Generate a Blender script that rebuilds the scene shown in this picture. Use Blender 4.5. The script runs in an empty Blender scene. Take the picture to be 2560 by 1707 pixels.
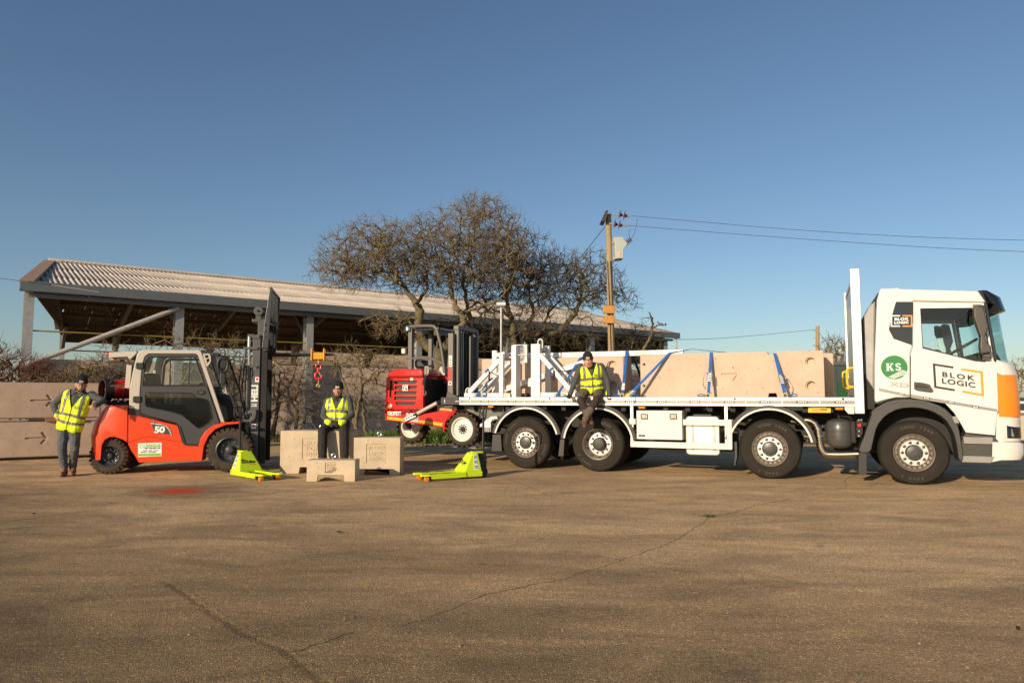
import bpy, bmesh, math, random
import numpy as np
from mathutils import Vector, Matrix, noise
from mathutils.geometry import tessellate_polygon
random.seed(7); RNG = np.random.default_rng(7)
scene = bpy.context.scene
col = scene.collection
R = math.radians

# ---------------------------------------------------------------- camera, sky, sun, exposure
cam_data = bpy.data.cameras.new('camera'); cam = bpy.data.objects.new('camera', cam_data); col.objects.link(cam)
cam.location = (0, 0, 1.38); cam.rotation_euler = (R(90) + math.atan(138.5/1778.0), 0, 0)
cam_data.sensor_width = 36.0; cam_data.lens = 36.0*1778.0/2560.0
cam_data.clip_end = 5000; scene.camera = cam
SUN_EL = R(17.0); SUN_AZ = (-0.60, -0.80)          # towards the sun, on the ground
world = bpy.data.worlds.new('World'); scene.world = world; world.use_nodes = True
wn = world.node_tree; wn.nodes.clear()
sky = wn.nodes.new('ShaderNodeTexSky'); sky.sky_type = 'NISHITA'; sky.sun_disc = False
sky.sun_elevation = SUN_EL; sky.sun_rotation = math.atan2(SUN_AZ[0], SUN_AZ[1]); sky.altitude = 50
sky.air_density = 1.0; sky.dust_density = 0.6; sky.ozone_density = 2.8
bg = wn.nodes.new('ShaderNodeBackground'); bg.inputs[1].default_value = 0.100
wo = wn.nodes.new('ShaderNodeOutputWorld')
wn.links.new(sky.outputs[0], bg.inputs[0]); wn.links.new(bg.outputs[0], wo.inputs[0])
sun_data = bpy.data.lights.new('sun', 'SUN'); sun = bpy.data.objects.new('sun', sun_data); col.objects.link(sun)
sun_data.energy = 5.0; sun_data.angle = R(0.5); sun_data.color = (1.0, 0.80, 0.56)
sd = Vector((-SUN_AZ[0]*math.cos(SUN_EL), -SUN_AZ[1]*math.cos(SUN_EL), -math.sin(SUN_EL)))
sun.rotation_euler = sd.to_track_quat('-Z', 'Y').to_euler(); sun.location = (-30, -40, 30)
scene.view_settings.view_transform = 'Standard'; scene.view_settings.look = 'None'
scene.view_settings.exposure = 0.06; scene.view_settings.gamma = 1.0; scene.view_settings.use_curve_mapping = False
scene.cycles.max_bounces = 8; scene.cycles.transparent_max_bounces = 12

# ---------------------------------------------------------------- materials
MATS = {}
def mat(name, c=(.5,.5,.5), rough=.5, metal=0.0, var=0.0, vscale=4.0, bump=0.0, bscale=60.0, c2=None, coat=0.0, spec=.5, dirt=0.0, pits=0.0):
    """Principled material whose colour wanders a little and whose surface has fine relief."""
    if name in MATS: return MATS[name]
    m = bpy.data.materials.new(name); m.use_nodes = True; nt = m.node_tree; b = nt.nodes['Principled BSDF']
    b.inputs['Base Color'].default_value = (*c, 1); b.inputs['Roughness'].default_value = rough
    b.inputs['Metallic'].default_value = metal; b.inputs['Specular IOR Level'].default_value = spec
    b.inputs['Coat Weight'].default_value = coat; b.inputs['Coat Roughness'].default_value = .05
    tc = nt.nodes.new('ShaderNodeTexCoord')
    if var > 0 or c2 or dirt > 0:
        n = nt.nodes.new('ShaderNodeTexNoise'); n.inputs['Scale'].default_value = vscale; n.inputs['Detail'].default_value = 6; n.inputs['Roughness'].default_value = .65
        nt.links.new(tc.outputs['Object'], n.inputs['Vector'])
        r = nt.nodes.new('ShaderNodeValToRGB'); r.color_ramp.elements[0].position = .3; r.color_ramp.elements[1].position = .7
        lo = c2 if c2 else tuple(x*(1-var) for x in c); hi = c if c2 else tuple(min(1, x*(1+var)) for x in c)
        r.color_ramp.elements[0].color = (*lo, 1); r.color_ramp.elements[1].color = (*hi, 1)
        nt.links.new(n.outputs[0], r.inputs[0]); out = r.outputs[0]
        if dirt > 0:
            n2 = nt.nodes.new('ShaderNodeTexNoise'); n2.inputs['Scale'].default_value = vscale*5; n2.inputs['Detail'].default_value = 8; n2.inputs['Roughness'].default_value = .8
            nt.links.new(tc.outputs['Object'], n2.inputs['Vector'])
            r2 = nt.nodes.new('ShaderNodeValToRGB'); r2.color_ramp.elements[0].position = .55; r2.color_ramp.elements[1].position = .78
            r2.color_ramp.elements[0].color = (0,0,0,1); r2.color_ramp.elements[1].color = (dirt,dirt,dirt,1)
            nt.links.new(n2.outputs[0], r2.inputs[0])
            mx = nt.nodes.new('ShaderNodeMixRGB'); mx.inputs[2].default_value = (.10,.08,.06,1)
            nt.links.new(r2.outputs[0], mx.inputs[0]); nt.links.new(out, mx.inputs[1]); out = mx.outputs[0]
        if pits > 0:      # air holes left by casting
            vo = nt.nodes.new('ShaderNodeTexVoronoi'); vo.inputs['Scale'].default_value = 13; nt.links.new(tc.outputs['Object'], vo.inputs['Vector'])
            sc = nt.nodes.new('ShaderNodeSeparateColor'); nt.links.new(vo.outputs['Color'], sc.inputs[0])
            th = nt.nodes.new('ShaderNodeMath'); th.operation = 'MULTIPLY'; th.inputs[1].default_value = .20; nt.links.new(sc.outputs[1], th.inputs[0])
            lt = nt.nodes.new('ShaderNodeMath'); lt.operation = 'LESS_THAN'; nt.links.new(vo.outputs['Distance'], lt.inputs[0]); nt.links.new(th.outputs[0], lt.inputs[1])
            pw = nt.nodes.new('ShaderNodeMath'); pw.operation = 'MULTIPLY'; pw.inputs[1].default_value = pits; nt.links.new(lt.outputs[0], pw.inputs[0])
            mx = nt.nodes.new('ShaderNodeMixRGB'); mx.inputs[2].default_value = (.12,.085,.06,1)
            nt.links.new(pw.outputs[0], mx.inputs[0]); nt.links.new(out, mx.inputs[1]); out = mx.outputs[0]
        nt.links.new(out, b.inputs['Base Color'])
    if bump > 0:
        n = nt.nodes.new('ShaderNodeTexNoise'); n.inputs['Scale'].default_value = bscale; n.inputs['Detail'].default_value = 5
        nt.links.new(tc.outputs['Object'], n.inputs['Vector'])
        bp = nt.nodes.new('ShaderNodeBump'); bp.inputs['Strength'].default_value = bump; bp.inputs['Distance'].default_value = .02
        nt.links.new(n.outputs[0], bp.inputs['Height']); nt.links.new(bp.outputs[0], b.inputs['Normal'])
    MATS[name] = m; return m
def glass_mat(name, tint=(.8,.9,.88), refl=.12):
    m = bpy.data.materials.new(name); m.use_nodes = True; nt = m.node_tree; nt.nodes.clear()
    o = nt.nodes.new('ShaderNodeOutputMaterial'); mx = nt.nodes.new('ShaderNodeMixShader')
    t = nt.nodes.new('ShaderNodeBsdfTransparent'); t.inputs[0].default_value = (*tint, 1)
    g = nt.nodes.new('ShaderNodeBsdfGlossy'); g.inputs['Roughness'].default_value = .02
    f = nt.nodes.new('ShaderNodeLayerWeight'); f.inputs[0].default_value = .5
    pw = nt.nodes.new('ShaderNodeMath'); pw.operation = 'POWER'; pw.inputs[1].default_value = 5.0
    ad = nt.nodes.new('ShaderNodeMath'); ad.operation = 'MULTIPLY_ADD'; ad.inputs[1].default_value = .55; ad.inputs[2].default_value = refl
    nt.links.new(f.outputs['Facing'], pw.inputs[0]); nt.links.new(pw.outputs[0], ad.inputs[0]); nt.links.new(ad.outputs[0], mx.inputs[0])
    nt.links.new(t.outputs[0], mx.inputs[1]); nt.links.new(g.outputs[0], mx.inputs[2]); nt.links.new(mx.outputs[0], o.inputs[0])
    MATS[name] = m; return m

white   = mat('white_paint', (.72,.70,.665), .30, coat=.4, var=.02, vscale=2)
offw    = mat('white_steel', (.74,.74,.72), .45, var=.05, vscale=6, dirt=.2)
panelw  = mat('white_panel', (.68,.66,.61), .4, var=.04, vscale=3, dirt=.12)
alu     = mat('aluminium', (.62,.61,.59), .38, .75, var=.06, vscale=8)
brushed = mat('brushed_aluminium', (.66,.63,.58), .32, .85, var=.08, vscale=5)
galv    = mat('galvanised_steel', (.42,.43,.42), .55, .35, var=.18, vscale=7)
chrome  = mat('chrome', (.75,.74,.72), .16, 1.0)
exhaust = mat('exhaust_steel', (.50,.43,.33), .25, 1.0, var=.2, vscale=9)
black   = mat('black_plastic', (.018,.018,.018), .45, var=.2, vscale=10)
gloss   = mat('gloss_black', (.012,.013,.016), .08, coat=.6)
chassis = mat('chassis_black', (.014,.013,.012), .7, var=.3, vscale=6)
dkgrey  = mat('dark_grey_plastic', (.045,.044,.042), .5, var=.08, vscale=8, bump=.05, bscale=200)
mudgrey = mat('mudguard_grey', (.045,.040,.036), .62, var=.12, vscale=9, dirt=.3)
rubber  = mat('tyre_rubber', (.020,.017,.014), .8, var=.22, vscale=5, c2=(.030,.025,.019), spec=.2)
rubber2 = mat('dusty_tyre_rubber', (.060,.048,.036), .9, var=.3, vscale=7, bump=.1, bscale=90, spec=.2)
letters = mat('tyre_lettering', (.038,.032,.026), .6)
orange  = mat('orange_paint', (.90,.26,.015), .25, coat=.5)
red     = mat('red_paint', (.62,.016,.014), .25, coat=.6, var=.05)
lift_red= mat('orange_red_paint', (.78,.062,.012), .28, coat=.5, var=.04)
cream   = mat('beige_paint', (.52,.47,.40), .38, var=.03)
charcoal= mat('charcoal_paint', (.050,.054,.056), .38, var=.06, coat=.15)
mastgrey= mat('mast_grey', (.095,.097,.095), .42, var=.1, dirt=.15)
moffgrey= mat('warm_grey_steel', (.13,.12,.105), .45, var=.08)
lime    = mat('lime_paint', (.58,.78,.008), .30, coat=.4, var=.03)
yellow  = mat('yellow_paint', (.80,.48,.01), .4, var=.06)
amber   = mat('amber_lens', (.90,.25,.01), .15, coat=.6)
hookred = mat('hook_red', (.66,.012,.012), .3, coat=.4)
green   = mat('decal_green', (.006,.19,.036), .4)
decalw  = mat('decal_white', (.82,.82,.80), .4)
decalk  = mat('decal_black', (.02,.018,.015), .4)
decalg  = mat('decal_light_green', (.20,.50,.06), .4)
tape    = mat('reflective_tape', (.27,.26,.24), .4, .2)
concrete= mat('buff_concrete', (.57,.435,.335), .9, var=.10, vscale=2.2, bump=.14, bscale=45, dirt=.2, pits=.40)
conc2   = mat('pale_concrete', (.54,.44,.31), .9, var=.16, vscale=3.2, bump=.12, bscale=60, dirt=.22, pits=.4)
conc3   = mat('weathered_pink_concrete', (.43,.325,.245), .92, var=.16, vscale=2.0, bump=.15, bscale=40, dirt=.3, pits=.45)
wallc   = mat('wall_concrete', (.30,.245,.215), .93, var=.14, vscale=1.6, bump=.1, bscale=25, dirt=.15)
timber  = mat('timber', (.26,.12,.055), .8, var=.3, vscale=9)
newwood = mat('fresh_timber', (.52,.27,.09), .7, var=.2, vscale=12)
deckwood= mat('deck_board', (.30,.22,.12), .8, var=.2, vscale=4)
strap   = mat('blue_webbing', (.012,.11,.38), .7, var=.15, vscale=20, bump=.1, bscale=300)
steel   = mat('bright_steel', (.60,.60,.60), .25, .9)
rope    = mat('rope', (.45,.36,.22), .9)
glass   = glass_mat('clear_glass', (.96,.985,.98), .03)
glass2  = glass_mat('green_tinted_glass', (.87,.965,.955), .05)
glass3  = glass_mat('smoked_glass', (.62,.66,.65), .07)
mirror  = mat('mirror_glass', (.8,.8,.8), .03, 1.0)
lens    = mat('lamp_lens', (.55,.57,.6), .1, .6, coat=1)

# ---------------------------------------------------------------- mesh building
def V(p): return Vector(p)
class MB:
    def __init__(s): s.v=[]; s.f=[]; s.m=[]; s.cm=0
    def add(s, vs, fs):
        o=len(s.v); s.v.extend([tuple(x) for x in vs]); s.f.extend([tuple(i+o for i in f) for f in fs]); s.m.extend([s.cm]*len(fs)); return s
    def mi(s, i): s.cm=i; return s
    def box(s,x0,x1,y0,y1,z0,z1):
        return s.add([(x0,y0,z0),(x1,y0,z0),(x1,y1,z0),(x0,y1,z0),(x0,y0,z1),(x1,y0,z1),(x1,y1,z1),(x0,y1,z1)],
            [(0,3,2,1),(4,5,6,7),(0,1,5,4),(1,2,6,5),(2,3,7,6),(3,0,4,7)])
    def prism(s, poly, a0, a1, holes=(), plane='xz'):
        """a polygon swept along the third axis; holes go right through"""
        mk = {'xz':lambda u,w,a:(u,a,w), 'xy':lambda u,w,a:(u,w,a), 'yz':lambda u,w,a:(a,u,w)}[plane]
        loops=[list(poly)]+[list(h) for h in holes]; n=sum(len(l) for l in loops)
        vs=[mk(u,w,a0) for l in loops for u,w in l]+[mk(u,w,a1) for l in loops for u,w in l]
        fs=[]
        if holes:
            tri=tessellate_polygon([[Vector((u,w,0)) for u,w in l] for l in loops])
            fs+= [tuple(t) for t in tri]+[tuple(i+n for i in t[::-1]) for t in tri]
        else:
            fs+= [tuple(range(n)), tuple(range(2*n-1,n-1,-1))]
        k=0
        for l in loops:
            L=len(l)
            for i in range(L):
                j=(i+1)%L; fs.append((k+i,k+j,k+j+n,k+i+n))
            k+=L
        return s.add(vs,fs)
    def bar(s,p0,p1,w,h,up=(0,0,1)):
        p0,p1=V(p0),V(p1); d=(p1-p0).normalized(); u=V(up)
        if abs(d.dot(u))>.97: u=V((1,0,0))
        a=d.cross(u).normalized()*(w/2); b=a.cross(d).normalized()*(h/2)
        vs=[p+q for p in (p0,p1) for q in (-a-b,a-b,a+b,-a+b)]
        return s.add(vs,[(0,1,2,3),(7,6,5,4),(0,4,5,1),(1,5,6,2),(2,6,7,3),(3,7,4,0)])
    def tube(s,pts,r,n=8,closed=False,caps=True):
        P=[V(p) for p in pts]; m=len(P); rr=r if isinstance(r,(list,tuple)) else [r]*m
        T=[]
        for i in range(m):
            a=P[i-1] if (i or closed) else P[i]; b=P[(i+1)%m] if (i<m-1 or closed) else P[i]
            T.append((b-a).normalized())
        up=V((0,0,1)) if abs(T[0].z)<.9 else V((1,0,0)); N=T[0].cross(up).normalized(); vs=[]
        for i in range(m):
            N=(N-T[i]*N.dot(T[i])).normalized(); B=T[i].cross(N)
            for k in range(n):
                a=2*math.pi*k/n; vs.append(P[i]+(N*math.cos(a)+B*math.sin(a))*rr[i])
        fs=[]
        for i in range(m if closed else m-1):
            j=(i+1)%m
            for k in range(n):
                k2=(k+1)%n; fs.append((i*n+k,i*n+k2,j*n+k2,j*n+k))
        if caps and not closed: fs+=[tuple(range(n))[::-1],tuple(range((m-1)*n,m*n))]
        return s.add(vs,fs)
    def lathe(s,prof,c=(0,0,0),axis=(0,1,0),n=24,arc=None):
        """prof: (radius, distance along the axis)"""
        ax=V(axis).normalized(); u=V((0,0,1)) if abs(ax.z)<.9 else V((1,0,0)); e1=ax.cross(u).normalized(); e2=e1.cross(ax); c=V(c)
        vs=[];fs=[];m=len(prof)
        for k in range(n):
            a=2*math.pi*k/n; d=e1*math.cos(a)+e2*math.sin(a)
            for r,h in prof: vs.append(c+d*r+ax*h)
        for k in range(n):
            k2=(k+1)%n
            for i in range(m-1):
                fs.append((k*m+i,k*m+i+1,k2*m+i+1,k2*m+i))
        return s.add(vs,fs)
    def cyl(s,p0,p1,r,n=12):
        return s.tube([p0,p1],r,n)
    def ball(s,c,r,n=12,sc=(1,1,1)):
        k=max(4,n//2); vs=[];fs=[]
        for i in range(k+1):
            t=math.pi*i/k
            for j in range(n):
                a=2*math.pi*j/n; vs.append((c[0]+r*sc[0]*math.sin(t)*math.cos(a),c[1]+r*sc[1]*math.sin(t)*math.sin(a),c[2]+r*sc[2]*math.cos(t)))
        for i in range(k):
            for j in range(n):
                j2=(j+1)%n; fs.append((i*n+j,i*n+j2,(i+1)*n+j2,(i+1)*n+j))
        return s.add(vs,fs)
    def mesh(s,name,mats,smooth=False,ang=35):
        me=bpy.data.meshes.new(name); me.from_pydata(s.v,[],s.f)
        for m_ in (mats if isinstance(mats,(list,tuple)) else [mats]): me.materials.append(m_)
        if any(s.m): me.polygons.foreach_set('material_index',s.m)
        bm=bmesh.new(); bm.from_mesh(me); bmesh.ops.remove_doubles(bm,verts=bm.verts,dist=1e-5); bmesh.ops.recalc_face_normals(bm,faces=bm.faces); bm.to_mesh(me); bm.free()
        if smooth: me.shade_smooth(); me.set_sharp_from_angle(angle=R(ang))
        return me
    def build(s,name,mats,parent=None,bevel=0,smooth=False,seg=2,ang=35,loc=None,rot=None):
        return obj(name,s.mesh(name,mats,smooth,ang),parent,bevel,seg,loc,rot)
def obj(name,me,parent=None,bevel=0,seg=2,loc=None,rot=None):
    o=bpy.data.objects.new(name,me); col.objects.link(o)
    if parent: o.parent=parent
    if loc: o.location=loc
    if rot: o.rotation_euler=rot
    if bevel:
        b=o.modifiers.new('bevel','BEVEL'); b.width=bevel; b.segments=seg; b.limit_method='ANGLE'; b.angle_limit=R(40)
    return o
def tag(o,label=None,cat=None,group=None,kind=None):
    if label: o['label']=label
    if cat: o['category']=cat
    if group: o['group']=group
    if kind: o['kind']=kind
    return o
def thing(name,label,cat,loc=(0,0,0),rotz=0,group=None):
    o=bpy.data.objects.new(name,None); col.objects.link(o); o.location=loc; o.rotation_euler=(0,0,rotz); o.empty_display_size=.2
    return tag(o,label,cat,group)
def children_of(o): return [c for c in bpy.data.objects if c.parent==o]
def copy_tree(o,parent=None):
    kids=children_of(o); c=o.copy(); col.objects.link(c)
    if parent: c.parent=parent
    for k in kids: copy_tree(k,c)
    return c
def text_mesh(body,size=.1,depth=.004,bold=0.0,space=1.0,align='CENTER',xscale=1.0):
    cu=bpy.data.curves.new('lettering','FONT'); cu.body=body; cu.size=size; cu.extrude=depth; cu.offset=bold; cu.space_character=space
    cu.align_x=align; cu.align_y='CENTER'; cu.resolution_u=3; cu.space_line=.85
    o=bpy.data.objects.new('lettering',cu); col.objects.link(o); bpy.context.view_layer.update()
    me=bpy.data.meshes.new_from_object(o.evaluated_get(bpy.context.evaluated_depsgraph_get()))
    bpy.data.objects.remove(o); bpy.data.curves.remove(cu)
    if xscale!=1.0: me.transform(Matrix.Scale(xscale,4,(1,0,0)))
    return me
def text(body,parent,loc,m,size=.1,depth=.003,bold=0.0,space=1.0,rot=(R(90),0,0),align='CENTER',name='lettering',xscale=1.0):
    """flat lettering that stands upright and reads from the near side of a vehicle"""
    me=text_mesh(body,size,depth,bold,space,align,xscale); me.materials.clear(); me.materials.append(m)
    return obj(name,me,parent,loc=loc,rot=rot)
def arc_pts(cx,cz,r,a0,a1,n):
    return [(cx+r*math.cos(R(a0+(a1-a0)*i/n)),cz+r*math.sin(R(a0+(a1-a0)*i/n))) for i in range(n+1)]
def rrect(x0,x1,z0,z1,r=.03,n=3):
    o=[]
    for cx,cz,a in ((x1-r,z1-r,0),(x0+r,z1-r,90),(x0+r,z0+r,180),(x1-r,z0+r,270)):
        o+=arc_pts(cx,cz,r,a,a+90,n)
    return o
def inset(poly,d):
    """shrink (d>0) a convex-ish polygon towards its centroid"""
    cx=sum(p[0] for p in poly)/len(poly); cz=sum(p[1] for p in poly)/len(poly); o=[]
    for x,z in poly:
        l=math.hypot(x-cx,z-cz); k=(l-d)/l; o.append((cx+(x-cx)*k,cz+(z-cz)*k))
    return o
def smooth_pts(pts,k=4):
    """Catmull-Rom through 3-D points"""
    P=[V(p) for p in pts]; P=[P[0]*2-P[1]]+P+[P[-1]*2-P[-2]]; o=[]
    for i in range(1,len(P)-2):
        for j in range(k):
            t=j/k; a,b,c,d=P[i-1:i+3]
            o.append(.5*((2*b)+(c-a)*t+(2*a-5*b+4*c-d)*t*t+(3*b-a-3*c+d)*t**3))
    o.append(P[-2]); return o


# ================================================================ GROUND
def yard_material():
    m=bpy.data.materials.new('yard_tarmac'); m.use_nodes=True; nt=m.node_tree; b=nt.nodes['Principled BSDF']; L=nt.links.new
    tc=nt.nodes.new('ShaderNodeTexCoord')
    def noi(scale,detail=6,rough=.6,vec=None,dist=0):
        n=nt.nodes.new('ShaderNodeTexNoise'); n.inputs['Scale'].default_value=scale; n.inputs['Detail'].default_value=detail; n.inputs['Roughness'].default_value=rough; n.inputs['Distortion'].default_value=dist
        L(vec or tc.outputs['Object'],n.inputs['Vector']); return n.outputs[0]
    def ramp(x,stops):
        r=nt.nodes.new('ShaderNodeValToRGB'); e=r.color_ramp.elements
        while len(e)<len(stops): e.new(.5)
        for i,(p,c) in enumerate(stops):
            e[i].position=p; e[i].color=(*c,1) if len(c)==3 else c
        L(x,r.inputs[0]); return r.outputs[0]
    def mix(f,a,b_,t='MIX'):
        x=nt.nodes.new('ShaderNodeMixRGB'); x.blend_type=t
        for i,v in ((0,f),(1,a),(2,b_)):
            if isinstance(v,(int,float)): x.inputs[i].default_value=v
            elif isinstance(v,tuple): x.inputs[i].default_value=(*v,1)
            else: L(v,x.inputs[i])
        return x.outputs[0]
    def math_(op,a,b_=None):
        x=nt.nodes.new('ShaderNodeMath'); x.operation=op
        for i,v in ((0,a),(1,b_)):
            if v is None: continue
            if isinstance(v,(int,float)): x.inputs[i].default_value=v
            else: L(v,x.inputs[i])
        return x.outputs[0]
    mp=nt.nodes.new('ShaderNodeMapping'); mp.inputs['Scale'].default_value=(.35,1.0,1); mp.inputs['Rotation'].default_value=(0,0,R(-12)); L(tc.outputs['Object'],mp.inputs['Vector'])
    base=ramp(noi(.55,8,.62,mp.outputs[0],.4),[(.28,(.49,.34,.185)),(.52,(.62,.43,.24)),(.76,(.74,.52,.295))])
    patch=ramp(noi(1.7,5,.7,mp.outputs[0],.8),[(.38,(.76,.76,.77)),(.64,(1.26,1.25,1.22))])
    c=mix(1.0,base,patch,'MULTIPLY')
    # vignette and view lightening painted into tarmac colour, plus patchy tone; darkest near left
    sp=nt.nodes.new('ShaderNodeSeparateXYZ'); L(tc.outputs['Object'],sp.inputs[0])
    view_tone=math_('ADD',math_('ADD',math_('MULTIPLY',sp.outputs[1],.085),math_('MULTIPLY',sp.outputs[0],.055)),math_('MULTIPLY',noi(.35,5,.65),.9))
    view_tonec=ramp(view_tone,[(.50,(.33,.325,.31)),(1.0,(.86,.86,.85)),(1.6,(.98,.99,1.0))]); 
    c=mix(1.0,c,view_tonec,'MULTIPLY')
    # aggregate: pale and dark chippings
    vo=nt.nodes.new('ShaderNodeTexVoronoi'); vo.inputs['Scale'].default_value=150; vo.inputs['Randomness'].default_value=1; L(tc.outputs['Object'],vo.inputs['Vector'])
    sep=nt.nodes.new('ShaderNodeSeparateColor'); L(vo.outputs['Color'],sep.inputs[0])
    chip=ramp(sep.outputs[0],[(.0,(.60,.60,.62)),(.30,(.88,.88,.88)),(.85,(1.05,1.03,1.0)),(.95,(1.6,1.55,1.4)),(1.0,(2.8,2.6,2.3))])
    c=mix(.85,c,chip,'MULTIPLY')
    fine=ramp(noi(95,3,.85),[(.32,(.42,.42,.42)),(.50,(.95,.95,.94)),(.68,(1.45,1.43,1.40))]); c=mix(.85,c,fine,'MULTIPLY')
    grit=ramp(noi(34,4,.75),[(.36,(.70,.70,.71)),(.64,(1.20,1.19,1.17))]); c=mix(.8,c,grit,'MULTIPLY')
    # oil and damp marks
    st=ramp(noi(.9,7,.75,None,1.2),[(.60,(0,0,0)),(.74,(.55,.55,.55))]); c=mix(st,c,(.05,.042,.034))
    # spilt red paint with a sooty edge
    def spot(x,y,rx,ry,soft,scale):
        s=nt.nodes.new('ShaderNodeSeparateXYZ'); L(tc.outputs['Object'],s.inputs[0])
        dx=math_('DIVIDE',math_('SUBTRACT',s.outputs[0],x),rx); dy=math_('DIVIDE',math_('SUBTRACT',s.outputs[1],y),ry)
        d=math_('SQRT',math_('ADD',math_('MULTIPLY',dx,dx),math_('MULTIPLY',dy,dy)))
        d=math_('ADD',d,math_('MULTIPLY',math_('SUBTRACT',noi(scale,6,.75),.5),1.7))
        return ramp(d,[(1.0-soft,(1,1,1)),(1.0,(0,0,0))])
    sx,sy=(-4.88,10.657)
    c=mix(math_('MULTIPLY',spot(sx+.12,sy+.10,1.05,1.0,.7,2.5),.55),c,(.035,.024,.018))
    c=mix(math_('MULTIPLY',spot(sx-.02,sy-.05,.46,.44,.7,4.0),.92),c,(.70,.045,.012))
    L(c,b.inputs['Base Color']); b.inputs['Roughness'].default_value=.93; b.inputs['Specular IOR Level'].default_value=.25
    h=math_('ADD',math_('MULTIPLY',vo.outputs['Distance'],-1.0),math_('MULTIPLY',noi(60,5,.8),1.2))
    bp=nt.nodes.new('ShaderNodeBump'); bp.inputs['Strength'].default_value=.8; bp.inputs['Distance'].default_value=.008; L(h,bp.inputs['Height'])
    b2=nt.nodes.new('ShaderNodeBump'); b2.inputs['Strength'].default_value=.5; b2.inputs['Distance'].default_value=.05; L(noi(2.2,4,.6),b2.inputs['Height']); L(bp.outputs[0],b2.inputs['Normal'])
    L(b2.outputs[0],b.inputs['Normal'])
    return m
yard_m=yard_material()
soil=mat('verge_soil',(.075,.055,.035),.95,var=.4,vscale=3,bump=.6,bscale=18)
field_m=mat('field_grass',(.07,.075,.03),.95,var=.4,vscale=.3,bump=.3,bscale=3)
tag(MB().prism([(-1500,-1500),(1500,-1500),(1500,1500),(-1500,1500)],-.5,-.012,plane='xy').build('field',field_m),kind='structure')
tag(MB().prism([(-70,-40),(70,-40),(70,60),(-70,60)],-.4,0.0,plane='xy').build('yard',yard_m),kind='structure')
verge=[(-3.9,20.9),(-2.6,20.35),(-.6,20.2),(2.5,20.6),(8,21.0),(15,21.4),(24,21.8),(24,27),(10,36),(-3,26),(-9.5,23.2),(-9.0,22.4)]
vp=[]
for i,(x,y) in enumerate(verge):
    x2,y2=verge[(i+1)%len(verge)]
    for k in range(6):
        t=k/6; vp.append((x+(x2-x)*t+random.uniform(-.08,.08),y+(y2-y)*t+random.uniform(-.08,.08)))
tag(MB().prism(vp,-.3,.04,plane='xy').build('verge',soil),kind='structure')
# grass and weeds on the verge round the tree
gm=mat('grass_blades',(.075,.135,.014),.7,var=.45,vscale=9)
def blades(name,n,sampler,h0,h1,w,m=gm):
    vs=[];fs=[]
    for i in range(n):
        x,y,z=sampler(); a=random.uniform(0,6.28); h=random.uniform(h0,h1); l=random.uniform(.1,.8)*h; b=random.uniform(0,6.28)
        dx,dy=math.cos(a)*w/2,math.sin(a)*w/2; tx,ty=math.cos(b)*l,math.sin(b)*l; o=len(vs)
        vs+=[(x-dx,y-dy,z),(x+dx,y+dy,z),(x+dx*.8+tx*.4,y+dy*.8+ty*.4,z+h*.6),(x-dx*.8+tx*.4,y-dy*.8+ty*.4,z+h*.6),(x+tx,y+ty,z+h)]
        fs+=[(o,o+1,o+2,o+3),(o+3,o+2,o+4)]
    me=bpy.data.meshes.new(name); me.from_pydata(vs,[],fs); me.materials.append(m); return tag(obj(name,me),kind='stuff')
clumps=[(random.uniform(-4.0,-.9),random.uniform(20.75,22.2),random.uniform(.12,.35)) for _ in range(46)]
def gs():
    c=random.choice(clumps); return (random.gauss(c[0],c[2]),max(20.5,random.gauss(c[1],c[2])),.03)
blades('grass',9000,gs,.10,.42,.035)
clump2=[(random.uniform(-9,14),random.uniform(21.6,23.6),.3) for _ in range(60)]
def gs2():
    c=random.choice(clump2); return (random.gauss(c[0],c[2]),max(21.2,random.gauss(c[1],c[2])),.03)
blades('rough_grass',5000,gs2,.06,.25,.03,mat('rough_grass_blades',(.10,.10,.03),.8,var=.4,vscale=6))
# litter of stones and dead leaves along the verge edge
mb=MB()
for i in range(500):
    t=random.random(); x=-4+t*10; y=20.35+random.gauss(0,.12)+(.05*max(0,x-0)); r=random.uniform(.015,.055)
    mb.ball((x,y,.03),r,6,(1,random.uniform(.6,1.3),.6))
tag(mb.build('stones',mat('verge_stone',(.20,.14,.10),.9,var=.5,vscale=8)),kind='stuff')
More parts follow.
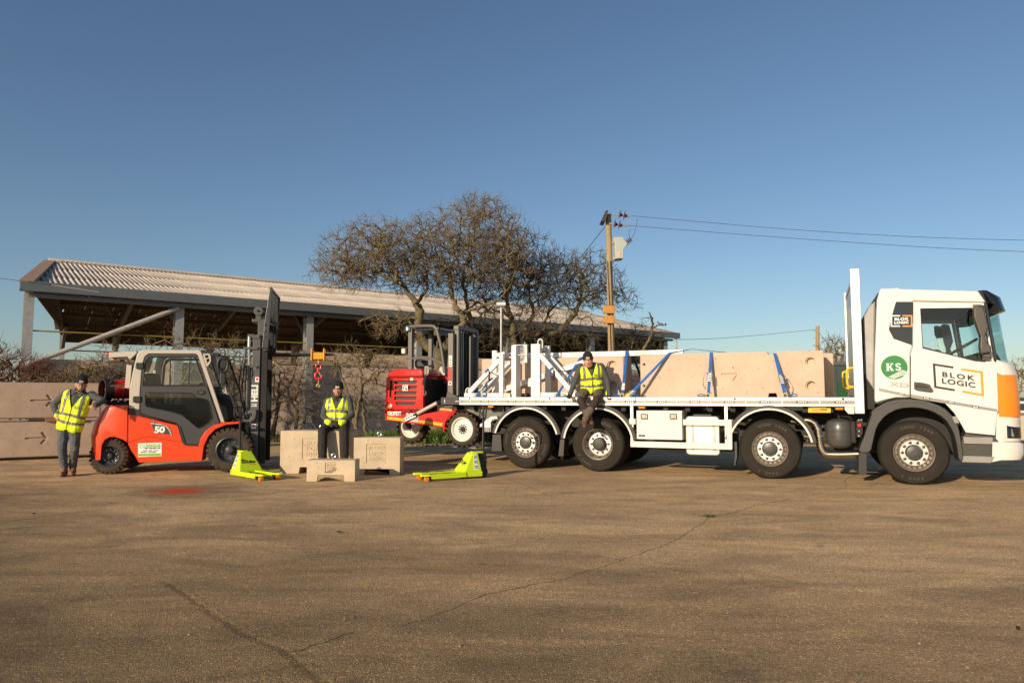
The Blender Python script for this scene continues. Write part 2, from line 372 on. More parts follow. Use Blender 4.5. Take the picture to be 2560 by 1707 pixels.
# cracks and joints in the tarmac
crackm=mat('crack_dirt',(.050,.040,.030),.95)
def toned_yard(name,k):
    m=yard_m.copy(); m.name=name; nt=m.node_tree; b=nt.nodes['Principled BSDF']; src=b.inputs['Base Color'].links[0].from_socket
    x=nt.nodes.new('ShaderNodeMixRGB'); x.blend_type='MULTIPLY'; x.inputs[0].default_value=1; x.inputs[2].default_value=(*k,1); nt.links.new(src,x.inputs[1]); nt.links.new(x.outputs[0],b.inputs['Base Color']); return m
seamm=toned_yard('dark_joint_step_shadow',(.72,.70,.68)); palem=toned_yard('pale_joint_edge',(1.10,1.09,1.07))  # darker seam tone paints in the shadow line of a step in the surface
def ribbon(name,pts,w,m,jit,z=.0015,sub=7,even=False):
    P=[]
    for i in range(len(pts)-1):
        for k in range(sub):
            t=k/sub; P.append((pts[i][0]+(pts[i+1][0]-pts[i][0])*t,pts[i][1]+(pts[i+1][1]-pts[i][1])*t))
    P.append(pts[-1]); L_=[];R_=[]
    for i,(x,y) in enumerate(P):
        a=P[max(0,i-1)]; b=P[min(len(P)-1,i+1)]; dx,dy=b[0]-a[0],b[1]-a[1]; l=math.hypot(dx,dy) or 1; nx,ny=-dy/l,dx/l
        j=random.gauss(0,jit); hw=w*(random.uniform(.8,1.0) if even else random.uniform(.25,1.0))/2
        if i in (0,len(P)-1): hw*=.2
        L_.append((x+nx*(j+hw),y+ny*(j+hw),z)); R_.append((x+nx*(j-hw),y+ny*(j-hw),z))
    n=len(P); me=bpy.data.meshes.new(name); me.from_pydata(L_+R_,[],[(i,i+1,n+i+1,n+i) for i in range(n-1)]); me.materials.append(m)
    return tag(obj(name,me),kind='structure')
ribbon('crack',[(6.183,12.932),(5.592,12.085),(5.199,11.206),(4.9,10.813),(4.367,10.33),(3.653,9.683),(3.168,9.295),(2.883,8.937),(2.619,8.607),(2.283,8.374)],.014,crackm,.010)
ribbon('crack',[(2.283,8.374),(2.105,7.946),(1.849,7.499),(1.609,7.046),(1.367,6.694),(1.064,6.332),(0.81,6.008),(0.568,5.751),(0.38,5.516),(0.096,5.329),(-0.215,5.072),(-0.544,4.538),(-0.686,4.412)],.010,crackm,.010)
ribbon('crack',[(2.283,8.374),(2.063,8.559),(1.85,8.769),(1.497,9.024),(1.055,9.203)],.008,crackm,.010)
ribbon('seam',[(-5.71,7.865),(-5.626,7.946),(-5.429,8.374),(-5.159,8.769),(-4.441,9.485),(-3.554,10.217),(-2.886,11.206),(-1.885,12.41)],.035,seamm,.004,even=True)
ribbon('seam',[(-2.629,5.452),(-2.303,5.099),(-2.011,4.742),(-1.552,4.236),(-1.293,4.022),(-1.009,3.655),(-0.888,3.521)],.04,seamm,.006,sub=14,even=True)
ribbon('seam',[(x+.05,y+.02) for x,y in [(-2.629,5.452),(-2.303,5.099),(-2.011,4.742),(-1.552,4.236),(-1.293,4.022),(-1.009,3.655),(-0.888,3.521)]],.04,palem,.004,sub=14,even=True)  # slightly paler tarmac strip along one side of the seam
ribbon('crack',[(-1.255,3.907),(-1.193,3.972),(-1.123,4.056),(-0.918,4.332)],.012,crackm,.01)
for pts in ([(-0.451,12.41),(-0.309,12.753),(0.206,11.343),(0.494,10.217)],):
    ribbon('crack',pts,.012,crackm,.01)
scuff=toned_yard('scuffed_tarmac',(1.25,1.22,1.18))
for r_,a0,a1 in ((1.15,150,260),(.85,160,250)):
    cx_,cy_=(-0.877,10.969)
    ribbon('tyre_scuff',[(cx_+r_*math.cos(R(a0+(a1-a0)*k/8)),cy_+r_*.8*math.sin(R(a0+(a1-a0)*k/8))) for k in range(9)],.035,scuff,.004)
wx,wy=(2.282,8.344)
blades('weed',90,lambda:(random.gauss(wx,.035),random.gauss(wy,.02),.0),.012,.035,.010,mat('weed_leaf',(.06,.085,.02),.8,var=.4,vscale=20))
# loose chippings, twigs and leaves lying about the yard
mb=MB()
for i in range(150):
    y=random.uniform(3.2,13); x=random.uniform(-.8,.8)*y; r=random.uniform(.003,.009)
    mb.ball((x,y,r*.4),r,5,(1,random.uniform(.6,1.4),.7))
tag(mb.build('loose_chippings',mat('chipping',(.30,.225,.15),.9,var=.5,vscale=3)),kind='stuff')
def leaf(x,y,s,m_):
    a=random.uniform(0,6.28); mb=MB(); P=[]
    for i in range(9):
        t=2*math.pi*i/9; rr=s*(.55+.45*random.random()); P.append((x+rr*math.cos(t)*math.cos(a)-rr*.5*math.sin(t)*math.sin(a),y+rr*math.cos(t)*math.sin(a)+rr*.5*math.sin(t)*math.cos(a)))
    o=mb.prism(P,.006,.018,plane='xy').build('dead_leaf',m_); return o
leafm=mat('dead_leaf_brown',(.035,.022,.012),.9,var=.4,vscale=30)
for (x,y),s,lab in zip([(-1.764,7.38),(-5.645,8.528),(3.011,4.352)],(.035,.025,.03),
        ('dark dead leaf lying alone in the middle of the yard','small dark scrap on the tarmac left of the red paint spill','dark twig scrap at the right edge of the foreground')):
    tag(leaf(x,y,s,leafm),lab,'leaf','dead leaves scattered on the yard')

# ================================================================ BARN
BA=0.636
barn=thing('open_barn','long open sided barn with corrugated cement roof and grey steel posts','barn',(-13.44,19.6,0.0),BA)
EH,RH,HW,BL=4.46,6.22,7.0,26.5
def sk(y): return y*1.8/14
roofm=mat('cement_roof_sheet',(.60,.52,.43),.95,var=.12,vscale=1.2,bump=.12,bscale=30,dirt=.2)
under=mat('brown_underside_shade',(.085,.062,.044),.9,var=.2,vscale=4)  # dark brown; on the sheet bottoms it paints in the shade under the roof
def sheet_mesh(w,l,amp=.033,pitch=.15):
    vs=[];fs=[];nx=int(w/pitch)*6
    for t in (0.0,-.008):
        for j in range(2):
            for i in range(nx+1):
                x=w*i/nx; vs.append((x,l*j,amp*math.cos(2*math.pi*x/pitch)+t))
    k=nx+1
    for s_ in (0,2):
        for i in range(nx): fs.append((s_*k+i,s_*k+i+1,s_*k+k+i+1,s_*k+k+i))
    for i in range(nx): fs.append((i,i+1,2*k+i+1,2*k+i))
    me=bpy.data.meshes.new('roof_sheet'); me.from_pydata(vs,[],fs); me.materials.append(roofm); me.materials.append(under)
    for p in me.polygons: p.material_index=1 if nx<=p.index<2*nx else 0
    me.shade_smooth(); return me
pitch_a=math.atan2(RH-EH,HW); slope=math.hypot(RH-EH,HW)+.25; rows=3; rl=slope/rows+.15
sm=sheet_mesh(1.05,rl)
for side in (0,1):
    for r_ in range(rows):
        d=-.25+r_*slope/rows
        for k in range(25):
            y=d*math.cos(pitch_a); z=EH+.06+d*math.sin(pitch_a)+(.012*r_)
            x=k*1.056+ (sk(y+1) if side==0 else sk(14-y-1))
            if side==0: obj('roof_sheet',sm,barn,loc=(x,y,z+random.uniform(-.004,.004)),rot=(pitch_a,0,0))
            else: obj('roof_sheet',sm,barn,loc=(x+1.05,14-y,z),rot=(pitch_a,0,math.pi))
MB().tube([(sk(7)-.1,7,RH+.09),(BL+.9,7,RH+.09)],.14,8).build('ridge_cap',roofm,barn,smooth=True)
barge=mat('bargeboard',(.30,.20,.13),.85,var=.25,vscale=5)
for a,b in (((-.06,-.3,EH+.06),(sk(7)-.06,7,RH+.10)),((sk(7)-.06,7,RH+.10),(sk(14)-.06,14.2,EH))):
    MB().bar(a,b,.34,.10,(0,0,1)).build('bargeboard',barge,barn)
blug=mat('blue_grey_steel',(.155,.175,.185),.5,.2,var=.1,vscale=3)
MB().box(-.22,BL+.35,-.36,-.20,EH-.19,EH+.09).build('fascia',blug,barn,bevel=.015)
MB().box(0,BL,-.19,-.06,EH-.32,EH-.22).build('eaves_beam',blug,barn)
MB().box(sk(14),BL,13.95,14.05,EH-.62,EH+.0).build('back_fascia',under,barn)
postx=[-0.092,3.913,8.068,12.331,16.599,21.274,26.199]
OLDST=mat('old_dark_steel',(.075,.070,.065),.7,var=.2)
def i_post(x,y0,y1,z,w=.20):
    return MB().box(x-w/2,x+w/2,y0,y0+.022,0,z).box(x-w/2,x+w/2,y1-.022,y1,0,z).box(x-.011,x+.011,y0+.022,y1-.022,0,z)
postx[0]=.03
for i,x in enumerate(postx):
    i_post(x,0.0,.34,EH-.2,.24).build('post',galv,barn)
    xb=x+sk(14) if i==0 else x
    i_post(xb,13.6,13.9,EH-.2).build('post',galv,barn)
    MB().bar((x,.15,EH-.2),(x+(sk(7) if i==0 else 0),7,RH-.2),.16,.34).build('rafter',OLDST,barn)
    MB().bar((xb,13.8,EH-.2),(x+(sk(7) if i==0 else 0),7,RH-.2),.16,.34).build('rafter',OLDST,barn)
    MB().bar((x,.3,EH-1.0),(x,1.6,EH-.06),.12,.2).build('haunch',OLDST,barn)
    MB().bar((xb,13.6,EH-1.1),(xb,12.2,EH-.0),.12,.2).build('haunch',OLDST,barn)
for side in (0,1):
    for k in range(5):
        y=.9+k*1.35; z=EH-.02+y*math.tan(pitch_a)-.10; yy=y if side==0 else 14-y
        MB().box(sk(yy)+.05,BL-.1,yy-.04,yy+.04,z-.09,z+.07).build('purlin',under,barn)
MB().add([(.02,-.2,EH-.1),(sk(14),14,EH-.1),(sk(7),7,RH+.02),(.05,-.2,EH-.1),(sk(14)+.03,14,EH-.1),(sk(7)+.03,7,RH+.02)],[(0,1,2),(5,4,3),(0,3,4,1),(1,4,5,2),(2,5,3,0)]).build('gable_cladding',under,barn)
p0,p1=[(-0.149,2.16),(3.852,4.114)]
MB().cyl((p0[0],-.08,p0[1]),(p1[0],-.05,p1[1]),.075,14).build('brace',mat('pale_galvanised',(.50,.48,.44),.5,.3,var=.1),barn,smooth=True)
MB().cyl((postx[0]+.1,.05,3.22),(postx[-1],.05,3.22),.022,8).build('pipe',mat('yellow_pipe',(.27,.22,.04),.6,var=.3),barn,smooth=True)
MB().cyl((sk(14),13.5,3.45),(12,13.5,3.40),.03,8).build('pipe',mat('yellow_pipe'),barn,smooth=True)
for y0,y1,x0,x1 in ((1,6.5,.3,3.9),(6.5,1,.3,3.9),(8,13,1.2,3.9)):
    MB().cyl((x0+sk(y0),y0,EH-.1+(min(y0,14-y0))*.25),(x1,y1,EH-.1+(min(y1,14-y1))*.25),.035,6).build('roof_brace',OLDST,barn)
MB().bar((BL+.2,-.3,EH+.04),(BL+.2,7,RH+.08),.3,.08).build('bargeboard',barge,barn)
MB().tube(smooth_pts([(BL+.12,-.28,EH-.18),(BL+.12,-.28,3.3),(BL+.0,-.2,3.0),(BL-.2,0,2.8)],4),.05,8).build('drainpipe',galv,barn,smooth=True)
MB().add([(BL-.1,1.2,3.1),(BL-.1,13.9,3.1),(BL-.1,13.9,EH),(BL-.1,7,RH),(BL-.1,.4,EH-.2),(BL-.1,.4,4.0),(BL-.06,1.2,3.1),(BL-.06,13.9,3.1),(BL-.06,13.9,EH),(BL-.06,7,RH),(BL-.06,.4,EH-.2),(BL-.06,.4,4.0)],[(0,1,2,3,4,5),(11,10,9,8,7,6)]+[(k,(k+1)%6,6+(k+1)%6,6+k) for k in range(6)]).build('gable_cladding',under,barn)
# low precast wall standing between the front posts
wall=thing('concrete_panel_wall','precast concrete panel wall with level joints along the open barn front','wall',(-13.44,19.6,0.0),BA)
pm=[mat('wall_panel_tone_'+w_,tuple(c*k for c in (.56,.44,.37)),.93,var=.14,vscale=1.6,bump=.1,bscale=25,dirt=.15) for w_,k in (('mid',1.0),('pale',1.12),('deep',.88))]
for i in range(6):
    x0,x1=postx[i],postx[i+1]
    for j in range(4):
        z0=j*.615; MB().box(x0+.02,x1-.02,.36+random.uniform(-.01,.01),.50,z0+.006,z0+.609).build('panel',random.choice(pm),wall,bevel=.012)

# second, lower shed behind
shed=thing('low_shed','low shed with weathered tan corrugated roof seen behind the barn','shed',(-13.9,42.2,0.0),BA)
rm2=mat('tan_roof_sheet',(.30,.225,.15),.95,var=.18,vscale=1.0,dirt=.3)
me2=sheet_mesh(1.05,4.5,.035).copy(); me2.materials[0]=rm2
for k in range(30):
    obj('roof_sheet',me2,shed,loc=(k*1.056,-.2,3.30),rot=(R(14),0,0))
    obj('roof_sheet',me2,shed,loc=(k*1.056+1.05,8.4,3.30),rot=(R(14),0,math.pi))
MB().prism([(0,0),(8.2,0),(8.2,3.25),(4.1,4.3),(0,3.25)],.1,.25,plane='yz').build('gable_wall',mat('ochre_block',(.30,.25,.16),.9,var=.15),shed)
MB().box(.25,31,0,.15,0,3.22).build('front_wall',mat('dark_weatherboard',(.03,.024,.018),.9,var=.3),shed)

# ================================================================ BARE TREES
bark=mat('tree_bark',(.20,.15,.082),.95,var=.35,vscale=7,c2=(.105,.095,.04),bump=.7,bscale=35)
twigm=mat('twig_bark',(.20,.15,.08),.9,var=.35,vscale=2.5)
twigd=mat('dark_twig_bark',(.120,.095,.055),.9,var=.35,vscale=2.5)
redtw=mat('red_twig_bark',(.13,.050,.032),.9,var=.4,vscale=2.5)
def frustums(A,B,ra,rb,n=3):
    D=B-A; l=np.linalg.norm(D,axis=1,keepdims=True); l[l==0]=1e-6; D=D/l
    U=np.where(np.abs(D[:,2:3])<.9,np.array([[0,0,1.]]),np.array([[1.,0,0]]))
    E=np.cross(D,U); E/=np.linalg.norm(E,axis=1,keepdims=True); Fv=np.cross(D,E)
    B=B+D*l*.04; rings=[]
    for P_,r_ in ((A,ra),(B,rb)):
        for k in range(n):
            a=2*math.pi*k/n; rings.append(P_+(E*math.cos(a)+Fv*math.sin(a))*r_[:,None])
    v=np.stack(rings,axis=1).reshape(-1,3); N=len(A); base=(np.arange(N)*2*n)[:,None]
    f=np.stack([np.concatenate([base+k,base+(k+1)%n,base+n+(k+1)%n,base+n+k],axis=1) for k in range(n)],axis=1).reshape(-1,4)
    return v,f
def np_mesh(name,v,f,m):
    me=bpy.data.meshes.new(name); me.vertices.add(len(v)); me.vertices.foreach_set('co',v.astype(np.float32).ravel())
    nf=len(f); me.loops.add(nf*4); me.loops.foreach_set('vertex_index',f.astype(np.int32).ravel())
    me.polygons.add(nf); me.polygons.foreach_set('loop_start',(np.arange(nf)*4).astype(np.int32)); me.update(calc_edges=True); me.validate(); me.materials.append(m); me.shade_smooth(); return me
def grow(name,label,cat,base,skel,blobs,seed=1,step=.16,tw=2.2,twl=(.10,.34),r0=.0075,group=None,tm=None,jit=.35,skel_r=1.0,lift=.25,trunk_name='trunk',crown_name='crown'):
    """limbs given as polylines; every blob (centre, radii, count) is filled with branches that join the nearest limb"""
    rng=np.random.default_rng(seed); base=np.array(base,float); t=thing(name,label,cat,tuple(base),0,group)
    pos=[];par=[];tb=MB()
    for pts,ra,rb in skel:
        q=smooth_pts([tuple(np.array(p,float)-base) for p in pts],6)
        q=[p+V((random.gauss(0,1),random.gauss(0,1),random.gauss(0,1)))*(.02 if 0<i<len(q)-1 else 0) for i,p in enumerate(q)]
        n=len(q); rr=[(ra+(rb-ra)*(i/(n-1))**.8)*skel_r*random.uniform(.93,1.07) for i in range(n)]
        tb.tube(q,rr,8)
        for i,p in enumerate(q):
            par.append(len(pos)-1 if i else -1); pos.append(np.array(p))
    nsk=len(pos)
    tb.build(trunk_name,bark,t,smooth=True,ang=60)
    T_=[]
    for c,rad,n in blobs:
        d=rng.normal(size=(n,3)); d/=np.linalg.norm(d,axis=1,keepdims=True); u=rng.random((n,1))**(1/2.3)
        T_.append(np.array(c,float)-base+d*u*np.array(rad,float))
    T_=np.concatenate(T_); cap=nsk+len(T_)*40; P_=np.zeros((cap,3)); P_[:nsk]=np.array(pos); par=list(par); n=nsk
    d0=np.min(np.linalg.norm(T_[:,None,:]-P_[None,:nsk,:],axis=2),axis=1); ends=[]
    for ti in np.argsort(d0):
        q=T_[ti]; dd=np.linalg.norm(P_[:n]-q,axis=1); dd[:nsk]+=.05
        j=int(np.argmin(dd)); L_=np.linalg.norm(q-P_[j])
        if L_<.05: continue
        k=max(1,int(L_/step)); a=P_[j].copy(); prev=j; bend=rng.normal(size=3)*L_*.16; bend[2]+=L_*.05
        for s in range(1,k+1):
            if n>=cap: break
            f=s/k; p=a+(q-a)*f+bend*math.sin(math.pi*f)+rng.normal(size=3)*step*jit*(.6 if s<k else .2)
            P_[n]=p; par.append(prev); prev=n; n+=1
        ends.append(prev)
    P_=P_[:n]; par=np.array(par); w=np.zeros(n); w[ends]=1; 
    for i in range(n-1,nsk-1,-1): 
        w[i]=max(w[i],.6); w[par[i]]+=w[i]
    rad=r0*np.power(np.maximum(w,1),.42); rad=np.minimum(rad,.085)
    idx=np.arange(nsk,n); A=P_[par[idx]]; B=P_[idx]; ra=np.minimum(rad[par[idx]],rad[idx]*1.35); rb=rad[idx]
    # short crooked spurs
    cand=rng.choice(idx,int(len(idx)*tw)); cen=T_.mean(axis=0); sA=[];sB=[];sra=[];srb=[]
    p=P_[cand]; d=P_[cand]-P_[par[cand]]; d/=np.linalg.norm(d,axis=1,keepdims=True)+1e-6
    out=p-cen; out/=np.linalg.norm(out,axis=1,keepdims=True)+1e-6
    for seg in range(3):
        d=d*.75+rng.normal(size=p.shape)*.62+out*.22+np.array([[0,0,lift*.5]]); d/=np.linalg.norm(d,axis=1,keepdims=True)
        l=rng.uniform(twl[0],twl[1],size=(len(p),1))*(.62**seg if seg else 1); q=p+d*l
        sA.append(p);sB.append(q);sra.append(np.full(len(p),r0*(.9-.2*seg)));srb.append(np.full(len(p),r0*(.7-.2*seg))); keep=rng.random(len(p))<.72
        p=q[keep]; d=d[keep]; out=out[keep]
    thick=rb>.02
    v1,f1=frustums(A[thick],B[thick],ra[thick],rb[thick],6)
    v2,f2=frustums(np.concatenate([A[~thick]]+sA),np.concatenate([B[~thick]]+sB),np.concatenate([ra[~thick]]+sra),np.concatenate([rb[~thick]]+srb),3)
    me=np_mesh(crown_name,np.concatenate([v1,v2]),np.concatenate([f1,f2+len(v1)]),tm or twigm); obj(crown_name,me,t)
    return t
Y=22.6
tree_base=(-2.397,22.6,0.122)
grow('bare_tree','large bare gnarled tree with several leaning trunks behind the red lift truck','tree',tree_base,[
    ([(-2.397,22.6,0.122),(-2.34,22.6,0.775),(-2.434,22.6,1.468),(-2.282,22.5,2.539),(-2.545,22.5,2.871),(-2.881,22.5,3.205),(-3.002,22.5,3.443),(-2.935,22.5,3.921),(-3.059,22.5,4.353)],.34,.15),
    ([(-3.018,22.2,4.313),(-3.281,22.2,4.645),(-3.52,22.2,4.978),(-3.76,22.2,5.312),(-3.955,22.2,5.742),(-4.293,22.2,6.173)],.13,.03),
    ([(-3.378,21.6,4.811),(-3.748,21.6,4.974),(-3.979,21.6,5.113),(-4.533,21.6,5.298),(-4.994,21.6,5.391)],.09,.02),
    ([(-3.065,22.9,4.455),(-2.802,22.9,4.797),(-2.757,22.9,5.239),(-2.909,22.9,5.83),(-3.109,22.9,6.324)],.08,.02),
    ([(-2.412,22.7,0.646),(-2.291,22.7,1.405),(-2.212,23.0,2.71),(-2.022,23.0,3.196),(-1.588,23.0,3.782),(-1.638,23.0,4.051),(-1.835,23.0,4.321),(-1.984,23.0,4.812),(-2.036,23.0,5.305),(-1.893,23.0,5.899),(-1.996,23.0,6.595)],.22,.04),
    ([(-1.63,23.6,3.895),(-1.431,23.6,4.045),(-1.483,23.6,4.397),(-1.585,23.6,4.902),(-1.638,23.6,5.509),(-1.391,23.6,6.17),(-1.243,23.6,6.987),(-1.043,23.6,7.654)],.12,.03),
    ([(-1.653,23.2,4.099),(-1.26,23.2,4.247),(-0.966,23.2,4.346),(-0.426,23.2,4.594),(-0.032,23.2,5.09),(0.116,23.2,5.788)],.08,.02),
    ([(-2.071,23.4,5.323),(-2.374,23.4,5.826),(-2.577,23.4,6.331),(-2.681,23.4,6.838)],.06,.02),
    ([(-1.601,23.8,5.391),(-1.096,23.8,5.595),(-0.54,23.8,6.159),(-0.185,23.8,6.776),(0.069,23.8,7.293)],.07,.02),
    ([(-2.936,21.8,3.796),(-3.305,21.8,3.796),(-3.673,21.8,3.703),(-4.089,21.8,3.796)],.05,.012),
    ],[
    ((-4.715,22.0,5.655),(1.55,1.4,1.0),480),((-4.055,22.2,6.125),(1.5,1.4,.95),400),((-3.092,22.8,6.007),(1.6,1.5,1.25),480),
    ((-2.01,23.2,6.189),(1.7,1.6,1.5),640),((-1.141,23.6,6.629),(1.6,1.6,1.55),640),((-0.436,23.6,6.527),(1.3,1.3,1.2),360),
    ((-0.234,23.6,5.814),(1.35,1.3,.9),320),((-5.174,21.6,5.159),(1.1,1.1,.6),190),((-2.152,23.2,5.29),(2.0,1.2,.7),240),
    ((-3.764,21.8,3.657),(.9,.6,.45),110),((-1.094,23.6,7.654),(.8,.8,.45),90),((-3.318,22.4,5.347),(1.6,1.3,.7),240),((-1.185,23.6,5.154),(1.5,1.2,.6),220)],seed=3,tw=3.1,twl=(.07,.25),r0=.0066,skel_r=.78)
grow('bare_tree','bare multi stemmed tree between the lamp post and the utility pole','tree',(0.137,24.5,0.111),[
    ([(0.137,24.5,0.111),(0.11,24.5,2.645),(0.044,24.5,3.367),(0.018,24.5,3.939),(-0.138,24.5,4.408),(-0.19,24.5,4.984),(0.018,24.5,5.719),(0.175,24.5,6.352)],.22,.04),
    ([(0.219,24.5,0.111),(0.276,24.5,2.231),(0.332,24.8,3.391),(0.595,24.8,3.97),(0.753,24.8,4.287),(0.597,24.8,5.028),(0.651,24.8,5.559)],.15,.03),
    ([(0.698,25,0.085),(0.914,25,2.389),(1.109,25.2,3.424),(1.616,25.2,3.691),(2.098,25.2,4.119),(2.368,25.2,4.602),(2.478,25.2,5.087),(2.429,25.2,5.627)],.20,.05),
    ([(0.863,25,3.513),(1.128,25,3.831),(1.182,25,4.15),(1.5,25,4.31)],.09,.03),
    ([(2.333,25.4,4.628),(2.767,25.4,5.007),(3.361,25.4,5.17),(4.007,25.4,5.116)],.07,.015),
    ([(-0.033,24.3,4.124),(-0.6,24.3,4.383),(-1.217,24.3,4.435)],.08,.02),
    ],[
    ((0.437,24.6,5.949),(1.3,1.3,1.3),420),((1.077,24.9,5.576),(1.2,1.2,.9),220),((2.331,25.3,5.589),(1.75,1.4,1.1),640),
    ((0.07,24.5,4.984),(1.7,1.3,.9),340),((3.735,25.4,4.899),(1.0,.8,.6),110),((1.661,25,4.736),(1.5,1.2,.7),200),
    ((-0.698,24.2,3.753),(2.2,1.0,.9),260),((1.391,25,3.566),(2.4,1.0,.6),200)],seed=5,tw=3.6,twl=(.07,.25),r0=.0065,tm=twigd,skel_r=.8)
grow('dead_sapling','thin dead sapling with forked bare limbs near the right end of the barn','tree',(4.902,27,0.057),[
    ([(4.902,27,0.057),(4.971,27,2.774),(4.984,27,3.116),(5.223,27,3.544),(5.346,27,3.974),(5.351,27,4.248),(5.239,27,4.6)],.09,.025),
    ([(5.346,27,3.974),(5.504,27,4.091),(5.738,27,4.111),(5.913,27,4.13)],.04,.015),([(5.35,27,4.228),(5.274,27,4.346),(5.119,27,4.385)],.03,.012),([(5.718,27,4.111),(5.622,27,4.189),(5.525,27,4.228)],.02,.01)],
    [((5.274,27,4.326),(.25,.2,.25),4)],tw=.6,tm=twigd)
# hedge plants along the wall
def shrub(label,base,stems,blobs,seed,tm=None,tw=1.6,group='bare hedge plants along the barn wall',r0=.006):
    grow('bare_shrub',label,'shrub',base,stems,blobs,seed=seed,tw=tw*1.2,tm=tm,group=group,r0=r0,step=.15,twl=(.08,.26),trunk_name='stem',crown_name='branches')
shrub('bare shrub with twisting stems directly right of the forklift mast',(-7.631,22.8,0.141),[
    ([(-7.631,22.8,0.141),(-7.543,22.8,0.666),(-7.474,22.8,1.132),(-7.463,22.8,1.538),(-7.412,22.8,1.925),(-7.44,22.8,2.211)],.085,.02),([(-7.759,22.7,0.147),(-7.711,22.7,0.629),(-7.577,22.7,0.931),(-7.419,22.7,1.073),(-7.141,22.7,1.315)],.05,.015),
    ([(-7.506,22.9,1.111),(-7.66,22.9,1.539),(-7.629,22.9,1.928),(-7.721,22.9,2.297)],.035,.012),([(-7.347,22.6,1.921),(-7.167,22.6,2.002),(-6.962,22.6,1.921),(-6.817,22.6,1.739)],.03,.012)],
    [((-7.578,22.8,2.007),(1.1,.5,1.0),170),((-7.456,22.8,1.234),(1.2,.5,.9),110)],11)
shrub('bare shrub with two crossing stems left of the grey barn post by the hook',(-6.955,22.9,0.318),[
    ([(-6.951,22.9,0.136),(-6.899,22.9,0.521),(-6.885,22.9,0.826),(-7.079,22.9,1.233),(-7.209,22.9,1.519),(-7.055,22.9,1.928)],.07,.02),([(-6.776,23.0,0.13),(-6.647,23.0,0.762),(-6.448,23.0,1.028),(-6.389,23.0,1.171)],.05,.012),
    ([(-6.957,22.9,1.274),(-6.864,22.9,1.641),(-6.772,22.9,2.092),(-6.675,22.9,2.379),(-6.599,22.9,2.626)],.045,.012)],
    [((-6.934,22.9,2.01),(1.0,.5,.9),140),((-6.831,22.9,1.131),(1.1,.45,.9),110)],12)
shrub('bare shrub with paired mossy stems between the seated man and the red lift truck',(-5.082,23.4,0.088),[
    ([(-5.101,23.4,-0.015),(-5.108,23.4,0.399),(-5.054,23.4,0.917),(-4.979,23.4,1.438),(-4.944,23.4,1.856),(-4.994,23.4,2.338),(-5.127,23.4,2.737)],.085,.02),([(-4.767,23.5,-0.021),(-4.817,23.5,0.498),(-4.932,23.5,1.124),(-4.94,23.5,1.606),(-4.819,23.5,1.942)],.07,.02),
    ([(-5.287,23.3,1.23),(-5.465,23.3,1.812),(-5.618,23.3,2.23),(-5.56,23.3,2.48)],.05,.015),([(-5.095,23.4,0.855),(-5.186,23.4,1.313),(-5.152,23.4,1.772),(-5.054,23.4,2.17)],.04,.015),([(-5.108,23.4,0.399),(-5.284,23.4,0.917),(-5.31,23.4,1.23)],.05,.04)],
    [((-5.019,23.4,2.59),(1.3,.5,.55),150),((-4.716,23.5,2.068),(1.2,.5,.8),120),((-5.558,23.3,2.376),(.8,.5,.6),70),((-4.598,23.5,1.229),(.8,.4,.8),60),((-4.192,23.5,2.237),(.8,.5,.6),60)],13)
shrub('tangled bare shrub seen between the forklift cab and its mast',(-8.493,21.5,0.363),[
    ([(-8.485,21.5,0.105),(-8.438,21.5,1.142),(-8.384,21.5,1.925),(-8.561,21.5,2.581)],.06,.015),([(-8.652,21.4,0.11),(-8.771,21.4,1.402),(-8.67,21.4,2.314)],.05,.015)],
    [((-8.495,21.5,2.134),(1.0,.5,1.0),260),((-8.368,21.5,1.402),(.8,.5,.8),130),((-8.88,21.5,2.712),(.7,.5,.6),50)],14,tw=2.2)
shrub('sparse bare shrub rising behind the forklift cab roof',(-10.137,21,0.64),[
    ([(-10.127,21,0.387),(-10.124,21,1.657),(-10.081,21,2.553),(-9.967,21,2.939)],.05,.01),([(-10.195,21.1,0.891),(-9.625,21.1,2.172),(-9.237,21.1,2.868)],.04,.01)],
    [((-9.964,21,2.861),(1.1,.5,.45),60),((-9.387,21.2,2.175),(1.0,.5,.9),110)],15,tw=1.4)
shrub('bare shrub behind the gas bottle at the back of the forklift',(-10.384,18.6,1.321),[
    ([(-10.354,18.6,1.003),(-10.381,18.6,1.639),(-10.495,18.6,2.038),(-10.628,18.6,2.519)],.045,.01),([(-10.352,18.7,1.16),(-10.316,18.7,1.801),(-10.24,18.7,2.283),(-10.482,18.7,2.671)],.04,.01)],
    [((-10.466,18.6,2.118),(.75,.5,.75),150),((-10.808,18.6,1.878),(.9,.5,.35),110)],16,tw=1.6)
shrub('reddish bare bush behind the stacked blocks at the far left',(-12.601,18.3,0.799),[
    ([(-12.601,18.3,0.799),(-12.687,18.3,1.632),(-12.929,18.3,2.22)],.04,.01),([(-12.434,18.3,0.799),(-12.394,18.3,1.632),(-12.166,18.3,2.094)],.04,.01),([(-12.851,18.3,0.799),(-13.065,18.3,1.632),(-13.34,18.3,2.052)],.04,.01)],
    [((-13.081,18.3,1.926),(.9,.5,.7),180),((-12.447,18.3,1.842),(1.0,.5,.55),260),((-13.062,18.3,2.346),(.6,.4,.6),40)],17,tm=redtw,tw=2.2,r0=.0065)
shrub('low brown bush above the blocks behind the standing man',(-11.493,18.4,0.795),[
    ([(-11.493,18.4,0.795),(-11.576,18.4,1.634),(-11.551,18.4,1.971)],.04,.01),([(-11.073,18.4,0.795),(-11.028,18.4,1.634),(-10.964,18.4,2.055)],.04,.01)],
    [((-11.587,18.4,1.844),(.9,.5,.30),170),((-10.958,18.4,1.929),(.8,.5,.45),150)],18,tw=2.0)
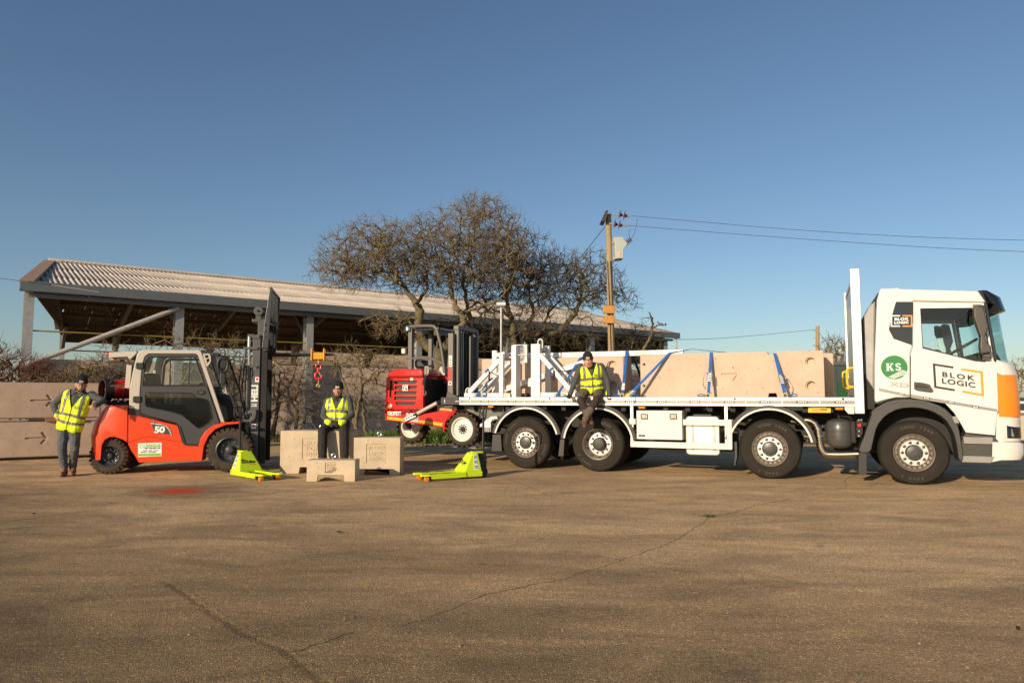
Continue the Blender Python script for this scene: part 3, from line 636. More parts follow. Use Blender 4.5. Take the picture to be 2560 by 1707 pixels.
shrub('dark bare thicket behind the utility pole under the barn eaves',(4.455,27.5,0.032),[
    ([(4.455,27.5,0.032),(4.567,27.5,2.8),(4.814,27.5,3.888)],.05,.01),([(4.916,27.5,0.032),(5.257,27.5,2.336),(5.738,27.5,3.421)],.05,.01)],
    [((4.685,27.5,3.465),(1.5,.6,.8),320),((4.59,27.5,2.279),(1.8,.6,1.0),260)],19,tm=twigd,tw=2.2)
grow('bare_tree','round bare tree far off behind the headboard of the lorry','tree',(18.018,40,0.309),[([(18.018,40,0.309),(18.104,40,2.77),(18.377,40,4.123)],.12,.03)],
    [((18.298,40,3.784),(1.1,1,1.1),240)],seed=21,tw=2.2,r0=.011)
grow('bare_tree','bare tree top showing at the far right beyond the cab','tree',(28.886,40,0.532),[([(28.886,40,0.532),(29.019,40,2.097),(28.9,40,2.77)],.12,.03)],
    [((28.999,40,2.545),(1.3,1,1.1),220)],seed=22,tw=2.2,r0=.011)

# ================================================================ POLES, WIRES, CABIN, FAR WALL
pb=(3.296,23.6,0.223)
pole=thing('utility_pole','weathered wooden utility pole with grey switch box and brown insulators','utility pole',(pb[0],pb[1],0))
def rel(p,b): return (p[0]-b[0],p[1]-b[1],p[2])
ptop,pbot=[(3.251,23.6,7.504),(3.305,23.6,2.898)]
polem=mat('pole_wood',(.40,.28,.16),.85,var=.25,vscale=3,c2=(.30,.215,.11),bump=.2,bscale=20)
px=rel(ptop,pb); MB().tube([(0+.02,0,0),rel(pbot,pb),px],[.135,.112,.095],16).build('pole',polem,pole,smooth=True)
cp_=[rel(p,pb) for p in [(3.135,23.55,7.582),(3.211,23.55,7.568),(3.111,23.55,7.202),(2.981,23.55,7.23)]]; MB().prism([(p[0],p[2]) for p in cp_],-.30,.30).build('cap_plate',dkgrey,pole)
for i,(p0,) in enumerate(([(3.615,23.5,7.478)],[(3.446,23.5,7.154)])):
    q=rel(p0,pb)
    for k in range(2):
        MB().lathe([(0,-.03),(.08,-.025),(.18,.0),(.08,.03),(.035,.09),(0,.1)],(q[0]+k*.16,q[1],q[2]-k*.03),(1,0,-.18),14).build('insulator_disc',mat('brown_porcelain',(.17,.028,.016),.2,coat=.6),pole,smooth=True)
    MB().tube([(px[0],q[1],q[2]+.02),(q[0]+.42,q[1],q[2]-.07)],.025,6).build('insulator_rod',galv,pole)
    MB().tube([(q[0]+.36,q[1],q[2]-.06),(q[0]+.38,q[1],q[2]-.22)],.012,5).build('clamp_pin',steel,pole)
bx=[(3.376,23.45,6.657),(3.7,23.45,6.657),(3.699,23.45,6.58),(3.834,23.45,6.442),(3.688,23.45,6.235),(3.684,23.45,5.942),(3.412,23.45,5.924),(3.407,23.45,6.442),(3.374,23.45,6.477)]
boxm=mat('switch_box_grey',(.42,.46,.42),.5,var=.05)
MB().prism([(p[0]-pb[0],p[2]) for p in bx],-.38,.02).build('switch_box',boxm,pole,bevel=.015)
b0,b1=[(3.467,23.3,6.163),(3.584,23.3,5.964)]
MB().box(b0[0]-pb[0],b1[0]-pb[0],-.395,-.382,b1[2],b0[2]).build('notice_plate',mat('faded_notice',(.62,.45,.38),.6,var=.3,vscale=60),pole)
for a,b in (((3.207,23.6,6.527),(3.43,23.6,6.527)),((3.304,23.6,6.005),(3.475,23.6,6.005))):
    MB().bar(rel(a,pb),rel(b,pb),.05,.08).build('bracket',galv,pole)
c0,c1=[(3.792,23.4,6.466),(3.957,23.4,6.611)]
q0,q1=V(rel(c0,pb)),V(rel(c1,pb)); mb=MB()
for k in range(5): mb.lathe([(0,-.02),(.09,0),(0,.02)],tuple(q0+(q1-q0)*(k/4)),tuple(q1-q0),10)
mb.build('bushing',mat('brown_porcelain'),pole,smooth=True)
for c in ((3.214,23.45,4.262),(3.22,23.45,3.932)):
    q=rel(c,pb); MB().box(q[0]-.2,q[0]+.2,-.22,-.1,q[2]-.13,q[2]+.13).build('warning_plate',mat('rusty_yellow',(.50,.24,.05),.7,var=.3,vscale=12),pole,bevel=.02)
for dx in (-.07,.03): MB().tube([(px[0]+dx+.0,-.13,px[2]-1.6),(px[0]+dx+.05,-.14,px[2]-3),(px[0]+dx+.12,-.15,1.2)],.010,5).build('cable',chassis,pole)
wirem=mat('wire',(.09,.085,.085),.5,.3)
def wire(pts,lab,r=.008,cat='cable'):
    b=pts[0]; return tag(MB().tube(smooth_pts(pts,5),r,5).build('overhead_wire',wirem),lab,cat,'overhead wires')
wire([(3.94,23.5,7.444),(10.169,22.6,6.679),(15.699,21.5,6.163),(23.868,19,5.511)],'upper of the two power lines running right from the utility pole')
wire([(3.747,23.5,7.12),(10.159,22.6,6.394),(15.679,21.5,5.812),(23.828,19,5.094)],'lower of the two power lines running right from the utility pole')
wire([(4.204,23.45,7.309),(4.149,23.45,7.048),(4.077,23.45,6.788),(3.966,23.45,6.622)],'short drop wire from the upper power line to the switch box',.009)
wire([(3.97,23.45,6.979),(3.914,23.45,6.858),(3.933,23.45,6.719),(3.966,23.45,6.622)],'short drop wire from the lower power line to the switch box',.009)
wire([(3.144,23.6,7.109),(1.993,22.6,5.571),(0.934,22.6,4.264),(-0.28,22.6,2.776),(-0.987,22.0,1.405)],'stay wire slanting down to the left from the utility pole top',.012)
wire([(-25.251,30,6.857),(-12.724,17.5,4.315),(-11.444,17.5,4.15),(-10.253,17.5,3.972)],'thin wire crossing in front of the barn roof at far left',.008)
wire([(8.003,36,4.265),(13.034,42,4.888),(21.485,50,6.123)],'thin far wire from the barn end to the short pole',.012)
wire([(21.674,50,5.885),(20.586,46,4.692)],'thin stay wire running down right from the short far pole',.014)
fp=(21.375,50,0.041)
sp_=thing('utility_pole','short far wooden pole standing behind the blocks near the headboard','utility pole',(fp[0],fp[1],0))
MB().tube([(0,0,0),(21.586-fp[0],0,6.366)],[.14,.12],10).build('pole',polem,sp_,smooth=True)
for k in range(3): MB().box(-.18,.0,-.16,-.10,6.0-k*.5,6.05-k*.5).build('bolt_bracket',galv,sp_)
lp=(-0.345,22.9,0.194)
lamp=thing('lamp_post','slim grey lamp post with small white floodlight beside the bare trees','lamp post',(lp[0],lp[1],0))
lt=(-0.35,22.9,4.302)
MB().tube([(0,0,0),(lt[0]-lp[0],0,lt[2])],[.045,.035],10).build('post',galv,lamp,smooth=True)
MB().box(-.15,.15,-.08,.08,-.055,.055).build('floodlight',panelw,lamp,bevel=.015,loc=(lt[0]-lp[0],0,lt[2]+.06),rot=(R(-15),0,0))
MB().box(-.125,.125,-.004,.0,-.040,.040).build('lens',lens,lamp,loc=(lt[0]-lp[0],-.085,lt[2]+.035),rot=(R(-15),0,0))
cabm=mat('cabin_teal',(.055,.075,.075),.6,var=.1)
cab_=thing('site_cabin','dark teal panelled site cabin half hidden between the blocks and the headboard','cabin',(9.9,24,0))
MB().box(0,2.2,0,2.4,.1,2.45).build('wall',cabm,cab_)
MB().box(-.05,2.25,-.06,2.46,2.45,2.57).build('roof',mat('cabin_roof',(.09,.11,.12),.6),cab_)
for k in range(7): MB().box(.02+k*.33,.05+k*.33,-.02,-.003,.15,2.4).build('panel_rib',cabm,cab_)
MB().box(1.05,1.6,-.03,-.004,.12,1.9).build('door',mat('cabin_door_green',(.02,.09,.035),.5),cab_)
lw=(15.214,22.346)
fw_=tag(MB().box(0,9,0,.2,0,.80).build('boundary_wall',mat('cream_render',(.55,.47,.36),.9,var=.1),loc=(lw[0],lw[1],0),bevel=.02),'low cream boundary wall showing past the front of the lorry cab','wall')
rl_=thing('railing','white tubular railing standing behind the low cream wall at far right','railing',(lw[0],lw[1]+.6,0))
for z in (1.2,.9): MB().cyl((0,0,z),(9,0,z),.045,8).build('rail',offw,rl_,smooth=True)
for k in range(6): MB().cyl((k*1.7+.2,0,0),(k*1.7+.2,0,1.2),.04,8).build('rail_post',offw,rl_,smooth=True)


# ================================================================ FLATBED LORRY  (x forward, y away from the camera, z up; origin under the front axle on the near side)
TO=(6.394,11.29,0.0); TA=-0.397
truck=thing('flatbed_lorry','white eight wheeled flatbed lorry with orange cab corner and high headboard','lorry',TO,TA)
def tyre_mb(r=.503,w=.30,rb=.285,grooves=4,sw=.0):
    pr=[(rb,.03),(rb+.02,.008),(rb+.07,-.002+sw),(r-.075,-.004+sw),(r-.045,.006),(r-.035,.004),(r-.028,.012),(r-.010,.03),(r,.055)]
    g=(w-.11)/(grooves+1)
    for k in range(grooves):
        y=.055+g*(k+1); pr+=[(r,y-.007),(r-.014,y-.005),(r-.014,y+.005),(r,y+.007)]
    pr+=[(r,w-.055),(r-.012,w-.025),(r-.06,w),(rb+.05,w),(rb,w-.03)]
    return MB().lathe(pr,n=56)
tyre_me=tyre_mb().mesh('tyre',rubber,True,30)
rimst=mat('rim_steel',(.34,.30,.26),.4,.7,var=.1)
rim_a=MB().lathe([(.29,.05),(.295,.0),(.288,-.006),(.278,.0),(.272,.03),(.255,.055),(.245,.062),(.235,.05),(.215,.022),(.206,.014)],n=48).mesh('rim',rimst,True,30)
disc_a=MB().lathe([(.207,.016),(.203,.006),(.198,.002),(.128,.002),(.122,.01),(.120,.06),(.0,.06)],n=40).mesh('disc',alu,True,30)
cap_a=MB().lathe([(.114,.06),(.113,.0),(.105,-.012),(.082,-.016),(.080,-.024),(.05,-.028),(.048,-.034),(.0,-.036)],n=32).mesh('hub_cap',mat('hub_grey',(.055,.056,.056),.35),True,40)
rim_b=MB().lathe([(.29,.05),(.295,.0),(.288,-.006),(.278,.0),(.27,.04),(.262,.10),(.240,.150),(.215,.168),(.0,.17)],n=48).mesh('rim',rimst,True,30)
disc_b=MB().lathe([(.206,.166),(.203,.158),(.13,.156),(.13,.17)],n=40).mesh('disc',alu,True,30)
cap_b=MB().lathe([(.122,.16),(.120,.07),(.112,.055),(.095,.05),(.092,.04),(.06,.036),(.0,.034)],n=32).mesh('hub_cap',mat('hub_iron',(.04,.036,.033),.5,.3),True,40)
nut_me=MB().lathe([(.026,.0),(.026,-.006),(.017,-.008),(.016,-.036),(.010,-.042),(.0,-.042)],n=8).mesh('wheel_nut',mat('nut_steel',(.12,.10,.085),.4,.6),True,40)
slot_me=MB().prism(rrect(-.017,.017,-.0085,.0085,.008,2),-.004,.02).mesh('hand_hole',chassis)
slot_b=MB().prism(rrect(-.026,.026,-.016,.016,.014,3),-.006,.02).mesh('hand_hole',chassis)
def curved_text(body,wheel,r,a_mid,size,step,y,m=letters):
    mb_v=[]; 
    for i,ch in enumerate(body):
        if ch==' ': continue
        a=R(a_mid)-(i-(len(body)-1)/2)*step
        me=text_mesh(ch,size,.0015,.002)
        me.transform(Matrix.Translation((r*math.cos(a),y,r*math.sin(a)))@Matrix.Rotation(-(a-math.pi/2),4,'Y')@Matrix.Rotation(R(90),4,'X')); mb_v.append(me)
    bm=bmesh.new()
    for me in mb_v: bm.from_mesh(me); bpy.data.meshes.remove(me)
    me=bpy.data.meshes.new('tyre_lettering'); bm.to_mesh(me); bm.free(); me.materials.append(m); obj('tyre_lettering',me,wheel)
def wheel(parent,x,z,y,kind,rot=0,flip=False,name='wheel',txt=True):
    w=obj(name,tyre_me,parent,loc=(x,y,z),rot=(0,R(rot),math.pi if flip else 0))
    a=kind=='a'
    obj('rim',rim_a if a else rim_b,w); obj('disc',disc_a if a else disc_b,w); obj('hub_cap',cap_a if a else cap_b,w)
    if flip: return w
    for k in range(10):
        t=2*math.pi*k/10; obj('wheel_nut',nut_me,w,loc=(.165*math.cos(t),.002 if a else .156,.165*math.sin(t)))
    nh=20 if a else 10
    for k in range(nh):
        t=2*math.pi*(k+.5)/nh; rr,yy=(.230,.040) if a else (.249,.128)
        obj('hand_hole',slot_me if a else slot_b,w,loc=(rr*math.cos(t),yy,rr*math.sin(t)),rot=(0,-t+math.pi/2,0))
    if txt:
        curved_text('GOOD YEAR',w,.405,82+rot*.0,.062,.135,-.007); curved_text('KMAX S' if a else 'KMAX D',w,.405,-96,.055,.135,-.007)
    return w
WX=(-.06,-2.2,-5.21,-6.65)
for i,(x,rot) in enumerate(zip(WX,(0,0,35,-70))):
    k='b' if i==2 else 'a'
    wheel(truck,x,.503,0.0,k,rot); wheel(truck,x,.503,2.5,k,0,True)
    if i==2: obj('inner_tyre',tyre_me,truck,loc=(x,.34,.503)); obj('inner_tyre',tyre_me,truck,loc=(x,2.16,.503),rot=(0,0,math.pi))
    MB().cyl((x,.2,.503),(x,2.3,.503),.075,12).box(x-.12,x+.12,.75,1.0,.42,.62).box(x-.12,x+.12,1.5,1.75,.42,.62).build('axle',chassis,truck)
    MB().bar((x-.55,.85,.62),(x+.55,.85,.62),.08,.07).bar((x-.55,1.65,.62),(x+.55,1.65,.62),.08,.07).build('leaf_spring',chassis,truck)
for y_ in (.78,1.62): MB().box(-8.3,1.0,y_,y_+.1,.78,1.12).build('chassis_rail',chassis,truck)
for k in range(20):
    MB().box(-8.3+k*.39,-8.22+k*.39,.14,2.36,1.12,1.225).build('cross_bearer',chassis,truck)
MB().box(-1.2,1.0,.5,2.0,.45,1.25).build('engine',chassis,truck,bevel=.05)
MB().box(-4.6,-2.9,1.2,2.3,.35,1.05).build('gearbox',chassis,truck,bevel=.04)
MB().box(-7.9,-7.2,.95,1.6,.4,.9).build('rear_crossmember',chassis,truck,bevel=.04)
# deck with side rave
x0,x1=-8.51,-.86
MB().box(x0+.02,x1,.10,2.40,1.30,1.362).build('deck',deckwood,truck)
MB().box(x0+.42,x1,0,.10,1.322,1.374).box(x0+.42,x1,.008,.10,1.262,1.322).box(x0+.42,x1,0,.10,1.222,1.262).build('side_rave',alu,truck,bevel=.004)
MB().box(x0,x0+.42,-.002,.10,1.222,1.374).box(x0,x0+.06,.1,2.4,1.2,1.374).build('tail_corner',black,truck,bevel=.006)
MB().box(x0,x1,2.40,2.50,1.222,1.374).build('side_rave',alu,truck)
tk=[]
for k in range(13):
    xa=-8.42+k*.585; tk.append(xa)
    MB().box(xa+.012,xa+.573,.003,.0075,1.270,1.315).build('reflective_strip',tape,truck)
    MB().box(xa-.008,xa+.008,-.004,.0075,1.255,1.330).build('rave_joint',panelw,truck)
    mp_=MB().box(xa+.22,xa+.40,-.0005,.0025,1.277,1.308).build('strip_mark',dkgrey,truck)
    mm=MB()
    for q in range(4): mm.prism([(xa+.245+q*.036,1.284),(xa+.268+q*.036,1.284),(xa+.276+q*.036,1.301),(xa+.253+q*.036,1.301)],-.003,-.0008)
    mm.build('strip_dash',decalw,mp_)
for xa in (-7.85,-6.15,-4.95,-2.75,-1.05): MB().lathe([(.018,-.006),(.010,-.006),(.0,.0)],(xa,0,1.348),n=12).build('rave_hole',chassis,truck)
for c in (-7.396,-4.38,-1.109):
    l=MB().box(c-.075,c+.075,.02,.06,1.165,1.208).build('side_marker',chassis,truck)
    MB().box(c-.055,c+.055,.005,.02,1.170,1.204).build('amber_lens',amber,l,bevel=.006)
yb=[(-1.585,1.195),(-1.236,1.117)]
y_=MB().prism(rrect(yb[0][0],yb[1][0],yb[1][1],yb[0][1],.012),.08,.22).build('yellow_document_box',yellow,truck,bevel=.008)
MB().box(yb[0][0]+.06,yb[1][0]-.06,.070,.079,yb[1][1]+.03,yb[1][1]+.085).build('lid',mat('deep_yellow',(.62,.34,.01),.5),y_)
MB().box(yb[1][0]-.16,yb[1][0]-.06,.064,.069,yb[1][1]+.05,yb[1][1]+.065).build('mark',decalk,y_)
# mudguards
def mudguard(cx,r,a0,a1,flap=None):
    P_=arc_pts(cx,.503,r,a0,a1,26); Q_=arc_pts(cx,.503,r-.022,a1,a0,26)
    g=MB().prism(P_+Q_,.012,.36).build('mudguard',mudgrey,truck,smooth=True)
    P2=arc_pts(cx,.503,r-.012,a0,a1,26); Q2=arc_pts(cx,.503,r-.058,a1,a0,26)
    MB().prism(P2+Q2,-.004,.018).build('lip',mudgrey,g,smooth=True)
    P2=arc_pts(cx,.503,r-.058,a0+1,a1-1,26); Q2=arc_pts(cx,.503,r-.088,a1-1,a0+1,26)
    MB().prism(P2+Q2,-.010,.012).build('white_trim',panelw,g,smooth=True)
mudguard(WX[3],.735,14,166); mudguard(WX[2],.735,8,172); mudguard(WX[1],.745,10,168)
def flap(pts,q0,w):
    MB().prism(pts,q0,q0+w).build('mud_flap',black,truck,bevel=.006)
flap([(-7.363,0.64),(-7.183,0.643),(-7.159,0.317),(-7.39,0.31)],.03,.30)
flap([(-5.957,0.58),(-5.865,0.582),(-5.889,0.26),(-5.996,0.256)],.03,.30)
flap([(-2.784,0.607),(-2.731,0.608),(-2.733,0.356),(-2.772,0.194),(-2.797,0.2),(-2.779,0.372)],.03,.30)
# side guard, toolbox, tank
S_=[(-4.594,1.208),(-4.55,0.471),(-2.81,0.61),(-2.813,0.472),(-3.642,0.976),(-2.804,0.895),(-2.9,0.995),(-2.931,1.208),(-2.873,0.995)]
xl,xr=S_[0][0],S_[2][0]
zl0,zl1=S_[3][1],0.577
zu0,zu1=0.881,0.984
for xa in (xl,-2.931):
    p_=MB().box(xa,xa+.05,.03,.08,zl0+.02,1.22).build('guard_post',alu,truck)
    hm=MB()
    for k in range(7): hm.box(xa+.016,xa+.032,.0285,.0295,.55+k*.08,.585+k*.08)
    hm.build('slot',chassis,p_)
MB().box(xl,xr,.0,.03,zl0,zl1).build('guard_rail',panelw,truck,bevel=.006)
MB().box(-3.643,xr,.0,.03,zu0,zu1).build('guard_rail',panelw,truck,bevel=.006)
MB().box(xl-.02,xl+.10,.0,.03,zu0,zu1).build('guard_rail',panelw,truck,bevel=.006)
MB().box(-2.905,xr+.004,-.012,.06,zl0-.004,zu1+.005).build('guard_end_post',panelw,truck,bevel=.02)
tb=[(-4.487,1.135),(-3.655,1.141),(-3.661,0.62),(-4.494,0.612)]
zt,zb=tb[0][1],tb[3][1]
box_=MB().box(tb[0][0],tb[1][0],.045,.60,zb,zt).build('toolbox',panelw,truck,bevel=.012)
MB().box(tb[0][0]+.006,tb[1][0]-.006,.022,.044,zb+.006,zt-.006).build('lid',panelw,box_,bevel=.008)
for c in ((-4.335,1.025),(-3.814,1.031)):
    h=MB().prism(rrect(c[0]-.065,c[0]+.065,c[1]-.05,c[1]+.05,.012),.010,.021,holes=[rrect(c[0]-.05,c[0]+.05,c[1]-.036,c[1]+.036,.008)]).build('latch',black,box_)
    MB().box(c[0]-.05,c[0]+.05,.016,.0215,c[1]-.036,c[1]+.036).box(c[0]-.02,c[0]+.02,.004,.016,c[1]-.028,c[1]+.03).build('latch_plate',chrome,box_,bevel=.003)
l_=MB().box(tb[0][0]+.045,tb[0][0]+.16,.018,.0215,zb+.05,zb+.085).build('maker_plate',decalk,box_)
MB().box(tb[0][0]+.085,tb[0][0]+.115,.015,.0178,zb+.058,zb+.078).build('blue_mark',mat('plate_blue',(.02,.16,.40),.4),box_)
tk_=[(-3.616,1.041),(-3.024,1.047),(-3.04,0.354),(-3.624,0.336)]
tank=MB().prism(rrect(tk_[0][0],tk_[1][0],tk_[2][1],tk_[0][1],.07,4),.085,.75).build('fuel_tank',brushed,truck,bevel=.02)
for xa in (tk_[0][0]+.10,tk_[1][0]-.12): MB().box(xa,xa+.045,.070,.084,tk_[2][1]+.06,tk_[0][1]-.06).build('tank_band',galv,tank)
MB().box(tk_[0][0]+.12,tk_[1][0]-.15,.2,.5,tk_[0][1],tk_[0][1]+.03).build('tank_step',dkgrey,tank,bevel=.01)
# air tank, exhaust, valves
a0=[(-1.108,0.769),(-1.327,0.764),(-1.1,1.022),(-1.116,0.523)]
ar=a0[0][0]-a0[1][0]; zc0,zc1=a0[3][1],a0[2][1]; at_=mat('air_tank_grey',(.068,.068,.066),.35,coat=.2)
MB().lathe([(0,zc0),(ar*.5,zc0+.01),(ar*.85,zc0+.05),(ar,zc0+.12),(ar,zc0+.19),(ar+.006,zc0+.195),(ar+.006,zc0+.21),(ar,zc0+.215),(ar,zc1-.22),(ar+.006,zc1-.215),(ar+.006,zc1-.2),(ar,zc1-.195),(ar,zc1-.12),(ar*.85,zc1-.05),(ar*.5,zc1-.01),(0,zc1)],(a0[0][0],.32+.05,0),(0,0,1),32).build('air_tank',at_,truck,smooth=True)
MB().cyl((a0[0][0],.37,zc1-.02),(a0[0][0],.37,zc1+.06),.02,8).tube([(a0[0][0],.37,zc1+.04),(a0[0][0]+.2,.3,zc1+.02),(a0[0][0]+.5,.3,zc1)],.012,6).build('air_pipe',chassis,truck)
ex=[(-1.699,0.979),(-1.577,0.98),(-1.488,0.927),(-1.441,0.809),(-1.426,0.658),(-1.4,0.518),(-1.343,0.434),(-1.245,0.421),(-1.049,0.427),(-0.778,0.446)]
MB().tube(smooth_pts([(p[0],.25,p[1]) for p in ex],5),.065,16).build('exhaust_pipe',exhaust,truck,smooth=True)
for c in ((-1.498,0.938),(-1.448,0.841),(-1.429,0.712)):
    MB().lathe([(.062,-.012),(.072,-.01),(.072,.01),(.062,.012)],(c[0],.25,c[1]),(.5,0,-1),18).build('exhaust_clamp',chrome,truck,smooth=True)
for (xx,zz,rr) in ((-1.75,.95,.05),(-1.5,.9,.035),(-2.75,.95,.05),(-1.55,.7,.04),(-2.9,.8,.04)):
    MB().cyl((xx-.12,.5,zz),(xx+.14,.5,zz-.03),rr,10).build('pipework',exhaust,truck,smooth=True)
vb=[(-0.858,1.01),(-0.762,1.011),(-0.77,0.786),(-0.806,0.722),(-0.867,0.721)]
vp_=MB().prism(vb,.10,.14).build('valve_bracket',chassis,truck,bevel=.006)
c=(-0.816,0.916)
MB().lathe([(.034,.02),(.036,.0),(.026,-.014),(.024,-.03),(0,-.032)],(c[0],.09,c[1]),n=8).build('red_valve_knob',hookred,vp_,smooth=True)
for (a,b) in [(-0.82,1.0),(-0.821,0.821),(-0.784,1.006),(-0.829,0.743)]:
    MB().lathe([(.014,.0),(.014,-.008),(0,-.012)],(a,.098,b),n=8).build('bolt',chrome,vp_)
MB().box(-0.944,-0.864,.16,.4,.62,.98).build('valve_block',chassis,truck,bevel=.02)
# headboard
pw=[(-0.867,3.498),(-0.74,3.489),(-0.747,1.108),(-0.875,1.107)]
hx0,hx1=-.88,-.735
hb=MB().box(hx0,hx1,0,.09,1.108,3.49).build('headboard_post',alu,truck,bevel=.008)
MB().box(hx0,hx1,2.41,2.5,1.108,3.42).build('headboard_post',alu,truck,bevel=.008)
MB().prism([(-1.029,1.218),(-0.886,1.219),(-0.89,1.106),(-0.977,1.105),(-1.03,1.174)],.004,.08).build('gusset_plate',panelw,truck)
sl=MB().prism([(hx0+.03,.0),(hx0+.045,.0),(hx0+.06,.012),(hx0+.085,.03),(hx0+.085,.048),(hx0+.06,.05),(hx0+.03,.052)],.09,2.41).mesh('headboard_slat',alu)
sl2=MB().box(hx0+.03,hx0+.085,.09,2.41,0,.052).mesh('headboard_slat',panelw)
for k in range(34):
    z=1.40+k*.0545
    if 2.50<z<2.95: obj('headboard_slat',sl2,truck,loc=(0,0,z))
    else: obj('headboard_slat',sl,truck,loc=(0,0,z))
MB().box(hx0+.02,hx1-.02,.09,2.41,3.27,3.34).build('headboard_top_rail',alu,truck)
for y_h in (.14,2.0):
    hz=((1.78,1.95,2.05,2.1),) 
    MB().tube(smooth_pts([(hx0+.02,y_h,1.54),(hx0-.06,y_h,1.55),(hx0-.09,y_h,1.60),(hx0-.09,y_h,1.80),(hx0-.06,y_h,1.85),(hx0+.02,y_h,1.86)],4),.020,10).build('yellow_grab_handle',yellow,truck,smooth=True)
MB().prism([(-0.693,2.703),(-0.583,2.903),(-0.494,2.975),(-0.572,1.431),(-0.712,1.684)],.25,.9).build('air_intake',mat('intake_grey',(.30,.30,.30),.5,.3,var=.2),truck,bevel=.03)
MB().prism([(-0.709,1.785),(-0.565,1.481),(-0.576,1.18),(-0.73,1.179)],.25,.8).build('cab_rear_lower',chassis,truck)

# ---- cab
def loft(fn,ys,name,m,parent,bevel=0,smooth=True):
    secs=[fn(y) for y in ys]; n=len(secs[0]); mb=MB(); vs=[p for s in secs for p in s]; fs=[]
    for i in range(len(secs)-1):
        for k in range(n):
            k2=(k+1)%n; fs.append((i*n+k,i*n+k2,(i+1)*n+k2,(i+1)*n+k))
    fs+=[tuple(range(n)),tuple(range(len(vs)-1,len(vs)-n-1,-1))]
    mb.add(vs,fs); return mb.build(name,m,parent,bevel=bevel,smooth=smooth,ang=40)
CW=2.5; FR=.30
YS=[0,.008,.025,.055,.10,.17,.235,.30,1.25,2.20,2.265,2.33,2.40,2.445,2.475,2.492,2.5]
def ex(d):     # depth of the rounded nose ahead of its side seam
    return math.sqrt(max(0,(d+.068)**2-.0046)) if d>0 else d
def ff(y):
    d=min(y,CW-y)
    return 1.0 if d>=FR else math.sqrt(max(0,1-((FR-d)/FR)**2))
def nose(poly,xs,name,m,parent,grow_=0.0,ys=YS,bevel=0):
    """xs: x of the side seam; everything ahead of it wraps round the rounded front corner"""
    def fn(y):
        k=ff(y); return [(xs+ex(x-xs)*k if x>xs else x,y,z) for x,z in poly]
    return loft(fn,ys,name,m,parent,bevel)
xs=1.093
side=[(-0.44,3.141),(0.913,3.018),(1.01,2.833),(0.014,2.907),(-0.014,2.194),(-0.055,2.061),(-0.082,1.368),(-0.282,1.368),(-0.435,1.331),(-0.575,1.282),(-0.586,1.356),(-0.566,1.924),(-0.498,2.944)]
side=[(x,z) for x,z in side]
cabp=MB().prism(side,0,.06).build('cab_side_panel',white,truck,bevel=.035,seg=4)
MB().prism(side,CW-.06,CW).build('cab_side_panel',white,truck,bevel=.035,seg=4)
MB().prism([(-0.432,3.131),(0.903,3.011),(0.967,2.862),(-0.461,2.942)],.06,CW-.06).build('roof',white,truck)
MB().prism([(-0.46,2.967),(-0.425,2.965),(-0.497,1.923),(-0.519,1.307),(-0.577,1.306),(-0.555,1.924)],.06,CW-.06).build('rear_wall',white,truck)
MB().prism([(-0.421,2.94),(0.967,2.852),(0.964,2.795),(-0.423,2.877)],.08,CW-.08).build('headlining',mat('headlining',(.05,.045,.04),.9),truck)
MB().prism([(-0.529,2.072),(0.233,2.006),(1.062,1.859),(1.035,1.148),(0.613,1.191),(0.206,1.332),(-0.556,1.331)],.07,CW-.07).build('cab_interior',chassis,truck)
MB().box(-0.405,-0.144,.1,CW-.1,1.9,2.85).build('bunk_curtain',mat('curtain',(.018,.017,.016),.9),truck)
door_o=[(0.022,2.894),(0.971,2.826),(1.062,1.936),(1.096,1.893),(1.087,1.167),(1.061,1.111),(1.029,0.8),(0.652,0.837),(0.589,0.977),(0.514,1.129),(0.397,1.28),(0.211,1.352),(-0.071,1.375),(-0.045,2.056),(-0.006,2.187)]
win=[(0.111,2.784),(0.852,2.758),(0.942,2.742),(1.021,2.13),(1.027,1.96),(0.945,1.91),(0.816,1.927),(0.443,2.044),(0.118,2.144)]
def door(y0,y1,near):
    d=MB().prism(door_o,y0,y1,holes=[win]).build('door',white,truck)
    ym=(y0+y1)/2
    MB().tube([(x,ym,z) for x,z in win],.016,6,closed=True).build('window_seal',black,d)
    MB().prism(win,ym+.004,ym+.008).build('window_glass',glass,d)
    return d
dr=door(-.004,.035,True); dl=door(CW-.035,CW+.004,False)
MB().prism([(0.111,2.13),(0.442,2.025),(0.815,1.903),(0.945,1.891),(1.03,1.937),(1.031,1.965),(0.946,1.92),(0.816,1.936),(0.444,2.064),(0.12,2.178)],.0,.03).build('window_sill',black,dr)
MB().prism([(0.974,2.835),(1.018,2.833),(1.11,1.999),(1.099,1.893),(1.066,1.941)],-.002,.06).build('a_pillar',gloss,truck,bevel=.01)
MB().prism([(0.974,2.835),(1.018,2.833),(1.11,1.999),(1.099,1.893),(1.066,1.941)],CW-.06,CW+.002).build('a_pillar',gloss,truck,bevel=.01)
qp=[(-0.225,2.907),(0.007,2.895),(-0.02,2.199),(-0.279,2.31),(-0.344,2.463),(-0.299,2.66)]
MB().prism(qp,-.006,.01).build('quarter_panel',gloss,truck,bevel=.003)
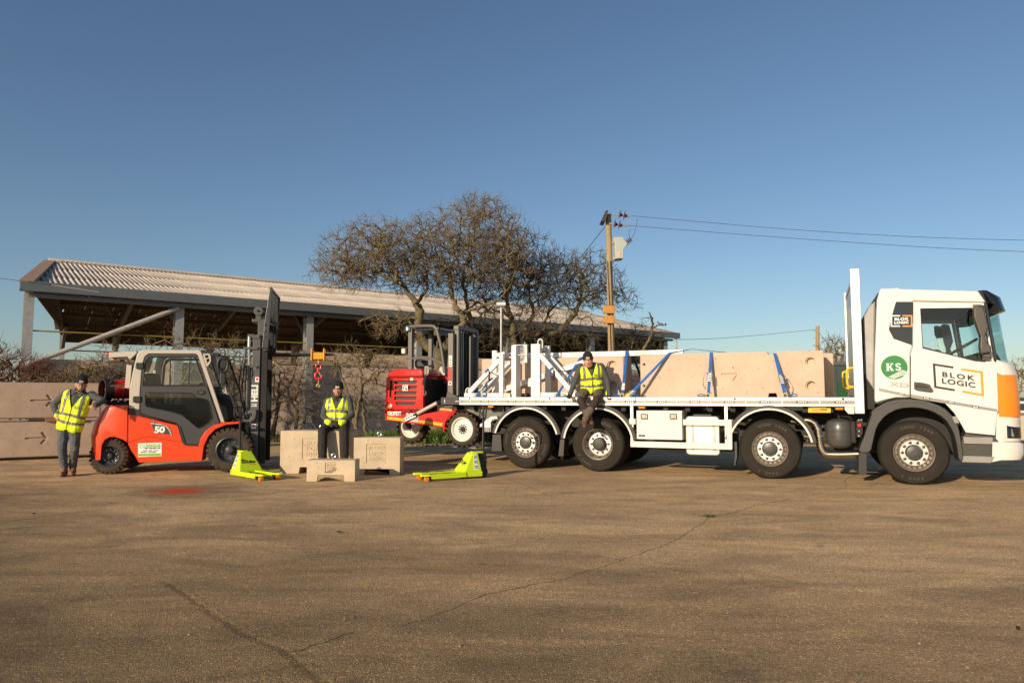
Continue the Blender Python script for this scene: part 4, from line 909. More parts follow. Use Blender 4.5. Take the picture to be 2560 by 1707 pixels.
# front corner, windscreen, visor, bumper
ws=[(1.018,2.833),(1.158,2.663),(1.242,1.914),(1.108,1.987)]
def shell_secs():
    vs=[];fs=[]
    for y in YS:
        k=ff(y); xt=ws[0][0]+.0; xb=ws[3][0]
        top=(xt+ex(ws[1][0]-xt)*k,y,ws[0][1]+(ws[1][1]-ws[0][1])*k); bot=(xb+ex(ws[2][0]-xb)*k,y,ws[3][1]+(ws[2][1]-ws[3][1])*k)
        vs+=[top,bot]
    for i in range(len(YS)-1): fs.append((2*i,2*i+1,2*i+3,2*i+2))
    return vs,fs
v_,f_=shell_secs(); o_=MB().add(v_,f_).build('windscreen',glass2,truck,smooth=True)
sol=o_.modifiers.new('thickness','SOLIDIFY'); sol.thickness=.006
nose([(1.098,1.95),(1.242,1.914),(1.314,1.862),(1.353,1.715),(1.234,1.751),(1.122,1.788)],xs,'front_panel',white,truck)
nose([(1.122,1.785),(1.234,1.749),(1.353,1.713),(1.367,1.426),(1.372,1.077),(1.244,1.113),(1.114,1.153)],xs,'orange_corner_panel',orange,truck)
nose([(1.113,1.144),(1.244,1.103),(1.368,1.068),(1.357,0.711),(1.186,0.689),(1.089,0.686),(1.041,0.754),(1.064,1.102)],xs,'headlamp_housing',white,truck)
nose([(1.092,0.673),(1.337,0.697),(1.385,0.662),(1.39,0.512),(1.348,0.429),(0.974,0.393)],xs-.10,'bumper',white,truck,bevel=.012)
def visf(y):
    k=ff(y); P_=[(0.914,3.022),(1.054,3.026),(1.219,2.924),(1.282,2.709),(1.158,2.663),(1.1,2.793),(1.01,2.833)]; x0_=P_[0][0]
    return [(x0_+(x-x0_+.03)*(.30+.70*k) if i in (1,2,3,4) else x,y,z) for i,(x,z) in enumerate(P_)]
loft(visf,YS,'sun_visor',gloss,truck)
hl=[(1.157,0.815),(1.189,0.93),(1.249,0.966),(1.359,0.921),(1.357,0.757),(1.24,0.759)]
def hlf(y):
    k=ff(y); return [(xs+ex(x-xs)*k+.006,y-.006,z) for x,z in hl]
hm_=loft(hlf,[.02,.04,.07,.11,.17,.24,.34],'headlamp',gloss,truck)
lp_=inset(hl,.035)
def hlf2(y):
    k=ff(y); return [(xs+ex(x-xs)*k+.012,y-.012,z) for x,z in lp_]
loft(hlf2,[.04,.07,.11,.17,.24],'headlamp_lens',lens,hm_)
fend=[(-0.639,1.154),(-0.436,1.295),(-0.283,1.336),(-0.089,1.351),(0.122,1.327),(0.368,1.226),(0.496,1.072),(0.56,0.908),(0.586,0.651),(0.604,0.417),(0.538,0.392),(0.524,0.626),(0.486,0.836),(0.381,1.043),(0.2,1.165),(-0.009,1.216),(-0.245,1.198),(-0.444,1.087),(-0.571,0.914),(-0.629,0.693),(-0.676,0.486),(-0.851,0.484),(-0.818,0.602),(-0.76,0.739),(-0.703,0.912),(-0.642,1.085)]
def chaikin(p):
    o=[]
    for i,(a,b) in enumerate(p):
        c,d=p[(i+1)%len(p)]; o+=[(a*.78+c*.22,b*.78+d*.22),(a*.22+c*.78,b*.22+d*.78)]
    return o
fend=chaikin(fend)
fd=MB().prism(fend,-.03,.40).build('wheel_arch',dkgrey,truck,bevel=.012)
MB().tube([(x,-.034,z) for x,z in [(-0.622,1.149),(-0.427,1.263),(-0.262,1.302),(-0.09,1.315),(0.1,1.296),(0.346,1.194),(0.474,1.049),(0.535,0.884),(0.557,0.65)]],.008,6).build('arch_crease',mat('grey_plastic',(.11,.105,.10),.5),fd)
MB().prism([(0.648,0.821),(1.038,0.777),(1.094,0.682),(0.997,0.472),(0.593,0.487),(0.576,0.65)],.035,.4).build('step_well',dkgrey,truck)
stepm=mat('step_grey',(.26,.25,.235),.5,.3,var=.08)
MB().prism([(0.611,0.768),(1.006,0.768),(0.997,0.661),(0.621,0.661)],.0,.3).build('step',stepm,truck,bevel=.008)
MB().prism([(0.562,0.481),(1.013,0.477),(0.961,0.379),(0.584,0.379)],-.01,.3).build('step',stepm,truck,bevel=.008)
MB().prism([(0.475,1.077),(0.531,1.082),(0.567,0.979),(0.506,0.978)],-.034,.02).build('arch_step',stepm,truck)
MB().prism([(-0.85,0.484),(-0.728,0.487),(-0.74,0.136),(-0.862,0.13)],.0,.32).build('mud_flap',black,truck,bevel=.006)
# mirrors
mp=[(0.789,2.738),(0.826,2.759),(0.92,2.738),(0.958,2.515),(0.969,2.421),(0.918,2.283),(0.94,2.201),(0.988,2.137),(0.994,2.044),(0.857,2.028),(0.842,2.122),(0.857,2.285),(0.806,2.497),(0.783,2.592)]
mirm=mat('mirror_shell',(.060,.052,.045),.45,var=.05)
m_=MB().prism(mp,-.27,-.13).build('mirror',mirm,truck,bevel=.03,seg=3)
MB().bar((mp[2][0]-.02,-.2,mp[1][1]-.02),(mp[2][0]-.05,0,mp[1][1]+.02),.10,.06).build('mirror_arm',mirm,m_,bevel=.01)
MB().bar((mp[9][0]+.08,-.2,mp[9][1]+.0),(mp[9][0]+.10,.0,mp[9][1]-.06),.1,.09).build('mirror_arm',mirm,m_,bevel=.01)
m2=MB().prism(mp,CW+.13,CW+.27).build('mirror',mirm,truck,bevel=.03,seg=3)
MB().prism(inset(mp[:7]+mp[10:],.03),CW+.1,CW+.14).build('mirror_glass',mirror,m2,loc=(-.14,0,0))
# steering wheel and dash
sw=MB(); sc_=(0.787,2.199)
sw.tube([(.22*math.cos(t),.22*math.sin(t),0) for t in [2*math.pi*k/20 for k in range(20)]],.016,8,closed=True).bar((-.2,0,0),(.2,0,0),.03,.02).bar((0,-.2,0),(0,.0,0),.03,.02).lathe([(.06,.01),(0,.02)],(0,0,0),(0,0,1),10)
sw.build('steering_wheel',black,truck,smooth=True,loc=(sc_[0],.62,sc_[1]),rot=(0,R(-32),0))
MB().prism([(0.877,2.072),(1.129,2.067),(1.186,1.942),(1.16,1.82),(0.867,1.825)],.1,CW-.1).build('dashboard',chassis,truck,bevel=.03)
MB().box(0.299,0.452,.4,.9,1.6,2.15).build('seat',chassis,truck,bevel=.06)
# door handle, stripe, badges, roof vents
hd=MB().prism([(-0.019,1.617),(0.091,1.607),(0.195,1.577),(0.249,1.464),(0.211,1.443),(0.012,1.477),(-0.023,1.506)],-.012,-.004).build('door_handle_recess',dkgrey,dr,bevel=.003)
MB().prism([(0.001,1.579),(0.132,1.568),(0.172,1.52),(-0.001,1.537)],-.022,-.012).build('door_handle',black,hd,bevel=.004)
for pl_,n in (([(-0.52,1.523),(-0.089,1.417),(-0.09,1.375),(-0.522,1.479)],cabp),([(-0.071,1.424),(1.08,1.195),(1.076,1.153),(-0.073,1.368)],dr)):
    MB().prism(pl_,-.008,-.004 if n is dr else -.001).build('reflective_strip',tape,n)
for q in ([(-0.253,1.453),(-0.161,1.431),(-0.162,1.402),(-0.254,1.424)],[(0.099,1.385),(0.191,1.366),(0.189,1.332),(0.098,1.354)],[(0.43,1.321),(0.519,1.302),(0.518,1.267),(0.428,1.288)],[(0.749,1.251),(0.84,1.23),(0.838,1.195),(0.747,1.216)]):
    mk=MB().prism(q,-.011,-.008).build('strip_mark',dkgrey,truck); mm=MB(); (xa,za),(xb,zb_)=q[0],q[1]; h_=q[0][1]-q[3][1]
    for i in range(4):
        t0=(i+.5)/5; t1=(i+1.2)/5; f0=lambda t,u:(xa+(xb-xa)*t,za+(zb_-za)*t-h_*u)
        mm.prism([f0(t0,.8),f0(t0+.13,.8),f0(t0+.17,.25),f0(t0+.04,.25)],-.0135,-.0115)
    mm.build('strip_dash',decalw,mk)
for k in range(2): MB().box(-0.413+k*.02,-0.14,.3+k*.8,.9+k*.8,3.13,3.17+.02*k).build('roof_vent',panelw,truck,bevel=.01)
MB().prism([(-0.523,2.995),(-0.471,3.08),(-0.456,3.087),(-0.486,2.973)],.1,CW-.1).build('rear_spoiler_lip',gloss,truck)

# ---- lettering
def shear_text(body,parent,p,m,h,ang,name='lettering',bold=.006,space=1.0,depth=.0015,y=-.009,xs_=1.0):
    """p: local x,z of the word's centre; ang: slope of its base line with the uprights kept upright"""
    me=text_mesh(body,h*1.38,depth,bold,space); sh=Matrix.Identity(4); sh[1][0]=math.tan(ang); me.transform(sh@Matrix.Scale(xs_,4,(1,0,0)))
    me.materials.clear(); me.materials.append(m); return obj(name,me,parent,loc=(p[0],y,p[1]),rot=(R(90),0,0))
def thick_path(pts,w,y0,y1,name,m,parent):
    """an open flat stroke of even width through x,z points with square mitres"""
    mb=MB(); n=len(pts); L_=[];Q=[]
    for i,(x,z) in enumerate(pts):
        a=pts[max(0,i-1)]; b=pts[min(n-1,i+1)]
        d1=V((x-a[0],z-a[1],0)) if i else V((b[0]-x,b[1]-z,0)); d2=V((b[0]-x,b[1]-z,0)) if i<n-1 else d1
        d1.normalize(); d2.normalize(); n1=V((-d1.y,d1.x,0)); n2=V((-d2.y,d2.x,0)); bi=(n1+n2).normalized(); k=w/2/max(.3,bi.dot(n1))
        L_.append((x+bi.x*k,z+bi.y*k)); Q.append((x-bi.x*k,z-bi.y*k))
    mb.prism(L_+Q[::-1],y0,y1); return mb.build(name,m,parent)
bl=[(0.527,1.837),(0.266,1.889),(0.271,1.536),(0.533,1.485)]; thick_path(bl,.032,-.0085,-.005,'logo_bracket',decalk,dr)
br=[(0.632,1.809),(0.897,1.758),(0.898,1.408),(0.634,1.465)]; thick_path(br,.034,-.0085,-.005,'logo_bracket',mat('decal_orange',(.92,.30,.03),.4),dr)
def ctr(q): return (sum(p[0] for p in q)/len(q),sum(p[1] for p in q)/len(q))
g1=[(0.366,1.782),(0.8,1.691),(0.792,1.611),(0.367,1.703)]; g2=[(0.362,1.679),(0.807,1.587),(0.804,1.507),(0.363,1.595)]
for w_,q in (('BLOK',g1),('LOGIC',g2)):
    a=math.atan2((q[1][1]-q[0][1]),(q[1][0]-q[0][0])); wd=q[1][0]-q[0][0]; h=q[0][1]-q[3][1]
    o=shear_text(w_,dr,ctr(q),decalk,h*.98,a,bold=.0035,space=1.35 if w_=='BLOK' else 1.1); k=wd/max(.01,o.dimensions.x); o.scale=(k,1,1)
qd=[(-0.174,2.677),(-0.298,2.682),(-0.304,2.516),(-0.181,2.511)]; thick_path(qd,.020,-.010,-.007,'logo_bracket',decalw,truck)
qo=[(-0.14,2.675),(-0.013,2.67),(-0.019,2.505),(-0.146,2.51)]; thick_path(qo,.020,-.010,-.007,'logo_bracket',mat('decal_orange'),truck)
for w_,q in (('BLOK',[(-0.26,2.648),(-0.057,2.639),(-0.058,2.598),(-0.262,2.606)]),('LOGIC',[(-0.262,2.591),(-0.059,2.583),(-0.061,2.541),(-0.264,2.549)])):
    h=q[0][1]-q[3][1]; o=shear_text(w_,truck,ctr(q),decalw,h*.95,0,bold=.003,space=1.15,y=-.010); o.scale=((q[1][0]-q[0][0])/max(.01,o.dimensions.x),1,1)
ke=[(-0.288,1.852),(-0.098,1.849),(-0.281,2.039)]; kr=ke[1][0]-ke[0][0]; kc=ke[0]
em=MB().lathe([(kr,0),(kr,-.003),(0,-.003)],(kc[0],-.001,kc[1]),n=48).build('round_emblem',green,cabp)
# serif K and S of the emblem
def glyph(polys,x,z,s,holes=None):
    mb=MB()
    for p in polys: mb.prism([(x+a*s,z+b*s) for a,b in p],-.0075,-.0045)
    return mb.build('emblem_letter',decalw,em)
Kp=[[(0,0),(.42,0),(.42,.07),(.33,.09),(.33,.91),(.42,.93),(.42,1),(0,1),(0,.93),(.09,.91),(.09,.09),(0,.07)],[(.33,.40),(.62,.91),(.55,.93),(.55,1),(.92,1),(.92,.93),(.82,.91),(.56,.62),(.85,.09),(.95,.07),(.95,0),(.60,0),(.44,.48),(.33,.36)]]
hK=kr*.62
glyph(Kp,kc[0]-kr*.62,kc[1]-kr*.28,hK)
def spath(cx,cz,w,h):
    return [(cx+w*.42,cz+h*.33),(cx+w*.25,cz+h*.46),(cx,cz+h*.5),(cx-w*.28,cz+h*.44),(cx-w*.38,cz+h*.28),(cx-w*.25,cz+h*.10),(cx,cz),(cx+w*.28,cz-h*.11),(cx+w*.40,cz-h*.27),(cx+w*.28,cz-h*.44),(cx,cz-h*.5),(cx-w*.28,cz-h*.46),(cx-w*.44,cz-h*.30)]
sp3=smooth_pts([(a,0,b) for a,b in spath(kc[0]+kr*.30,kc[1]+kr*.03,hK*.62,hK*.84)],3)
thick_path([(p.x,p.z) for p in sp3],hK*.17,-.0075,-.0045,'emblem_letter',decalw,em)
for k in range(3):
    u=k*.17*kr
    pts=[(kc[0]-kr*.42+u*.9,kc[1]-kr*.82-u*.35),(kc[0]+kr*.62,kc[1]-kr*.28-u*.95),(kc[0]+kr*(.90-.06*k),kc[1]-kr*(.42+.14*k))]
    thick_path(pts,kr*.07,-.0075,-.0045,'emblem_stripe',decalw,em)
xc=(-0.227,1.57)
xo=shear_text('XD',cabp,xc,mat('silver_badge',(.36,.36,.36),.4,.3),.068,R(-6),bold=.004,space=1.1,y=-.006,depth=.004,xs_=1.9)


# ================================================================ FORKLIFT (x forward, y away, z up; origin under the near rear wheel)
fl=thing('forklift','orange red forklift with beige cab, grey door and raised dark mast','forklift',(-7.206,12.797,0.0),0.209)
FW=1.40
def lift_wheel(x,r,w,rim_r,y,flip=False,nm='wheel',nlug=26):
    pr=[(rim_r,.03),(rim_r+.02,.0),(r-.07,-.006),(r-.045,.004),(r-.042,.03),(r-.042,w-.03),(r-.05,w),(rim_r,w-.03)]
    mb=MB().lathe(pr,n=52)
    for k in range(nlug):      # chunky tread blocks on the shoulders
        a=2*math.pi*k/nlug; h=math.pi/nlug*.74
        for y0,y1,sft in ((-.004,w*.46,0),(w*.54,w+.004,math.pi/nlug)):
            q=[]
            for rr,hh in ((r-.046,h*1.04),(r,h*.92)):
                for t in (-hh,hh):
                    for yy in (y0,y1): q.append((rr*math.cos(a+t+sft),yy+(.014 if (rr==r and abs(yy-y0)<1e-6 and y0<0.1) else 0),rr*math.sin(a+t+sft)))
            mb.add(q,[(0,1,3,2),(4,6,7,5),(0,2,6,4),(1,5,7,3),(0,4,5,1),(2,3,7,6)])
    wh=mb.build(nm,rubber2,fl,smooth=True,ang=25,loc=(x,y,r),rot=(0,0,math.pi if flip else 0))
    rm=mat('lift_rim',(.055,.065,.072),.4,.3,var=.1)
    MB().lathe([(rim_r+.012,.04),(rim_r+.015,.0),(rim_r,-.006),(rim_r-.012,.01),(rim_r-.02,.05),(rim_r-.045,.09),(.10,.105),(.06,.105)],n=36).build('rim',rm,wh,smooth=True)
    MB().lathe([(.085,.10),(.083,.03),(.065,.015),(.06,.0),(.03,-.01),(0,-.012)] if r>.35 else [(.055,.10),(.05,.03),(.03,.02),(0,.018)],n=24).build('hub',mat('hub_dark',(.06,.06,.058),.45,.2),wh,smooth=True)
    nn=8 if r>.35 else 10; nr=.145 if r>.35 else .105
    for k in range(nn):
        t=2*math.pi*k/nn+.2; MB().lathe([(.016,.10),(.016,.075),(.009,.068),(0,.068)],(nr*math.cos(t),0,nr*math.sin(t)),n=7).build('wheel_nut',chrome,wh)
    return wh
lift_wheel(-.01,.325,.20,.185,.06); lift_wheel(-.01,.325,.20,.185,FW-.06,True)
lift_wheel(2.045,.405,.26,.225,-.02); lift_wheel(2.045,.405,.26,.225,FW+.02,True)
MB().box(-.1,.1,.2,FW-.2,.25,.42).box(1.9,2.2,.2,FW-.2,.28,.6).build('axle_beam',chassis,fl)
# counterweight
cwp=[(-0.293,0.25),(-0.363,0.414),(-0.387,0.688),(-0.334,0.912),(-0.223,1.102),(-0.129,1.207),(-0.063,1.233),(0.294,1.235),(0.299,1.079),(0.314,0.563),(0.234,0.617),(0.093,0.665),(-0.053,0.661),(-0.176,0.61),(-0.256,0.508),(-0.282,0.37)]
def loft_sides(poly,y0,y1,name,m,parent,rb,xlim,n=5):
    """body swept across y whose rear end is rounded in plan: points behind xlim pull in near the sides"""
    xmin=min(p[0] for p in poly); ys=[]
    for k in range(n+1):
        a=math.pi/2*k/n; ys.append((rb*(1-math.sin(a)) ,1-(1-math.cos(a))))
    # ys: (distance from the side, factor)
    secs=[]
    for d,f in sorted([(rb*(1-math.cos(math.pi/2*k/n)),math.sin(math.pi/2*k/n)) for k in range(n+1)]): secs.append((y0+d,.55+.45*f))
    secs+= [(y1-(y-y0),f) for y,f in secs[::-1]]
    S=[[(xlim+(x-xlim)*f if x<xlim else x,y,z) for x,z in poly] for y,f in secs]; N=len(poly); mb=MB(); fs=[]
    for i in range(len(S)-1):
        for k in range(N): fs.append((i*N+k,i*N+(k+1)%N,(i+1)*N+(k+1)%N,(i+1)*N+k))
    fs+=[tuple(range(N)),tuple(range(len(S)*N-1,len(S)*N-N-1,-1))]
    mb.add([p for s in S for p in s],fs); return mb.build(name,m,parent,smooth=True,ang=40,bevel=.015)
cw=loft_sides(cwp,.0,FW,'counterweight',lift_red,fl,.40,.10)
MB().prism([(-0.256,0.508),(-0.176,0.605),(-0.053,0.649),(0.094,0.653),(0.235,0.605),(0.315,0.546),(0.302,0.1),(-0.24,0.111)],.26,FW-.26).build('wheel_well',chassis,fl)
body=MB().prism([(0.31,1.079),(1.131,0.865),(1.175,0.818),(1.291,0.497),(1.536,0.482),(1.511,0.222),(0.921,0.21),(0.513,0.203),(0.461,0.3),(0.381,0.417),(0.326,0.528)],.0,FW).build('chassis_side',lift_red,fl,bevel=.012)
MB().tube([(x,-.001,z) for x,z in [(0.317,0.563),(0.631,0.676),(1.267,0.551)]],.006,5).build('body_crease',mat('deep_orange_red',(.50,.035,.008),.4),body)
fen=[(1.5,0.217),(1.514,0.459),(1.548,0.621),(1.628,0.76),(1.76,0.866),(1.928,0.916),(2.235,0.928),(2.236,0.892),(1.972,0.87),(1.79,0.788),(1.681,0.664),(1.608,0.487),(1.583,0.221)]
MB().prism(fen,-.05,.30).build('front_fender',lift_red,fl,smooth=True,ang=30,bevel=.006)
MB().prism(fen,FW-.30,FW+.05).build('front_fender',lift_red,fl)
MB().prism([(1.563,0.874),(2.213,0.905),(2.232,0.239),(1.75,0.248)],.3,FW-.3).build('front_axle_housing',chassis,fl)
# cab
cfp=[(0.312,1.094),(0.302,1.513),(0.348,1.852),(0.403,2.143),(0.438,2.203),(0.497,2.233),(1.449,2.246),(1.492,2.223),(1.942,0.913),(1.863,0.913),(1.415,2.171),(0.604,2.166),(0.54,2.115),(0.497,1.957),(0.48,1.47),(0.485,1.093)]
for y0 in (.02,FW-.10): MB().prism(cfp,y0,y0+.08).build('cab_frame',cream,fl,bevel=.012)
MB().prism([(0.438,2.203),(0.498,2.227),(1.449,2.24),(1.479,2.192),(0.468,2.15)],.10,FW-.10).build('cab_roof',cream,fl)
dpo=[(0.499,1.099),(0.488,1.47),(0.505,1.948),(0.548,2.109),(0.61,2.154),(1.406,2.161),(1.852,0.91),(1.732,0.848),(1.628,0.76),(1.548,0.621),(1.524,0.512),(1.296,0.515),(1.211,0.714),(1.168,0.847),(1.116,0.907),(0.617,1.052)]
w1=[(0.62,2.104),(1.369,2.113),(1.406,2.083),(1.579,1.591),(0.532,1.588),(0.555,2.017)]
w2=[(0.577,1.422),(0.608,1.458),(1.365,1.45),(1.429,1.375),(1.61,1.336),(1.668,1.285),(1.733,0.986),(1.696,0.914),(1.553,0.82),(1.486,0.815),(1.2,1.06),(0.971,1.126),(0.612,1.204),(0.583,1.252)]
fdoor=MB().prism(dpo,.0,.03,holes=[w1,w2]).build('door',charcoal,fl)
MB().tube([(x,.0,z) for x,z in w1],.013,6,closed=True).build('window_seal',black,fdoor); MB().tube([(x,.0,z) for x,z in w2],.010,6,closed=True).build('window_seal',black,fdoor)
MB().prism(w1,.012,.017).build('window_glass',glass,fdoor); MB().prism(w2,.012,.017).build('window_glass',glass3,fdoor)
for c in ((0.979,1.857),(1.307,1.86)): MB().box(c[0]-.008,c[0]+.008,.005,.011,w1[3][1],w1[0][1]-.02).build('window_divider',black,fdoor)
MB().tube([(x,-.002,z) for x,z in dpo],.006,5,closed=True).build('door_seal',black,fdoor)
MB().prism([(1.141,0.842),(1.185,0.847),(1.295,0.521),(1.262,0.516),(1.227,0.566)],-.014,.02).build('door_edge_trim',black,fdoor)
MB().prism([(1.254,0.527),(1.523,0.524),(1.524,0.494),(1.296,0.497)],-.006,.02).build('door_edge_trim',black,fdoor)
hc=(1.516,1.465)
hh=MB().prism([(hc[0]+.085*math.cos(t),hc[1]+.048*math.sin(t)) for t in [2*math.pi*k/20 for k in range(20)]],-.012,.0).build('door_handle_plate',black,fdoor,bevel=.004)
MB().box(hc[0]-.02,hc[0]+.05,-.02,-.012,hc[1]-.028,hc[1]+.028).build('door_handle',dkgrey,hh,bevel=.006)
for c in ((0.462,1.942),(0.438,1.337)):
    h=MB().box(c[0]-.06,c[0]+.07,-.03,.02,c[1]-.055,c[1]+.055).build('hinge',black,fl,bevel=.008)
    for dz in (-.03,.03): MB().ball((c[0]-.035,-.034,c[1]+dz),.015,8).build('hinge_bolt',chrome,h)
MB().prism([(0.309,1.176),(0.486,1.158),(0.497,1.076),(0.313,1.082)],.005,.12).build('cab_foot',black,fl)
# far door (seen through the windows), seat, controls
dp2=MB().prism(dpo,FW-.03,FW,holes=[w1,w2]).build('door',charcoal,fl); MB().prism(w1,FW-.018,FW-.013).build('window_glass',glass,dp2); MB().prism(w2,FW-.018,FW-.013).build('window_glass',glass3,dp2)
st=MB().prism([(0.467,1.165),(0.415,1.816),(0.572,1.832),(0.665,1.257),(1.058,1.225),(1.062,1.1),(0.977,1.038)],.45,.95).build('seat',chassis,fl,bevel=.03)
MB().box(0.418,0.676,.3,.4,1.42,1.47).build('armrest',mat('armrest_amber',(.60,.28,.02),.5),st)
MB().prism([(1.274,0.881),(1.375,1.381),(1.668,1.476),(1.805,0.889)],.3,1.1).build('dashboard',chassis,fl,bevel=.02)
sc2=(1.289,1.522)
MB().tube([(.17*math.cos(t),.17*math.sin(t),0) for t in [2*math.pi*k/18 for k in range(18)]],.014,7,closed=True).bar((-.16,0,0),(.16,0,0),.03,.015).build('steering_wheel',black,fl,smooth=True,loc=(sc2[0],.7,sc2[1]),rot=(0,R(-50),0))
# rear roof wing, lamps, rear plate
MB().prism([(-0.09,2.187),(0.358,2.211),(0.386,2.187),(0.265,2.051),(0.224,2.111),(-0.086,2.086)],.10,FW-.10).build('rear_lamp_beam',cream,fl,bevel=.01)
ol=MB().prism([(-0.14,2.029),(-0.051,2.05),(0.099,2.061),(0.1,2.031),(-0.13,1.999)],.12,.36).build('lamp_bracket',dkgrey,fl)
c=(-0.032,2.06); MB().lathe([(.045,-.03),(.045,.02),(.03,.035),(0,.035)],(c[0],.2,c[1]),(0,0,1),14).build('amber_beacon',amber,ol,smooth=True)
c=(-0.115,2.154); MB().box(c[0]-.03,c[0]+.005,.15,.30,c[1]-.04,c[1]+.03).build('tail_lamp',hookred,fl,bevel=.008)
MB().prism([(0.182,1.542),(0.198,1.972),(0.287,1.955),(0.27,1.536)],.16,.60).build('rear_guard_plate',cream,fl,bevel=.006)
MB().prism([(0.277,1.919),(0.343,2.145),(0.364,2.1),(0.299,1.859)],.2,FW-.2).build('rear_window_frame',black,fl)
MB().prism([(-0.153,1.228),(0.227,1.238),(0.226,1.262),(-0.1,1.254)],.15,FW-.15).build('engine_cover',chassis,fl)
# windscreen, mirrors and guards at the front
wp=[(1.466,2.238),(1.748,2.185),(2.159,1.022),(1.915,0.919)]
MB().prism([(1.733,2.193),(1.763,2.186),(2.168,1.03),(2.145,1.006)],.12,FW-.12).build('windscreen',glass2,fl)
for y0 in (.10,FW-.13): MB().bar((wp[1][0],y0,wp[1][1]),(wp[2][0],y0,wp[2][1]),.03,.035).bar((wp[0][0],y0,wp[0][1]),(wp[1][0],y0,wp[1][1]),.03,.03).build('windscreen_frame',black,fl)
MB().prism([(1.526,2.176),(1.629,2.181),(1.658,2.133),(1.667,2.036),(1.621,1.955),(1.584,1.935),(1.542,2.067)],.03,.06,holes=[[(1.554,2.151),(1.615,2.155),(1.628,2.108),(1.571,2.091)],[(1.584,2.075),(1.635,2.092),(1.641,2.044),(1.601,1.995)]]).build('grab_bracket',cream,fl)
for (cx_,cz_) in ((1.894,1.98),):
    MB().tube([(cx_+.09*math.cos(t),-.05,cz_+.14*math.sin(t)) for t in [2*math.pi*k/16 for k in range(16)]],.022,6,closed=True).build('mirror_rim',black,fl,smooth=True)
    MB().lathe([(.10,0),(.08,-.02),(0,-.025)],(cx_,-.02,cz_),n=14).tube([(cx_,-.0,cz_-.1),(cx_-.1,.05,cz_-.18),(cx_-.3,.1,cz_+.0)],.014,6).build('mirror',black,fl,smooth=True)
MB().prism([(1.843,1.818),(1.89,1.846),(1.933,1.827),(1.949,1.65),(1.913,1.602),(1.849,1.618)],-.04,.03).build('side_mirror',black,fl,bevel=.015)
for a,b in (((930,570),(1065,515)),((970,610),(1065,535)),((1000,590),(1080,640))):
    pass
MB().tube([(x,.12,z) for x,z in [(1.703,1.418),(1.747,1.458),(1.905,1.534),(1.899,1.482),(1.765,1.386)]],.012,6).build('grab_handle',black,fl)
MB().prism([(1.735,1.46),(1.958,1.328),(2.102,0.979),(1.876,0.914)],.25,1.1).build('cowl',chassis,fl,bevel=.02)
MB().bar((1.914,0.3,1.329),(2.196,0.3,1.509),.03,.03).build('tilt_rod',black,fl)
# mast: outer channel, inner channel, cylinder, cross bars on both sides
mq=.28
outer=[(2.356,2.567),(2.505,2.57),(2.513,0.917),(2.632,0.191),(2.473,0.194),(2.371,0.918)]
def xz(a): return a
mo0,mo1=2.36,2.50
for y0 in (mq,FW-mq-.10):
    MB().box(mo0,mo1,y0,y0+.10,.16,2.57).build('outer_mast_rail',mastgrey,fl,bevel=.006)
    MB().box(mo0+.07,mo1+.085,y0+.104,y0+.17,.16,2.88).build('inner_mast_rail',mastgrey,fl,bevel=.006)
    MB().box(mo1+.03,mo1+.13,y0+.02,y0+.10,.12,2.40).build('front_mast_flange',chassis,fl,bevel=.005)
for z,d in ((2.28,.05),(1.93,.05),(.45,.08),(1.05,.06)):
    MB().box(mo0-.16,mo0+.10,mq-.03,FW-mq+.03,z,z+d).build('mast_crossbar',mastgrey,fl,bevel=.01)
MB().box(mo0-.02,mo0+.12,mq-.02,mq+.12,2.50,2.56).box(mo0-.10,mo0+.02,mq-.02,mq+.12,2.53,2.575).build('cylinder_bracket',mastgrey,fl)
MB().box(mo0-.04,mo0+.13,mq+.10,FW-mq-.10,2.82,2.88).build('inner_crossbar',mastgrey,fl,bevel=.01)
for y0 in (mq+.02,FW-mq-.02):
    MB().cyl((mo0-.07,y0,.40),(mo0-.07,y0,1.95),.052,14).build('lift_cylinder',mat('cylinder_grey',(.065,.075,.075),.3,.3,coat=.3),fl,smooth=True)
    MB().cyl((mo0-.07,y0,1.95),(mo0-.07,y0,2.54),.032,12).build('cylinder_rod',chrome,fl,smooth=True)
MB().prism([(2.106,2.164),(2.133,2.164),(2.189,1.881),(2.155,1.881)],.25,.30).build('hose_guard',mastgrey,fl)
MB().prism([(2.072,2.212),(2.145,2.213),(2.138,2.244),(2.086,2.243)],.2,.3).build('bracket_tip',mastgrey,fl)
MB().tube(smooth_pts([(mo0-.12,mq-.04,2.28),(mo0-.14,mq-.05,1.9),(mo0-.16,mq-.05,1.5),(mo0-.10,mq-.04,.95)],5),.016,7).build('hose',black,fl,smooth=True)
MB().tube(smooth_pts([(mo0-.20,mq-.02,1.9),(mo0-.22,mq-.03,1.6),(mo0-.15,mq-.02,1.2)],5),.014,7).build('hose',black,fl,smooth=True)
MB().prism([(2.246,1.078),(2.355,1.138),(2.389,1.128),(2.456,1.148),(2.468,1.067),(2.442,0.956),(2.385,0.911),(2.241,0.912),(2.241,0.947),(2.346,0.957),(2.397,1.017),(2.381,1.077),(2.248,1.028)],.20,.27).build('tilt_bracket',mastgrey,fl,bevel=.006)
rc=(2.418,3.045)
MB().lathe([(.085,-.05),(.09,-.04),(.09,-.02),(.07,-.015),(.07,.015),(.09,.02),(.09,.04),(.085,.05),(.02,.05)],(rc[0],.52,rc[1]),n=24).lathe([(.02,-.07),(.02,-.05),(.06,-.052),(.085,-.05)],(rc[0],.52,rc[1]),n=24).build('chain_roller',mat('roller_steel',(.16,.15,.135),.35,.6),fl,smooth=True)
MB().box(rc[0]-.05,rc[0]+.05,.49,.56,2.85,rc[1]).build('roller_bracket',mastgrey,fl)
